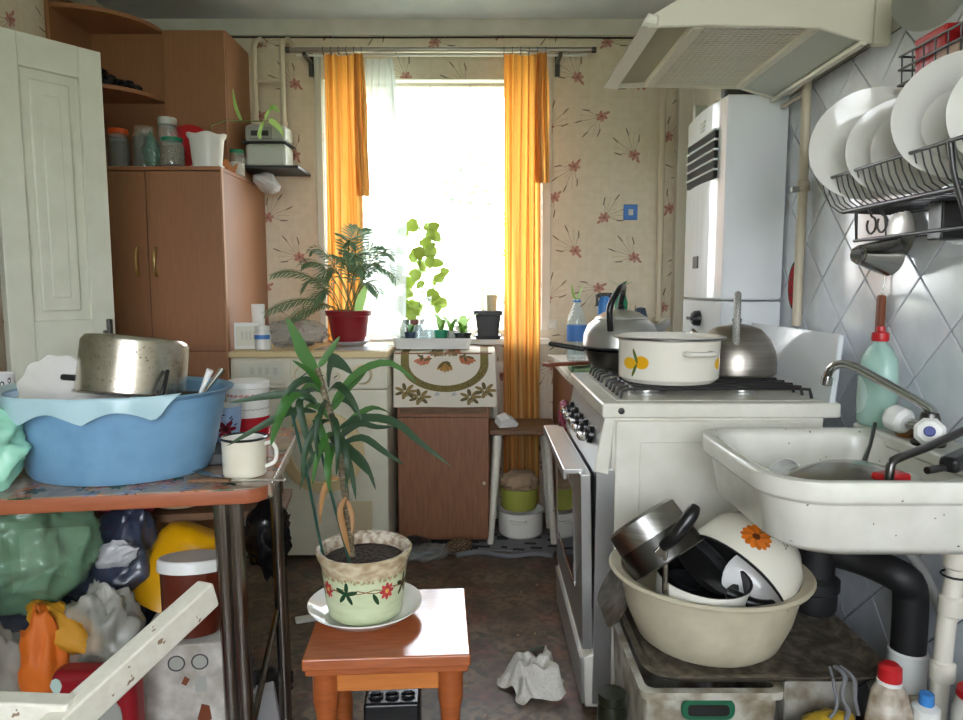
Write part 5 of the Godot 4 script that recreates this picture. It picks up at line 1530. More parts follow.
func build_racks() -> void:
	# dish rack: curved wires from the front rail down to the wall rail
	var d := thing("dish_rack", "dark wire dish rack fixed to the tiles holding plates", "dish rack", V(0, -0.018, 0))
	var zf := -1.81
	var zn := -1.02
	part(d, "front_rail", G.new().tube([V(0.86, 1.455, zf), V(0.86, 1.455, zn)], 0.004, 8), "wire_dark")
	part(d, "lower_rail", G.new().tube([V(0.905, 1.375, zf + 0.03), V(0.905, 1.375, zn)], 0.006, 8), "wire_dark")
	part(d, "wall_rail", G.new().tube([V(1.035, 1.37, zf + 0.03), V(1.035, 1.37, zn)], 0.005, 8), "wire_dark")
	part(d, "bottom_rail", G.new().tube([V(0.91, 1.30, zf + 0.08), V(0.91, 1.30, zn)], 0.004, 8).tube([V(1.035, 1.31, zf + 0.08), V(1.035, 1.31, zn)], 0.004, 8), "wire_dark")
	for k in 34:
		var z := zf + 0.005 + (zn - zf - 0.01) * k / 33.0
		part(d, "wire", G.new().tube([V(0.86, 1.455, z), V(0.868, 1.425, z), V(0.885, 1.392, z), V(0.905, 1.375, z + 0.008), V(1.035, 1.37, z + 0.008)], 0.0017, 5), "wire_dark")
	for z in [-1.72, -1.32]:
		part(d, "stay", G.new().tube([V(0.905, 1.375, z), V(0.91, 1.30, z), V(1.035, 1.31, z)], 0.0045, 6), "wire_dark")
	part(d, "bracket", bx(V(0.985, 1.29, -1.57), V(1.04, 1.38, -1.52), 0.004), "black_plastic")
	part(d, "upright", G.new().tube([V(0.86, 1.455, -1.32), V(0.87, 1.40, -1.32), V(0.905, 1.30, -1.32)], 0.0055, 6), "wire_dark")
	for h in [[0.925, -1.70], [0.925, -1.655]]:
		var pts := []
		for a in 10:
			pts.append(V(h[0] + 0.008, 1.335 + 0.02 * cos(a * 0.6), h[1] + 0.02 * sin(a * 0.6)))
		part(d, "hook", G.new().tube([V(h[0], 1.375, h[1])] + pts, 0.003, 5), "wire_dark")
	# plates leaning in the rack; axis mostly along the rack
	var pl := [["big white dinner plate furthest along in the dish rack", V(0.945, 1.374, -1.74), 0.137, 0.022], ["smaller white plate leaning before the furthest plate", V(0.950, 1.370, -1.625), 0.112, 0.02], ["white plate half hidden between two plates in the rack", V(0.965, 1.370, -1.57), 0.10, 0.02], ["deep white bowl nearest to the viewer in the dish rack", V(0.965, 1.370, -1.44), 0.128, 0.05], ["white plate cut by the photo edge in the dish rack", V(0.965, 1.370, -1.29), 0.115, 0.02]]
	for p in pl:
		var o := thing("rack_plate", p[0], "plate", p[1], Vector3.ZERO, "plates in the dish rack")
		# plate's own y axis (its face) turns towards the room and the viewer
		var face := V(-0.50, 0.17, 0.85).normalized()
		var g := G.new()
		g.frame(V(0, p[2] * 0.98, 0), face)
		var prof := plate_prof(p[2], p[3])
		g.lathe(prof, 40)
		part(o, "plate", g, "porcelain")
	# hanging steel funnel
	var f := thing("steel_funnel", "small steel cup shaped like a funnel hanging under the dish rack", "cup", V(0.955, 1.235, -1.71))
	part(f, "cone", G.new().frame(V(0.05, 0.01, -0.03), V(-1, 0.03, 0.25)).lathe([Vector2(0.046, 0), Vector2(0.048, 0.004), Vector2(0.024, 0.09), Vector2(0.02, 0.092), Vector2(0.019, 0.10), Vector2(0.016, 0.098), Vector2(0.02, 0.088), Vector2(0.044, 0.006)], 28), "steel")
	part(f, "wire_hook", G.new().tube(smooth_path([V(0.035, 0.05, -0.025), V(0.03, 0.075, -0.02), V(0.02, 0.10, -0.01), V(0.0, 0.125, 0.01)]), 0.002, 6), "steel")
	# steel lid hanging behind the rack
	solo("hanging_strainer", "round wire strainer hanging on the tiles behind the funnel", "strainer", G.new().at(V(0, 0, 0), V(0, 0, 90)).lathe([Vector2(0.055, 0), Vector2(0.06, 0.003), Vector2(0.055, 0.006), Vector2(0.03, 0.012), Vector2(0, 0.014)], 26), "aluminium", V(1.030, 1.30, -1.74))
	# small upper rack with sponges
	var u := thing("wire_basket", "small wire basket with hooks on the wall above the plates", "basket", V(0, -0.012, 0))
	for y in [1.645, 1.68, 1.71]:
		part(u, "hoop", G.new().tube([V(1.038, y, -1.68), V(0.965, y, -1.68), V(0.965, y, -1.26), V(1.038, y, -1.26), V(1.038, y, -1.68)], 0.0028, 6), "wire_dark")
	for k in 11:
		var z := -1.67 + 0.040 * k
		part(u, "wire", G.new().tube([V(0.965, 1.71, z), V(0.968, 1.645, z), V(1.038, 1.645, z)], 0.0022, 5), "wire_dark")
	for z in [-1.63, -1.57]:
		part(u, "hook", G.new().tube(smooth_path([V(0.97, 1.645, z), V(0.955, 1.62, z - 0.012), V(0.965, 1.60, z), V(0.955, 1.58, z + 0.008), V(0.965, 1.56, z)]), 0.003, 6), "iron")
	solo("sponge", "red grater shaped sponge holder in the wire basket", "sponge", bx(V(-0.028, 0, -0.055), V(0.028, 0.085, 0.055), 0.006), "red_plastic", V(1.003, 1.637, -1.58), V(0, 0, 4))
	solo("sponge", "white worn sponge in front of the red one", "sponge", bx(V(-0.012, 0, -0.04), V(0.012, 0.04, 0.04), 0.006), "beige_pink", V(0.982, 1.637, -1.52))
	solo("green_scrubber", "green plastic scrubber standing in the wire basket", "scrubber", G.new().lathe([Vector2(0, 0), Vector2(0.03, 0), Vector2(0.034, 0.03), Vector2(0.03, 0.11), Vector2(0.015, 0.13), Vector2(0, 0.132)], 18), "green_plastic", V(1.003, 1.637, -1.45))
	var lid := thing("pan_cover", "round steel pan lid hanging beside the range hood", "lid", V(1.0, 1.82, -1.64))
	part(lid, "disc", G.new().frame(V(0, 0, 0), V(-0.78, -0.05, 0.62)).lathe([Vector2(0, -0.004), Vector2(0.062, -0.004), Vector2(0.075, 0.0), Vector2(0.077, 0.004), Vector2(0.06, 0.003), Vector2(0.02, 0.009), Vector2(0, 0.01)], 32), "aluminium")
	part(lid, "knob", G.new().frame(V(-0.008, 0, 0.006), V(-0.78, -0.05, 0.62)).lathe([Vector2(0.006, 0), Vector2(0.013, 0.008), Vector2(0, 0.012)], 12), "steel")
	solo("metal_grater", "flat grey grater hanging by the hood corner", "grater", bx(V(-0.004, -0.09, -0.045), V(0.004, 0.09, 0.045), 0.003), "steel", V(1.036, 1.85, -1.50), V(0, 0, -3))

func plate_prof(r: float, h: float) -> Array:
	return [Vector2(0, 0), Vector2(r * 0.55, 0), Vector2(r * 0.6, 0.004), Vector2(r * 0.7, h * 0.4), Vector2(r, h), Vector2(r, h + 0.003), Vector2(r * 0.68, h * 0.4 + 0.005), Vector2(r * 0.58, 0.006), Vector2(0, 0.005)]

# ---------------------------------------------------------------- under the sink
func build_under_sink() -> void:
	var cr := thing("storage_crate", "stained white crate with green rimmed hand hole under the tray", "crate", V(0.475, 0, -1.545), V(0, 0, 0))
	part(cr, "crate_body", G.new().loft([ring_at(0, 0, 0.001, 0.001, 0.0008, 0), ring_at(0, 0, 0.125, 0.17, 0.02, 0.0), ring_at(0, 0, 0.14, 0.185, 0.02, 0.34), ring_at(0, 0, 0.134, 0.179, 0.018, 0.34), ring_at(0, 0, 0.12, 0.165, 0.018, 0.006), ring_at(0, 0, 0.001, 0.001, 0.0008, 0.006)], 40), "crate_white")
	part(cr, "rim", G.new().loft([ring_at(0, 0, 0.14, 0.185, 0.02, 0.325), ring_at(0, 0, 0.15, 0.195, 0.022, 0.33), ring_at(0, 0, 0.15, 0.195, 0.022, 0.346), ring_at(0, 0, 0.135, 0.18, 0.02, 0.348)], 40), "crate_white")
	var hh := part(cr, "hand_hole", G.new().at(V(-0.01, 0.308, 0.1865), V(-2.8, 0, 0)).prism(rpoly(0.055, 0.022, 0.018), 0, 0.008, 0.002), "green_dark", "green plastic rim of the hand hole")
	part(hh, "opening", G.new().at(V(-0.01, 0.308, 0.1935), V(-2.8, 0, 0)).prism(rpoly(0.043, 0.012, 0.009), 0, 0.003, 0.0005), "black_plastic")
	solo("scuffed_box", "grey scuffed box propping the tray behind the crate", "box", bx(V(-0.08, 0, -0.14), V(0.08, 0.348, 0.14), 0.004), "crate_white", V(0.74, 0, -1.58))
	var t := thing("metal_tray", "dirty rectangular metal tray beneath the white wash bowl", "tray", V(0.60, 0.352, -1.577), V(0, 0, 0))
	part(t, "tray_floor", G.new().loft([ring_at(0, 0, 0.001, 0.001, 0.0008, 0), ring_at(0, 0, 0.235, 0.195, 0.05, 0.0), ring_at(0, 0, 0.25, 0.21, 0.055, 0.02), ring_at(0, 0, 0.262, 0.222, 0.06, 0.022), ring_at(0, 0, 0.262, 0.222, 0.06, 0.024), ring_at(0, 0, 0.248, 0.208, 0.055, 0.023), ring_at(0, 0, 0.232, 0.192, 0.05, 0.003), ring_at(0, 0, 0.001, 0.001, 0.0008, 0.003)], 40), "tray_dirty")
	var lid := thing("tray_lid", "second grey tray tilted against the stove side", "tray", V(0.345, 0.395, -1.70), V(0, 0, 62))
	part(lid, "tray_floor", G.new().loft([ring_at(0, 0, 0.001, 0.001, 0.0008, 0), ring_at(0, 0, 0.05, 0.09, 0.03, 0.0), ring_at(0, 0, 0.06, 0.10, 0.035, 0.012), ring_at(0, 0, 0.001, 0.001, 0.0008, 0.004)], 40), "tray_dirty")
	# wash bowl
	var b := V(0.528, 0.357, -1.57)
	var bo := thing("wash_bowl", "cream plastic wash bowl full of pots under the sink", "bowl", b)
	part(bo, "bowl", G.new().lathe([Vector2(0, 0), Vector2(0.145, 0), Vector2(0.16, 0.012), Vector2(0.185, 0.07), Vector2(0.205, 0.155), Vector2(0.224, 0.158), Vector2(0.228, 0.165), Vector2(0.222, 0.17), Vector2(0.2, 0.163), Vector2(0.178, 0.07), Vector2(0.15, 0.01), Vector2(0, 0.005)], 48), "bowl_plastic")
	# inside: white pan, upside pan, flower bowl, small bowl
	var wp := thing("cream_saucepan", "cream enamel pan with dark inside sitting in the wash bowl", "pan", b + V(-0.045, 0.075, 0.07), V(6, 0, -4))
	part(wp, "pan_body", G.new().lathe([Vector2(0, 0), Vector2(0.092, 0), Vector2(0.098, 0.008), Vector2(0.1, 0.105), Vector2(0.103, 0.108)], 36), "white_enamel")
	part(wp, "dark_inside", G.new().lathe([Vector2(0.103, 0.108), Vector2(0.097, 0.106), Vector2(0.094, 0.06), Vector2(0, 0.058)], 36), "iron")
	solo("slotted_spoon", "black slotted spoon lying in the cream pan", "spoon", G.new().lathe([Vector2(0, 0), Vector2(0.03, 0.003), Vector2(0.04, 0.012), Vector2(0.036, 0.013), Vector2(0.028, 0.006), Vector2(0, 0.004)], 18), "black_plastic", b + V(-0.085, 0.168, 0.10), V(10, 0, -10))
	var sp := thing("steel_saucepan", "steel saucepan tipped upside down on the pile in the wash bowl", "saucepan", b + V(-0.105, 0.20, 0.045))
	var ax := V(-0.50, 0.74, -0.42)
	part(sp, "pan_body", G.new().frame(V(0, 0, 0), ax).lathe([Vector2(0.094, 0.0), Vector2(0.096, -0.003), Vector2(0.089, 0.002), Vector2(0.086, 0.105), Vector2(0.079, 0.112), Vector2(0, 0.113)], 36), "brushed")
	part(sp, "pan_inside", G.new().frame(V(0, 0, 0), ax).lathe([Vector2(0, 0.108), Vector2(0.078, 0.108), Vector2(0.084, 0.10), Vector2(0.092, 0.0)], 36), "dark_steel")
	part(sp, "handle", G.new().tube(smooth_path([V(-0.035, 0.06, 0.078), V(-0.013, 0.093, 0.095), V(0.015, 0.132, 0.095), V(0.030, 0.152, 0.085)]), [0.011, 0.012, 0.013, 0.0135, 0.014, 0.0145, 0.015, 0.015, 0.015, 0.015, 0.015, 0.0155, 0.0155, 0.0155, 0.0155, 0.015, 0.014, 0.012, 0.01], 10), "black_plastic")
	part(sp, "bracket", G.new().at(V(-0.035, 0.055, 0.076), V(0, 0, 50)).box(V(0.035, 0.02, 0.006), Vector3.ZERO, 0.002), "steel")
	var fp := thing("black_frying_pan", "small black pan wedged between saucepan and flowered bowl", "pan", b + V(-0.035, 0.185, 0.055))
	part(fp, "pan_body", G.new().frame(V(0, 0, 0), V(0.55, 0.75, 0.30)).lathe([Vector2(0, 0), Vector2(0.07, 0), Vector2(0.085, 0.022), Vector2(0.088, 0.022), Vector2(0.08, 0.018), Vector2(0.068, 0.004), Vector2(0, 0.004)], 30), "iron")
	part(fp, "handle", G.new().tube(smooth_path([V(0.04, -0.03, 0.06), V(0.09, -0.045, 0.085), V(0.13, -0.05, 0.08)]), 0.013, 10), "black_plastic")
	solo("steel_spoon", "upright steel spoon handle at the rim of the wash bowl", "spoon", G.new().tube([V(0, 0, 0), V(-0.004, 0.07, -0.004), V(-0.006, 0.15, -0.01)], [0.006, 0.008, 0.007], 8), "steel", b + V(-0.128, 0.10, 0.128))
	var fb := thing("flowered_bowl", "white enamel bowl with orange daisy lying on its side", "bowl", b + V(0.085, 0.19, 0.03))
	var bax := V(-0.62, -0.50, 0.34)
	part(fb, "bowl_body", G.new().frame(V(0.05, 0.055, -0.02), bax).lathe([Vector2(0.05, 0.0), Vector2(0.085, 0.012), Vector2(0.112, 0.05), Vector2(0.122, 0.10), Vector2(0.126, 0.135)], 44, 1, 1, -0.85, -0.85 + TAU), "daisy_print")
	part(fb, "base", G.new().frame(V(0.05, 0.055, -0.02), bax).lathe([Vector2(0, 0), Vector2(0.05, 0.0)], 30), "white_enamel")
	part(fb, "rim", G.new().frame(V(0.05, 0.055, -0.02), bax).lathe([Vector2(0.126, 0.134), Vector2(0.131, 0.138), Vector2(0.126, 0.141), Vector2(0.118, 0.10), Vector2(0.106, 0.052), Vector2(0.08, 0.016), Vector2(0, 0.01)], 44), "iron")
	solo("small_bowl", "small white bowl leaning at the right rim of the wash bowl", "bowl", G.new().frame(V(0, 0, 0), V(-0.55, 0.55, 0.55)).lathe([Vector2(0, 0), Vector2(0.03, 0), Vector2(0.034, 0.006), Vector2(0.06, 0.03), Vector2(0.072, 0.05), Vector2(0.069, 0.05), Vector2(0.055, 0.03), Vector2(0, 0.008)], 30), "porcelain", b + V(0.095, 0.145, 0.075))
	# plumbing
	var si := thing("sink_siphon", "black plastic bottle trap under the sink", "siphon", V(0.80, 0.378, -1.615))
	part(si, "trap", G.new().at(V(0, 0.02, 0)).lathe([Vector2(0, 0), Vector2(0.045, 0), Vector2(0.05, 0.01), Vector2(0.05, 0.05), Vector2(0.055, 0.055), Vector2(0.055, 0.08), Vector2(0.042, 0.09), Vector2(0.042, 0.19), Vector2(0.05, 0.195), Vector2(0.05, 0.22), Vector2(0.03, 0.23), Vector2(0, 0.23)], 24), "black_rubber")
	part(si, "tail_pipe", G.new().tube([V(0, 0.24, 0), V(0, 0.296, 0)], 0.022, 16), "rust_white")
	var el := thing("drain_elbow", "thick black drain elbow running from the trap to the wall pipe", "pipe", V(0, 0, 0))
	part(el, "elbow", G.new().tube(smooth_path([V(0.835, 0.545, -1.61), V(0.89, 0.54, -1.56), V(0.93, 0.53, -1.49), V(0.955, 0.50, -1.50), V(0.96, 0.44, -1.50), V(0.96, 0.34, -1.50)], 5), 0.036, 16), "black_rubber")
	part(el, "white_socket", G.new().at(V(0.96, 0.27, -1.50)).lathe([Vector2(0.037, 0), Vector2(0.041, 0.004), Vector2(0.041, 0.085), Vector2(0.037, 0.09)], 20), "white_plastic")
	part(el, "floor_pipe", G.new().at(V(0.96, 0.0, -1.50)).lathe([Vector2(0.05, 0), Vector2(0.05, 0.20), Vector2(0.058, 0.21), Vector2(0.058, 0.26), Vector2(0.04, 0.275)], 20), "rust_white")
	var hose := smooth_path([V(0.86, 0.64, -1.60), V(0.93, 0.62, -1.63), V(0.99, 0.55, -1.54), V(1.01, 0.45, -1.46)])
	solo("grey_hose", "pale grey hose looping behind the black elbow", "hose", G.new().tube(hose, 0.012, 10), "grey_plastic")
	var sp2 := thing("supply_pipe", "cream jointed water pipe at the right photo edge", "pipe", V(0.948, 0, -1.372))
	part(sp2, "tube", G.new().tube([V(0.0, 0.32, 0), V(0.005, 0.48, 0), V(0.018, 0.60, 0), V(0.024, 0.648, 0)], 0.018, 12), "pipe_white")
	for y in [0.36, 0.5, 0.6]:
		part(sp2, "coupling", G.new().at(V(0.006 + (y - 0.4) * 0.06, y, 0)).lathe([Vector2(0.018, 0), Vector2(0.024, 0.005), Vector2(0.024, 0.04), Vector2(0.018, 0.045)], 12), "pipe_white")
	part(sp2, "clip", G.new().at(V(0.016, 0.585, 0)).lathe([Vector2(0.0255, 0), Vector2(0.027, 0.002), Vector2(0.0255, 0.005)], 14), "black_rubber")
	part(sp2, "foot_pipe", G.new().tube([V(0, 0, 0), V(0, 0.32, 0)], 0.018, 12), "pipe_white")
	# clutter in front: bottles
	var lb := thing("bleach_bottle", "dirty white bottle with red cap standing at the lower right", "bottle", V(0.80, 0.06, -1.30), V(0, 20, 0))
	part(lb, "bottle", G.new().loft([ring_at(0, 0, 0.001, 0.001, 0.0008, 0.0), ring_at(0, 0, 0.045, 0.032, 0.015, 0), ring_at(0, 0, 0.045, 0.032, 0.015, 0.20), ring_at(0.006, 0, 0.04, 0.028, 0.015, 0.27), ring_at(0.0, 0, 0.03, 0.024, 0.015, 0.32), ring_at(-0.0, 0, 0.018, 0.018, 0.0179, 0.345)], 60), "dirty_white")
	part(lb, "cap", G.new().at(V(0, 0.343, 0)).lathe([Vector2(0.02, 0), Vector2(0.022, 0.003), Vector2(0.021, 0.028), Vector2(0.014, 0.035), Vector2(0, 0.036)], 18), "red_plastic")
	part(lb, "cap_ring", G.new().at(V(0, 0.336, 0)).lathe([Vector2(0.019, 0), Vector2(0.023, 0.002), Vector2(0.023, 0.009), Vector2(0.019, 0.01)], 18), "white_plastic")
	var bb := thing("blue_cap_bottle", "small bottle with blue cap between the two white bottles", "bottle", V(0.872, 0.06, -1.295))
	part(bb, "bottle", G.new().lathe([Vector2(0, 0), Vector2(0.03, 0), Vector2(0.032, 0.01), Vector2(0.032, 0.24), Vector2(0.022, 0.265), Vector2(0, 0.266)], 20), "green_glass")
	part(bb, "collar", G.new().at(V(0, 0.262, 0)).lathe([Vector2(0.021, 0), Vector2(0.026, 0.002), Vector2(0.025, 0.028), Vector2(0.012, 0.034), Vector2(0, 0.034)], 18), "white_plastic")
	part(bb, "cap", G.new().at(V(0, 0.295, 0)).lathe([Vector2(0.012, 0), Vector2(0.014, 0.004), Vector2(0.013, 0.024), Vector2(0, 0.026)], 14), "blue_plastic")
	var pc := thing("powder_can", "white scouring powder can with red lid at the photo edge", "can", V(0.952, 0.06, -1.262))
	part(pc, "can_body", G.new().lathe([Vector2(0, 0), Vector2(0.042, 0), Vector2(0.044, 0.004), Vector2(0.044, 0.30), Vector2(0.036, 0.33)], 24), "powder_print")
	part(pc, "lid", G.new().at(V(0, 0.328, 0)).lathe([Vector2(0.036, 0), Vector2(0.04, 0.002), Vector2(0.038, 0.014), Vector2(0, 0.017)], 24), "red_plastic")
	# low bench that carries them
	var be := thing("low_bench", "low grey board bench under the cleaning bottles", "bench", V(0, 0, 0))
	part(be, "board", bx(V(0.70, 0.042, -1.42), V(1.03, 0.06, -1.10), 0.003), "old_wood")
	for z in [-1.38, -1.14]:
		part(be, "batten", bx(V(0.72, 0.0, z - 0.015), V(1.01, 0.042, z + 0.015), 0.002), "old_wood")
	solo("wood_slab", "worn grey wooden board lying under the tray", "board", bx(V(-0.065, 0, -0.05), V(0.065, 0.014, 0.05), 0.003), "old_wood", V(0.70, 0.252, -1.335), V(0, 0, 0))
	solo("yellow_glove", "yellow rubber glove crumpled beside the red capped bottle", "glove", bag(V(0.06, 0.016, 0.045), 55, 0.35), "yellow_glove", V(0.705, 0.284, -1.33), V(0, 20, 6))
	solo("clutter_box", "dark cardboard box behind the cleaning bottles", "box", bx(V(-0.032, 0, -0.06), V(0.032, 0.25, 0.06), 0.003), "black_rubber", V(0.662, 0, -1.335))
	solo("dish_rag", "stringy beige rag hanging over the tray edge", "rag", G.new().tube(smooth_path([V(0, 0.09, -0.03), V(0.006, 0.085, 0.0), V(-0.004, 0.05, 0.012), V(0.01, 0.02, 0.012), V(0.0, 0.0, 0.02)]), 0.005, 8).tube(smooth_path([V(0.012, 0.09, -0.03), V(0.024, 0.08, 0.0), V(0.02, 0.045, 0.016), V(0.03, 0.012, 0.014)]), 0.004, 8).tube(smooth_path([V(-0.01, 0.088, -0.03), V(-0.018, 0.07, 0.004), V(-0.016, 0.03, 0.016), V(-0.034, 0.0, 0.016)]), 0.0035, 8), "cloth_grey", V(0.735, 0.295, -1.352))
	solo("dark_jar", "dark green jar standing between stove and crate", "jar", G.new().lathe([Vector2(0, 0), Vector2(0.032, 0), Vector2(0.034, 0.2), Vector2(0.028, 0.22), Vector2(0.032, 0.225), Vector2(0.032, 0.245), Vector2(0, 0.246)], 20), "dark_jar", V(0.30, 0, -1.52))
	solo("white_dish", "white round dish lid at the lower photo edge before the crate", "dish", G.new().lathe([Vector2(0, 0), Vector2(0.09, 0), Vector2(0.10, 0.015), Vector2(0.07, 0.03), Vector2(0.02, 0.035), Vector2(0, 0.036)], 30), "porcelain", V(0.49, 0.20, -1.185), V(12, 0, 0))
	solo("dish_support", "small upturned bucket under the white dish", "bucket", G.new().lathe([Vector2(0, 0.2), Vector2(0.07, 0.2), Vector2(0.085, 0.0), Vector2(0, 0.0)], 24), "grey_plastic", V(0.49, 0.0, -1.185))

func rpoly(hx: float, hy: float, r: float) -> PackedVector2Array:
	var o := PackedVector2Array()
	for p in rrect(hx, hy, r, 0.0, 4):
		o.append(Vector2(p.x, p.z))
	o.remove_at(o.size() - 1)
	return o

# ---------------------------------------------------------------- left table
const TP := Vector3(-0.445, 0, -1.42)

func on_table(x: float, z: float, y := 0.757) -> Vector3:
	# table coordinates: x leftwards-negative from the front right corner, z backwards-negative
	return TP + Basis(Vector3.UP, deg_to_rad(9)) * Vector3(x, y, z)

func build_table() -> void:
	var t := thing("kitchen_table", "kitchen table with flowered oilcloth, brown edge and chrome legs", "table", TP, V(0, 9, 0))
	# local: x from -0.92 to 0, z from -0.64 to 0
	var plan := PackedVector2Array()
	for c in [[-0.05, 0.05, 0], [-0.87, 0.05, 1], [-0.87, 0.59, 2], [-0.05, 0.59, 3]]:
		for k in 6:
			var a: float = [0.0, -PI / 2, -PI, -PI * 1.5][c[2]] - PI / 2 * k / 5.0
			plan.append(Vector2(c[0] + 0.05 * cos(a), c[1] + 0.05 * sin(a)))
	var turn := Basis(V(1, 0, 0), V(0, 0, -1), V(0, 1, 0))
	var g := G.new()
	g.x = Transform3D(turn, Vector3.ZERO)
	g.prism(plan, 0.722, 0.752, 0.003, true)
	part(t, "tabletop", g, "table_edge")
	var small := PackedVector2Array()
	for p in plan:
		small.append(Vector2(-0.46 + (p.x + 0.46) * 1.003, 0.32 + (p.y - 0.32) * 1.004))
	g = G.new()
	g.x = Transform3D(turn, Vector3.ZERO)
	g.prism(small, 0.7522, 0.7555, 0.001, true)
	part(t, "oilcloth", g, "oilcloth", "flowered oilcloth")
	part(t, "edge_flap", G.new().prism(PackedVector2Array([Vector2(-0.004, 0.725), Vector2(0.004, 0.724), Vector2(0.003, 0.756), Vector2(-0.004, 0.757)]), -0.56, -0.03, 0.001), "oilcloth")
	part(t, "metal_edge", G.new().tube([V(0.0035, 0.754, -0.03), V(0.0035, 0.754, -0.58)], 0.003, 6), "chrome")
	for l in [[-0.075, -0.05], [-0.105, -0.055], [-0.03, -0.33], [-0.80, -0.05], [-0.80, -0.58], [-0.06, -0.58]]:
		var lg := part(t, "leg", G.new().tube([V(l[0], 0.722, l[1]), V(l[0] + 0.012, 0.0, l[1] + 0.01)], 0.0165 if l[0] != -0.03 else 0.0155, 14), "chrome_worn")
		part(lg, "foot_cap", G.new().at(V(l[0] + 0.012, 0, l[1] + 0.01)).lathe([Vector2(0, 0), Vector2(0.021, 0), Vector2(0.019, 0.03)], 14), "black_rubber")
	part(t, "brace", G.new().tube([V(-0.03, 0.35, -0.33), V(-0.075, 0.12, -0.05)], 0.008, 8), "chrome_worn")
	part(t, "apron", bx(V(-0.85, 0.66, -0.60), V(-0.12, 0.722, -0.585), 0.002), "brown_wood")
	# lower shelf rail seen behind the leg
	part(t, "shelf_board", bx(V(-0.88, 0.555, -0.62), V(-0.02, 0.575, -0.42), 0.002), "old_wood")

func build_table_top() -> void:
	# blue wash tub with a scalloped oilcloth rag hanging over its near rim
	var c := V(-0.822, 0.757, -1.572)
	var b := thing("blue_basin", "big sky blue plastic basin full of dishes on the table", "basin", c)
	var rings := []
	for k in [[0.0, 0.0], [0.0, 0.80], [0.012, 0.84], [0.10, 0.93], [0.175, 1.0], [0.182, 1.06], [0.186, 1.07], [0.188, 1.05], [0.18, 0.98], [0.10, 0.905], [0.012, 0.81], [0.006, 0.0]]:
		rings.append(ring(maxf(k[1] * 0.235, 0.001), maxf(k[1] * 0.19, 0.001), k[0], 56))
	part(b, "tub", G.new().loft(rings, 50), "basin_blue")
	var rag := []
	for i in 9:
		var row := PackedVector3Array()
		for j in 61:
			var u := j / 60.0
			var a := lerpf(PI * 1.08, PI * 0.22, u)
			var drop := 0.042 + 0.024 * (1.0 - absf(sin(u * PI * 5.2 + 0.9))) - 0.014 * u
			if u > 0.93:
				drop *= (1.0 - u) / 0.07
			if u < 0.05:
				drop *= u / 0.05
			var s := i / 8.0
			var k: float
			var y: float
			if s < 0.35:
				k = lerpf(1.0, 1.095, s / 0.35)
				y = lerpf(0.184, 0.194, s / 0.35)
			else:
				var q := (s - 0.35) / 0.65
				k = 1.095 + 0.012 * sin(q * 2.0)
				y = 0.194 - drop * q
			row.append(V(0.235 * k * cos(a), y, 0.19 * k * sin(a) + 0.004 * sin(u * 40.0) * s))
		rag.append(row)
	solo("scalloped_cloth", "pale scalloped oilcloth hanging over the near rim of the blue basin", "cloth", G.new().patch(rag), "oilcloth_pale", c)
	# steel pot, upside down
	var p := thing("steel_pot", "stained steel pot turned upside down on the blue basin", "pot", c + V(0.022, 0.168, -0.01), V(-9, 0, -4))
	part(p, "pot_body", G.new().lathe([Vector2(0.118, 0.0), Vector2(0.119, 0.004), Vector2(0.115, 0.006), Vector2(0.113, 0.118), Vector2(0.106, 0.129), Vector2(0.09, 0.132), Vector2(0, 0.133)], 48), "steel_dirty")
	part(p, "pot_inside", G.new().lathe([Vector2(0.118, 0.0), Vector2(0.11, 0.006), Vector2(0.108, 0.12), Vector2(0, 0.125)], 40), "steel")
	var hd := part(p, "side_handle", G.new().at(V(-0.125, 0.03, 0.015)).box(V(0.05, 0.014, 0.03), Vector3.ZERO, 0.005), "black_plastic")
	part(hd, "handle_mount", G.new().at(V(-0.108, 0.038, 0.012)).box(V(0.014, 0.05, 0.02), Vector3.ZERO, 0.004), "chrome")
	part(p, "side_handle", G.new().tube(smooth_path([V(0.09, 0.012, 0.07), V(0.106, 0.005, 0.085), V(0.11, 0.03, 0.08), V(0.105, 0.06, 0.06)]), 0.005, 8), "black_plastic")
	# ornate plate standing in the basin: a ring shaped rim seen edge on
	var op := thing("fluted_plate", "white plate with fluted rim standing upright in the blue basin", "plate", c + V(-0.15, 0.148, 0.0))
	var rr := []
	for q in [[0.0, 0.0], [0.045, 0.0], [0.05, 0.006], [0.088, 0.018], [0.088, 0.021], [0.048, 0.009], [0.0, 0.005]]:
		var row := PackedVector3Array()
		for j in 65:
			var a := TAU * j / 64.0
			var k: float = q[0] * (1.0 + (0.035 * cos(12 * a) if q[0] > 0.08 else 0.0))
			row.append(V(k * cos(a), q[1], k * sin(a)))
		rr.append(row)
	var pg := G.new().frame(V(0.0, 0.02, -0.01), V(0.82, 0.22, 0.52))
	pg.loft(rr, 60)
	part(op, "plate_body", pg, "porcelain")
	solo("soup_plate", "cream soup plate lying in the basin under the steel pot", "plate", plate_mesh(0.125, 0.035), "porcelain", c + V(-0.075, 0.135, 0.035), V(4, 0, 0))
	for k in [[V(0.16, 0.14, -0.02), V(0.05, 0.08, -0.05), "steel fork handle at the right rim of the blue basin"], [V(0.175, 0.13, 0.03), V(0.045, 0.10, 0.0), "pale plastic spoon at the right rim of the blue basin"]]:
		solo("cutlery", k[2], "cutlery", G.new().tube([V(0, 0, 0), k[1] * 0.6, k[1]], [0.004, 0.005, 0.008], 8), "steel" if k[0].z < 0 else "white_plastic", c + k[0])
	solo("dark_dishes", "stack of dark bowls inside the right part of the basin", "bowl", G.new().lathe([Vector2(0, 0), Vector2(0.04, 0), Vector2(0.07, 0.06), Vector2(0.066, 0.06), Vector2(0.036, 0.005), Vector2(0, 0.005)], 26), "dark_grey", c + V(0.125, 0.105, -0.02))
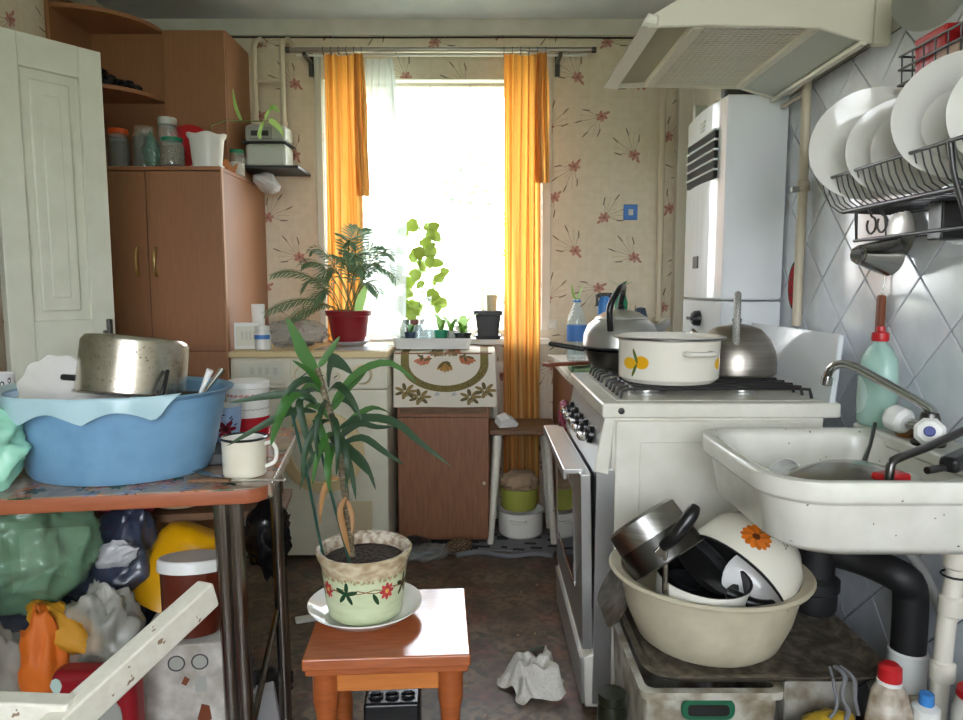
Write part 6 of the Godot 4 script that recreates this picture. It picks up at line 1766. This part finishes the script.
	# mugs
	var m := thing("enamel_mug", "cream enamel mug with dark rim on the table corner", "mug", V(-0.525, 0.757, -1.52))
	part(m, "mug_body", G.new().lathe([Vector2(0, 0), Vector2(0.043, 0), Vector2(0.046, 0.004), Vector2(0.0475, 0.082)], 32), "cream_enamel")
	part(m, "mug_inside", G.new().lathe([Vector2(0.0465, 0.082), Vector2(0.044, 0.006), Vector2(0, 0.005)], 32), "white_enamel")
	part(m, "rim", G.new().at(V(0, 0.081, 0)).lathe([Vector2(0.0455, 0.001), Vector2(0.0495, 0.0), Vector2(0.05, 0.003), Vector2(0.0475, 0.005), Vector2(0.0455, 0.001)], 32), "black_plastic")
	part(m, "handle", G.new().tube(smooth_path([V(0.045, 0.068, 0.0), V(0.062, 0.072, 0.004), V(0.073, 0.055, 0.006), V(0.068, 0.03, 0.005), V(0.046, 0.018, 0.0)]), 0.0045, 8), "white_enamel")
	var m2 := thing("flowered_cup", "blue cup with dark red flowers behind the enamel mug", "cup", V(-0.665, 0.757, -1.77))
	part(m2, "cup_body", G.new().lathe([Vector2(0.034, 0), Vector2(0.04, 0.03), Vector2(0.047, 0.075), Vector2(0.05, 0.112)], 32), "cup_print")
	part(m2, "cup_inside", G.new().lathe([Vector2(0.05, 0.112), Vector2(0.047, 0.112), Vector2(0.036, 0.01), Vector2(0, 0.008)], 32), "porcelain")
	var m3 := thing("striped_can", "white canister with red foot behind the enamel mug", "canister", V(-0.655, 0.757, -1.94))
	part(m3, "can_body", G.new().lathe([Vector2(0.056, 0), Vector2(0.058, 0.004), Vector2(0.058, 0.135)], 32), "can_print")
	part(m3, "can_lid", G.new().at(V(0, 0.134, 0)).lathe([Vector2(0.058, 0), Vector2(0.061, 0.002), Vector2(0.06, 0.016), Vector2(0.052, 0.021), Vector2(0, 0.022)], 32), "white_plastic")
	var m4 := thing("printed_mug", "white mug with small black print at the left photo edge", "mug", V(-1.205, 0.757, -1.72))
	part(m4, "mug_body", G.new().lathe([Vector2(0.04, 0), Vector2(0.042, 0.004), Vector2(0.042, 0.2)], 28), "mug_print")
	part(m4, "mug_inside", G.new().lathe([Vector2(0.042, 0.2), Vector2(0.039, 0.198), Vector2(0.038, 0.006), Vector2(0, 0.005)], 28), "porcelain")
	# fork and knife
	var f := thing("table_fork", "steel fork lying behind the enamel mug foot", "fork", V(-0.595, 0.759, -1.50), V(0, 58, 0))
	part(f, "handle", bx(V(-0.005, 0, 0.0), V(0.005, 0.003, 0.10), 0.001).box(V(0.022, 0.003, 0.025), V(0, 0.0015, -0.012), 0.001), "steel")
	for k in 4:
		part(f, "tine", G.new().tube([V(-0.009 + 0.006 * k, 0.002, -0.022), V(-0.009 + 0.006 * k, 0.007, -0.055)], 0.0014, 5), "steel")
	var kf := thing("table_knife", "knife with dark handle lying in front of the enamel mug", "knife", V(-0.57, 0.759, -1.445), V(0, 92, 0))
	part(kf, "handle", bx(V(-0.008, 0, -0.05), V(0.008, 0.009, 0.04), 0.004), "old_wood")
	part(kf, "blade", G.new().at(V(0, 0.004, 0)).box(V(0.016, 0.002, 0.115), V(0, 0, 0.096), 0.0008), "steel")
	solo("tray_slab", "dark patterned tray tucked behind the blue basin", "tray", bx(V(-0.08, 0, -0.06), V(0.08, 0.03, 0.06), 0.006), "dark_grey", V(-0.64, 0.757, -1.645), V(0, 9, 0))
	# mint bag
	solo("mint_bag", "knotted mint green plastic bag at the left end of the table", "bag", bag(V(0.085, 0.088, 0.06), 61, 0.4, 0.75, 48, 34), "bag_mint", V(-1.02, 0.858, -1.385))
	solo("dark_green_dish", "low dark green dish beneath the blue basin's left side", "dish", G.new().lathe([Vector2(0, 0), Vector2(0.05, 0), Vector2(0.06, 0.04), Vector2(0.056, 0.04), Vector2(0, 0.006)], 24), "green_dark", V(-1.14, 0.757, -1.62))

# ---------------------------------------------------------------- pile below the table
func build_pile() -> void:
	solo("storage_sack", "large grey rubbish sack at the bottom of the pile under the table", "sack", bag(V(0.26, 0.20, 0.17), 71, 0.3), "bag_dark", V(-1.08, 0.20, -1.72))
	solo("clear_bag", "stuffed clear plastic bag at the lower left photo edge", "bag", bag(V(0.10, 0.23, 0.11), 72, 0.3, 0.2, 48, 34), "bag_clear", V(-1.06, 0.23, -1.41))
	solo("green_sack", "big translucent green bag at the top left of the pile", "bag", bag(V(0.145, 0.12, 0.12), 73, 0.3, 0.0, 72, 52), "bag_green", V(-1.035, 0.582, -1.52))
	solo("print_bag", "dark blue and white printed plastic bag in the middle of the pile", "bag", bag(V(0.10, 0.135, 0.08), 74, 0.4, 0.2, 48, 34), "bag_dark", V(-0.90, 0.455, -1.68), V(0, 0, -12))
	solo("white_scrap", "shiny white printed scrap on the dark blue bag", "scrap", bag(V(0.05, 0.028, 0.02), 75, 0.5), "bag_white", V(-0.862, 0.545, -1.585), V(20, 0, 20))
	solo("pink_bag", "pink and white plastic bag hanging at the back under the tabletop", "bag", bag(V(0.15, 0.06, 0.08), 76, 0.5, 0.0, 48, 34), "bag_pink", V(-0.97, 0.635, -1.83))
	solo("cream_dish", "cream dish on the shelf board under the tabletop", "dish", G.new().lathe([Vector2(0, 0), Vector2(0.06, 0), Vector2(0.09, 0.03), Vector2(0.086, 0.03), Vector2(0, 0.005)], 26), "beige", V(-0.82, 0.585, -1.86))
	solo("floral_bag", "white bag with faded print at the back of the pile", "bag", bag(V(0.08, 0.05, 0.06), 77, 0.45), "bag_white", V(-0.70, 0.625, -1.90))
	solo("yellow_glove", "yellow rubber glove draped below the green bag", "glove", bag(V(0.085, 0.035, 0.04), 78, 0.3), "cloth_yellow", V(-0.905, 0.435, -1.45), V(0, -10, -28))
	solo("orange_cloth", "bright orange cloth hanging below the yellow glove", "cloth", bag(V(0.045, 0.145, 0.05), 79, 0.35), "cloth_orange", V(-0.925, 0.335, -1.42), V(0, 0, 3))
	solo("beige_bag", "crumpled beige plastic bag in front of the yellow bucket", "bag", bag(V(0.075, 0.10, 0.06), 80, 0.45, 0.0, 48, 34), "bag_clear", V(-0.84, 0.395, -1.48))
	solo("blue_scrap", "small blue plastic scrap at the bottom of the pile", "scrap", bag(V(0.05, 0.03, 0.03), 81, 0.4), "blue_plastic", V(-0.90, 0.225, -1.33))
	# white carton with round holes, brown pot and yellow bucket on top
	var cb := thing("appliance_box", "worn white cardboard box with printed circles beside the table leg", "box", V(-0.655, 0, -1.50), V(0, 9, 0))
	part(cb, "carton", bx(V(-0.10, 0, -0.10), V(0.085, 0.405, 0.07), 0.004), "carton")
	for x in [-0.012, 0.036]:
		var h := part(cb, "printed_ring", G.new().at(V(x, 0.365, 0.0705), V(90, 0, 0)).lathe([Vector2(0.015, 0.0), Vector2(0.0165, 0.0006), Vector2(0.018, 0.0)], 24), "dark_grey")
		part(h, "ring_fill", G.new().at(V(x, 0.365, 0.0703), V(90, 0, 0)).lathe([Vector2(0.015, 0.0), Vector2(0, 0.0003)], 24), "grey_plastic")
	part(cb, "printed_patch", G.new().at(V(0.036, 0.315, 0.0702)).prism(rpoly(0.012, 0.018, 0.006), 0, 0.0006), "grey_plastic")
	part(cb, "torn_hole", G.new().at(V(0.04, 0.245, 0.0702)).prism(PackedVector2Array([Vector2(-0.014, -0.01), Vector2(0.0, -0.028), Vector2(0.016, -0.012), Vector2(0.012, 0.018), Vector2(-0.004, 0.024)]), 0, 0.0008), "handle_wood")
	part(cb, "torn_hole", G.new().at(V(0.004, 0.325, 0.0702)).prism(PackedVector2Array([Vector2(-0.008, -0.006), Vector2(0.002, -0.012), Vector2(0.01, 0.002), Vector2(0.0, 0.01)]), 0, 0.0008), "handle_wood")
	var rd := thing("red_bag", "red and grey printed carrier bag below the white beam", "bag", V(-0.775, 0.18, -1.34))
	part(rd, "bag_body", G.new().at(V(0, 0.10, 0)).box(V(0.17, 0.26, 0.06), Vector3.ZERO, 0.02), "red_dark")
	part(rd, "grey_panel", G.new().at(V(0.0, 0.085, 0.031)).prism(rpoly(0.062, 0.10, 0.04), 0, 0.002), "grey_plastic")
	part(rd, "clover_print", G.new().at(V(-0.066, 0.205, 0.03)).prism(PackedVector2Array([Vector2(-0.012, 0), Vector2(-0.002, -0.022), Vector2(0.002, -0.022), Vector2(0.012, 0.0), Vector2(0.008, 0.012), Vector2(0, 0.016), Vector2(-0.008, 0.012)]), 0, 0.0015), "label_pale")
	solo("bag_rest", "folded newspapers supporting the red bag", "paper", bx(V(-0.09, 0, -0.035), V(0.09, 0.145, 0.035), 0.006), "carton", V(-0.775, 0, -1.34))
	var bp := thing("brown_pot", "brown plastic pot with white rim standing on the white box", "pot", V(-0.645, 0.409, -1.487), V(-10, 0, 0))
	part(bp, "pot_body", G.new().lathe([Vector2(0, 0), Vector2(0.058, 0), Vector2(0.07, 0.14), Vector2(0, 0.14)], 32), "brown_plastic")
	part(bp, "white_lid", G.new().at(V(0, 0.138, 0)).lathe([Vector2(0.066, 0), Vector2(0.076, 0.0), Vector2(0.076, 0.02), Vector2(0.072, 0.026), Vector2(0, 0.026)], 32), "white_plastic")
	var yb := thing("yellow_bucket", "yellow plastic bucket lying behind the brown pot", "bucket", V(-0.772, 0.425, -1.70))
	part(yb, "bucket_body", G.new().frame(V(-0.01, -0.06, 0.0), V(0.38, 0.85, -0.35)).lathe([Vector2(0.0, -0.004), Vector2(0.13, 0.0), Vector2(0.127, 0.02), Vector2(0.112, 0.16), Vector2(0.10, 0.185), Vector2(0.07, 0.20), Vector2(0, 0.205)], 40), "yellow_plastic")
	solo("bucket_stack", "dark bundle that carries the yellow bucket", "bundle", bag(V(0.12, 0.19, 0.08), 83, 0.25), "bag_dark", V(-0.72, 0.175, -1.70))
	# white painted chair frame in front
	var ch := thing("chair_frame", "chipped white painted wooden chair frame in the lower left corner", "chair", V(0, 0, 0))
	var far := V(-0.462, 0.655, -1.14)
	var jn := V(-0.562, 0.583, -0.90)
	part(ch, "side_rail", beam(far, jn + (jn - far).normalized() * 0.05, 0.034, 0.046), "chipped_white")
	part(ch, "back_rail", beam(V(-1.02, 0.587, -0.93), V(-0.555, 0.587, -0.90), 0.03, 0.05), "chipped_white")
	part(ch, "leg", beam(jn + V(-0.0, -0.025, 0.01), V(-0.58, 0, -0.84), 0.032, 0.032), "chipped_white")
	part(ch, "leg", beam(V(-1.0, 0.56, -0.93), V(-1.02, 0, -0.90), 0.032, 0.032), "chipped_white")
	# dark bits behind the table leg
	solo("black_bag", "shiny black plastic bag hanging behind the front table legs", "bag", bag(V(0.05, 0.085, 0.05), 84, 0.45), "black_shiny", V(-0.565, 0.51, -1.80))
	solo("blue_packet", "blue and yellow packet on the floor behind the table legs", "packet", bx(V(-0.03, 0, -0.02), V(0.03, 0.14, 0.02), 0.004), "bag_white", V(-0.55, 0.0, -1.72), V(0, 15, 8))
	solo("dark_shoe", "dark round bundle on the floor behind the table legs", "bundle", bag(V(0.06, 0.05, 0.06), 86, 0.3), "black_rubber", V(-0.60, 0.05, -1.86))

func beam(a: Vector3, b: Vector3, w: float, h: float) -> G:
	var g := G.new()
	var d := (b - a)
	var zz := d.normalized()
	var xx := Vector3.UP.cross(zz)
	xx = Vector3.RIGHT if xx.length() < 0.05 else xx.normalized()
	g.x = Transform3D(Basis(xx, zz.cross(xx), zz), (a + b) / 2)
	g.box(V(w, h, d.length()), Vector3.ZERO, 0.004)
	return g

# ---------------------------------------------------------------- stool, plant and floor
func build_stool() -> void:
	var s := thing("wooden_stool", "small varnished wooden stool with turned legs in the foreground", "stool", V(-0.195, 0, -1.455), V(0, 3.5, 0))
	part(s, "seat", bx(V(-0.165, 0.425, -0.155), V(0.165, 0.45, 0.155), 0.004), "stool_top")
	part(s, "seat_edge", bx(V(-0.16, 0.412, -0.15), V(0.16, 0.426, 0.15), 0.003), "stool_wood")
	for c in [[-1, 1], [1, 1], [-1, -1], [1, -1]]:
		part(s, "leg", G.new().at(V(c[0] * 0.125, 0, c[1] * 0.118)).lathe([Vector2(0, 0), Vector2(0.013, 0), Vector2(0.016, 0.03), Vector2(0.02, 0.12), Vector2(0.023, 0.2), Vector2(0.018, 0.23), Vector2(0.024, 0.25), Vector2(0.024, 0.27), Vector2(0.019, 0.285), Vector2(0.021, 0.32), Vector2(0.026, 0.345), Vector2(0.026, 0.412), Vector2(0, 0.412)], 18), "stool_wood")
	for c in [-1, 1]:
		part(s, "rail", bx(V(-0.105, 0.365, c * 0.118 - 0.009), V(0.105, 0.405, c * 0.118 + 0.009), 0.003), "stool_rail")
		part(s, "rail", bx(V(c * 0.125 - 0.009, 0.365, -0.095), V(c * 0.125 + 0.009, 0.405, 0.095), 0.003), "stool_rail")
	# plate
	var pp := V(-0.256, 0.451, -1.478)
	solo("saucer_plate", "white plate used as saucer under the flowerpot", "plate", G.new().lathe([Vector2(0, 0), Vector2(0.07, 0), Vector2(0.074, 0.004), Vector2(0.10, 0.012), Vector2(0.124, 0.03), Vector2(0.124, 0.033), Vector2(0.098, 0.016), Vector2(0.07, 0.007), Vector2(0, 0.006)], 48), "porcelain", pp)
	# flowerpot and dracaena
	var p := thing("dracaena", "leggy green dracaena in a flowered ceramic pot on the stool", "potted plant", pp + V(0, 0.008, 0))
	part(p, "pot", G.new().lathe([Vector2(0.072, 0.0), Vector2(0.079, 0.006), Vector2(0.085, 0.04), Vector2(0.092, 0.105), Vector2(0.095, 0.12), Vector2(0.102, 0.135), Vector2(0.104, 0.146), Vector2(0.100, 0.149)], 48), "pot_print")
	part(p, "pot_inside", G.new().lathe([Vector2(0.100, 0.149), Vector2(0.092, 0.146), Vector2(0.086, 0.12), Vector2(0.084, 0.118)], 48), "rust_white")
	part(p, "pot_base", G.new().lathe([Vector2(0, 0), Vector2(0.072, 0)], 32), "beige")
	part(p, "soil", G.new().lathe([Vector2(0.088, 0.122), Vector2(0.05, 0.130), Vector2(0, 0.127)], 30), "dirt")
	var o := p.position
	var st := []
	for q in [V(-0.282, 0.579, -1.470), V(-0.289, 0.669, -1.470), V(-0.297, 0.782, -1.460), V(-0.308, 0.871, -1.450), V(-0.328, 0.945, -1.450), V(-0.343, 1.002, -1.450)]:
		st.append(q - o)
	var sp := smooth_path(st, 4)
	var rad := []
	for k in sp.size():
		rad.append(lerpf(0.0085, 0.006, float(k) / sp.size()) * (1.0 + 0.10 * (k % 2)))
	part(p, "stem", G.new().tube(sp, rad, 8), "bark")
	var leaves := [
		["leaf", 0.0134, [V(-0.343, 0.992, -1.450), V(-0.366, 1.037, -1.430), V(-0.375, 1.067, -1.420), V(-0.393, 1.110, -1.410)]],
		["leaf", 0.0077, [V(-0.339, 1.004, -1.450), V(-0.322, 1.028, -1.460), V(-0.298, 1.067, -1.470)]],
		["leaf_dark", 0.0154, [V(-0.319, 0.960, -1.450), V(-0.305, 1.017, -1.430), V(-0.279, 1.016, -1.400), V(-0.253, 0.999, -1.370)]],
		["leaf", 0.0087, [V(-0.313, 0.928, -1.450), V(-0.256, 0.993, -1.440), V(-0.187, 1.016, -1.420), V(-0.130, 0.977, -1.400)]],
		["leaf_dark", 0.0087, [V(-0.308, 0.864, -1.450), V(-0.258, 0.900, -1.420), V(-0.177, 0.903, -1.380), V(-0.119, 0.865, -1.350), V(-0.059, 0.824, -1.330)]],
		["leaf_dark", 0.0077, [V(-0.307, 0.847, -1.460), V(-0.265, 0.878, -1.480), V(-0.232, 0.867, -1.500), V(-0.191, 0.863, -1.520)]],
		["leaf_dark", 0.0077, [V(-0.298, 0.838, -1.460), V(-0.250, 0.854, -1.450), V(-0.201, 0.828, -1.430), V(-0.159, 0.806, -1.410)]],
		["leaf_dark", 0.0106, [V(-0.317, 0.858, -1.440), V(-0.274, 0.844, -1.400), V(-0.243, 0.822, -1.370), V(-0.212, 0.793, -1.350)]],
		["leaf_dark", 0.0087, [V(-0.343, 0.920, -1.450), V(-0.369, 0.949, -1.440), V(-0.434, 0.948, -1.420), V(-0.511, 0.937, -1.400)]],
		["leaf_dark", 0.0077, [V(-0.345, 0.911, -1.440), V(-0.384, 0.920, -1.400), V(-0.444, 0.891, -1.370), V(-0.504, 0.857, -1.360)]],
		["leaf", 0.0116, [V(-0.350, 0.934, -1.430), V(-0.381, 0.951, -1.400), V(-0.401, 0.916, -1.380), V(-0.423, 0.852, -1.380)]],
		["leaf_dark", 0.0077, [V(-0.345, 0.926, -1.440), V(-0.367, 0.943, -1.400), V(-0.356, 0.883, -1.390), V(-0.338, 0.806, -1.400)]],
		["leaf", 0.0077, [V(-0.332, 0.911, -1.440), V(-0.332, 0.902, -1.400), V(-0.314, 0.852, -1.390), V(-0.308, 0.781, -1.400)]],
		["leaf", 0.0067, [V(-0.332, 0.956, -1.450), V(-0.350, 0.997, -1.420), V(-0.364, 1.011, -1.410), V(-0.381, 1.024, -1.400)]],
		["leaf", 0.0077, [V(-0.322, 0.935, -1.450), V(-0.347, 0.963, -1.470), V(-0.382, 0.953, -1.500), V(-0.408, 0.916, -1.520)]],
		["leaf", 0.0077, [V(-0.312, 0.913, -1.450), V(-0.290, 0.948, -1.470), V(-0.267, 0.970, -1.500), V(-0.253, 0.985, -1.520)]],
		["leaf", 0.0087, [V(-0.310, 0.879, -1.460), V(-0.340, 0.904, -1.500), V(-0.379, 0.910, -1.530), V(-0.407, 0.884, -1.550)]],
		["leaf", 0.0077, [V(-0.300, 0.847, -1.460), V(-0.282, 0.882, -1.500), V(-0.242, 0.904, -1.530), V(-0.207, 0.887, -1.560)]],
		["leaf", 0.0087, [V(-0.301, 0.841, -1.440), V(-0.309, 0.829, -1.400), V(-0.310, 0.793, -1.380), V(-0.306, 0.758, -1.380)]],
		["leaf_dark", 0.0077, [V(-0.297, 0.825, -1.460), V(-0.331, 0.827, -1.500), V(-0.376, 0.789, -1.520), V(-0.407, 0.718, -1.530)]],
		["leaf_dark", 0.0082, [V(-0.323, 0.947, -1.440), V(-0.290, 0.973, -1.400), V(-0.256, 0.948, -1.370), V(-0.236, 0.909, -1.360)]],
		["leaf_dark", 0.0082, [V(-0.333, 0.966, -1.450), V(-0.361, 0.981, -1.420), V(-0.387, 0.963, -1.400), V(-0.409, 0.924, -1.390)]],
		["leaf_dark", 0.0082, [V(-0.316, 0.894, -1.440), V(-0.332, 0.891, -1.400), V(-0.353, 0.844, -1.380), V(-0.362, 0.783, -1.380)]],
		["leaf_dark", 0.0072, [V(-0.310, 0.873, -1.440), V(-0.282, 0.863, -1.390), V(-0.267, 0.816, -1.370), V(-0.274, 0.761, -1.370)]],
		["leaf_dark", 0.0082, [V(-0.322, 0.913, -1.450), V(-0.303, 0.934, -1.480), V(-0.285, 0.912, -1.520), V(-0.267, 0.863, -1.540)]],
		["leaf_dark", 0.0082, [V(-0.332, 0.950, -1.460), V(-0.367, 0.953, -1.500), V(-0.404, 0.920, -1.540), V(-0.429, 0.848, -1.560)]],
		["leaf", 0.0072, [V(-0.308, 0.868, -1.440), V(-0.314, 0.867, -1.390), V(-0.326, 0.836, -1.370), V(-0.340, 0.775, -1.370)]],
		["leaf_dark", 0.0072, [V(-0.305, 0.851, -1.440), V(-0.278, 0.835, -1.400), V(-0.263, 0.790, -1.390), V(-0.256, 0.738, -1.390)]],
		["leaf_dark", 0.0072, [V(-0.316, 0.905, -1.440), V(-0.291, 0.895, -1.380), V(-0.284, 0.849, -1.360), V(-0.289, 0.796, -1.360)]],
		["leaf_dark", 0.0061, [V(-0.324, 0.936, -1.440), V(-0.319, 0.926, -1.380), V(-0.327, 0.879, -1.360), V(-0.324, 0.825, -1.360)]],
		["leaf_dark", 0.0072, [V(-0.301, 0.825, -1.460), V(-0.283, 0.816, -1.500), V(-0.256, 0.777, -1.520), V(-0.235, 0.720, -1.520)]],
		["leaf_dry", 0.0067, [V(-0.284, 0.732, -1.430), V(-0.295, 0.707, -1.420), V(-0.284, 0.657, -1.410), V(-0.274, 0.612, -1.410)]],
		["leaf_dry", 0.0067, [V(-0.296, 0.760, -1.460), V(-0.326, 0.762, -1.470), V(-0.344, 0.713, -1.470), V(-0.350, 0.658, -1.470)]],
		["leaf_dry", 0.0048, [V(-0.284, 0.722, -1.440), V(-0.272, 0.693, -1.430), V(-0.271, 0.653, -1.420)]]
	]
	for l in leaves:
		var pts := []
		for q in l[2]:
			pts.append(q - o)
		var dir: Vector3 = (pts[-1] - pts[0]).normalized()
		var side := dir.cross(V(0.0, 0.35, 1.0)).normalized()
		part(p, "leaf", leafcard(pts, l[1], side, 0.3), l[0])
	for c in [[V(-0.397, 0.944, -1.420), V(-0.366, 0.790, -1.430), V(-0.338, 0.585, -1.450)], [V(-0.345, 0.898, -1.420), V(-0.317, 0.747, -1.430), V(-0.278, 0.585, -1.430)]]:
		var pts := []
		for q in c:
			pts.append(q - o)
		part(p, "support_stick", G.new().tube(pts, 0.003, 6), "stick_green")
	# black crate under the stool
	var cr := thing("black_crate", "black plastic crate under the wooden stool", "crate", V(-0.20, 0, -1.50), V(0, 3.5, 0))
	part(cr, "crate_body", bx(V(-0.062, 0, -0.06), V(0.062, 0.265, 0.06), 0.008), "black_plastic")
	for x in [-0.035, 0.0, 0.035]:
		part(cr, "cell", G.new().at(V(x, 0.265, 0.03)).lathe([Vector2(0.014, 0), Vector2(0.016, 0.004), Vector2(0.012, 0.006)], 14), "black_rubber")
		part(cr, "cell", G.new().at(V(x, 0.265, -0.02)).lathe([Vector2(0.014, 0), Vector2(0.016, 0.004), Vector2(0.012, 0.006)], 14), "black_rubber")

func build_floor_things() -> void:
	# crumpled rag: an uneven cloth pushed up into folds that run in several directions
	rng.seed = 64
	var folds := []
	for k in 18:
		var a := rng.randf() * PI
		folds.append([Vector2(cos(a), sin(a)), rng.randf_range(-0.06, 0.06), rng.randf_range(0.010, 0.020), rng.randf_range(0.016, 0.034), rng.randf_range(-0.05, 0.05)])
	var rows := []
	for i in 57:
		var row := PackedVector3Array()
		for j in 57:
			var u := j / 28.0 - 1.0
			var w := i / 28.0 - 1.0
			var p := Vector2(-0.095, -0.08).lerp(Vector2(0.10, -0.065), (u + 1) / 2).lerp(Vector2(-0.075, 0.07).lerp(Vector2(0.06, 0.10), (u + 1) / 2), (w + 1) / 2)
			p += Vector2(sin(w * 5.0 + 1.0), sin(u * 4.0)) * 0.012
			var h := 0.0
			for f in folds:
				var d: float = absf(p.dot(f[0]) - f[1] + 0.012 * sin(p.dot(Vector2(-f[0].y, f[0].x)) * 38.0)) / f[2]
				var along: float = absf(p.dot(Vector2(-f[0].y, f[0].x)) - f[4]) / 0.09
				h = maxf(h, 0.0) + f[3] * exp(-d * d * 1.4) * exp(-along * along)
			var edge := 1.0 - maxf(absf(u), absf(w))
			h *= clampf(0.25 + edge * 3.0, 0.0, 1.0)
			row.append(V(p.x, 0.004 + minf(h, 0.085), p.y))
		rows.append(row)
	rows.reverse()
	solo("floor_rag", "crumpled white rag lying on the floor before the oven", "rag", G.new().patch(rows), "rag", V(0.155, 0.0, -1.955), V(0, 25, 0))
	# litter near the low cabinet
	rng.seed = 55
	solo("torn_bag", "torn clear plastic scrap on the floor before the washing machine", "scrap", bag(V(0.10, 0.025, 0.06), 91, 0.5), "bag_grey", V(-0.24, 0.022, -2.94), V(0, 25, 0))
	solo("dark_slipper", "dark slipper lying before the low cabinet", "slipper", bag(V(0.07, 0.035, 0.045), 92, 0.25), "black_rubber", V(-0.30, 0.034, -3.0))
	solo("dark_slipper", "second dark slipper toe tucked beside the cabinet plinth", "slipper", bag(V(0.06, 0.032, 0.04), 93, 0.25), "mushroom", V(-0.10, 0.03, -2.99), V(0, 30, 0))
	solo("grey_strip", "twisted grey rag strip on the floor along the mat", "rag", G.new().tube(smooth_path([V(-0.16, 0.012, 0.02), V(-0.05, 0.014, -0.01), V(0.06, 0.012, 0.03), V(0.18, 0.013, 0.0), V(0.26, 0.012, 0.03)]), 0.012, 8), "cloth_grey", V(0.05, 0.0, -2.955))
	for k in 9:
		var q := V(rng.randf_range(-0.35, 0.24), 0.003, rng.randf_range(-2.7, -1.75))
		solo("paper_crumb", "tiny pale paper crumb scattered on the worn floor", "crumb", bx(V(-0.004, -0.003, -0.003), V(0.004, 0.001, 0.003), 0.001), "cloth_beige", q, V(0, rng.randf() * 180, 0), "paper crumbs on the floor")
	solo("leaf_crumb", "dry dark leaf lying near the stove drawer", "leaf", leafcard([V(-0.04, 0.004, 0), V(0, 0.012, 0.005), V(0.04, 0.004, 0)], 0.012, V(0, 0.1, 1)), "leaf_dark", V(0.19, 0.0, -2.15), V(0, 15, 0))
	solo("white_scrap", "small white scrap on the floor behind the flowerpot stool", "scrap", bx(V(-0.035, 0, -0.02), V(0.035, 0.012, 0.02), 0.004), "paper", V(-0.62, 0, -2.36), V(0, 20, 0))

# ---------------------------------------------------------------- outdoors
func build_outside() -> void:
	solo("lawn", "pale sunlit yard seen through the window", "ground", bx(V(-12, -0.6, -22), V(12, -0.5, -3.95)), "lawn")
	rng.seed = 202
	for t in [[-0.02, -7.5, 2.0, "pale leafy bush beyond the right half of the window"], [-0.9, -9.0, 1.5, "small leafy bush beyond the left half of the window"]]:
		var b := thing("bush", t[3], "bush", V(t[0], -0.5, t[1]))
		part(b, "trunk", G.new().tube([V(0, 0, 0), V(0.05, t[2] * 0.7, 0), V(0, t[2] * 1.2, 0)], [0.05, 0.03, 0.015], 8), "bark")
		var g := G.new()
		for k in 420:
			var d := V(rng.randfn(0, 0.34), rng.randfn(0, 0.36), rng.randfn(0, 0.34))
			g.at(V(0, t[2] * 1.25, 0) + d, V(rng.randf() * 180, rng.randf() * 180, 0)).strip([V(0, 0, 0), V(0.04, 0.01, 0), V(0.085, 0, 0)], [0.004, 0.03, 0.003], [V(0, 0, 1)], 0.2)
		part(b, "foliage", g, "leaf").set_meta("kind", "stuff")

# ---------------------------------------------------------------- main
func _ready() -> void:
	var cam := Camera3D.new()
	cam.name = "camera"
	cam.position = Vector3(0, 1.17, 0)
	cam.rotation_degrees = Vector3(-rad_to_deg(atan(73.0 / 700.0)), 0, 0)
	cam.fov = rad_to_deg(2.0 * atan(360.0 / 700.0))
	cam.near = 0.02
	cam.current = true
	add_child(cam)
	var sky_mat := ProceduralSkyMaterial.new()
	sky_mat.sky_top_color = Color(0.92, 0.955, 1.0)
	sky_mat.sky_horizon_color = Color(0.98, 0.99, 1.0)
	sky_mat.ground_bottom_color = Color(0.55, 0.58, 0.5)
	sky_mat.ground_horizon_color = Color(0.8, 0.82, 0.8)
	var sky := Sky.new()
	sky.sky_material = sky_mat
	var env := Environment.new()
	env.background_mode = Environment.BG_SKY
	env.sky = sky
	env.background_energy_multiplier = 10.0
	env.tonemap_mode = Environment.TONE_MAPPER_LINEAR
	env.tonemap_exposure = 1.7
	env.sdfgi_enabled = true
	env.ssao_enabled = true
	env.ssil_enabled = true
	var we := WorldEnvironment.new()
	we.name = "environment"
	we.environment = env
	add_child(we)
	make_materials()
	build_room()
	build_door()
	build_cupboards()
	build_cupboard_top()
	build_washer()
	build_palm()
	build_window_corner()
	build_curtains()
	build_far_stool()
	build_hood()
	build_boiler()
	build_stove()
	build_stove_top()
	build_sink()
	build_racks()
	build_under_sink()
	build_table()
	build_table_top()
	build_pile()
	build_stool()
	build_floor_things()
	build_outside()
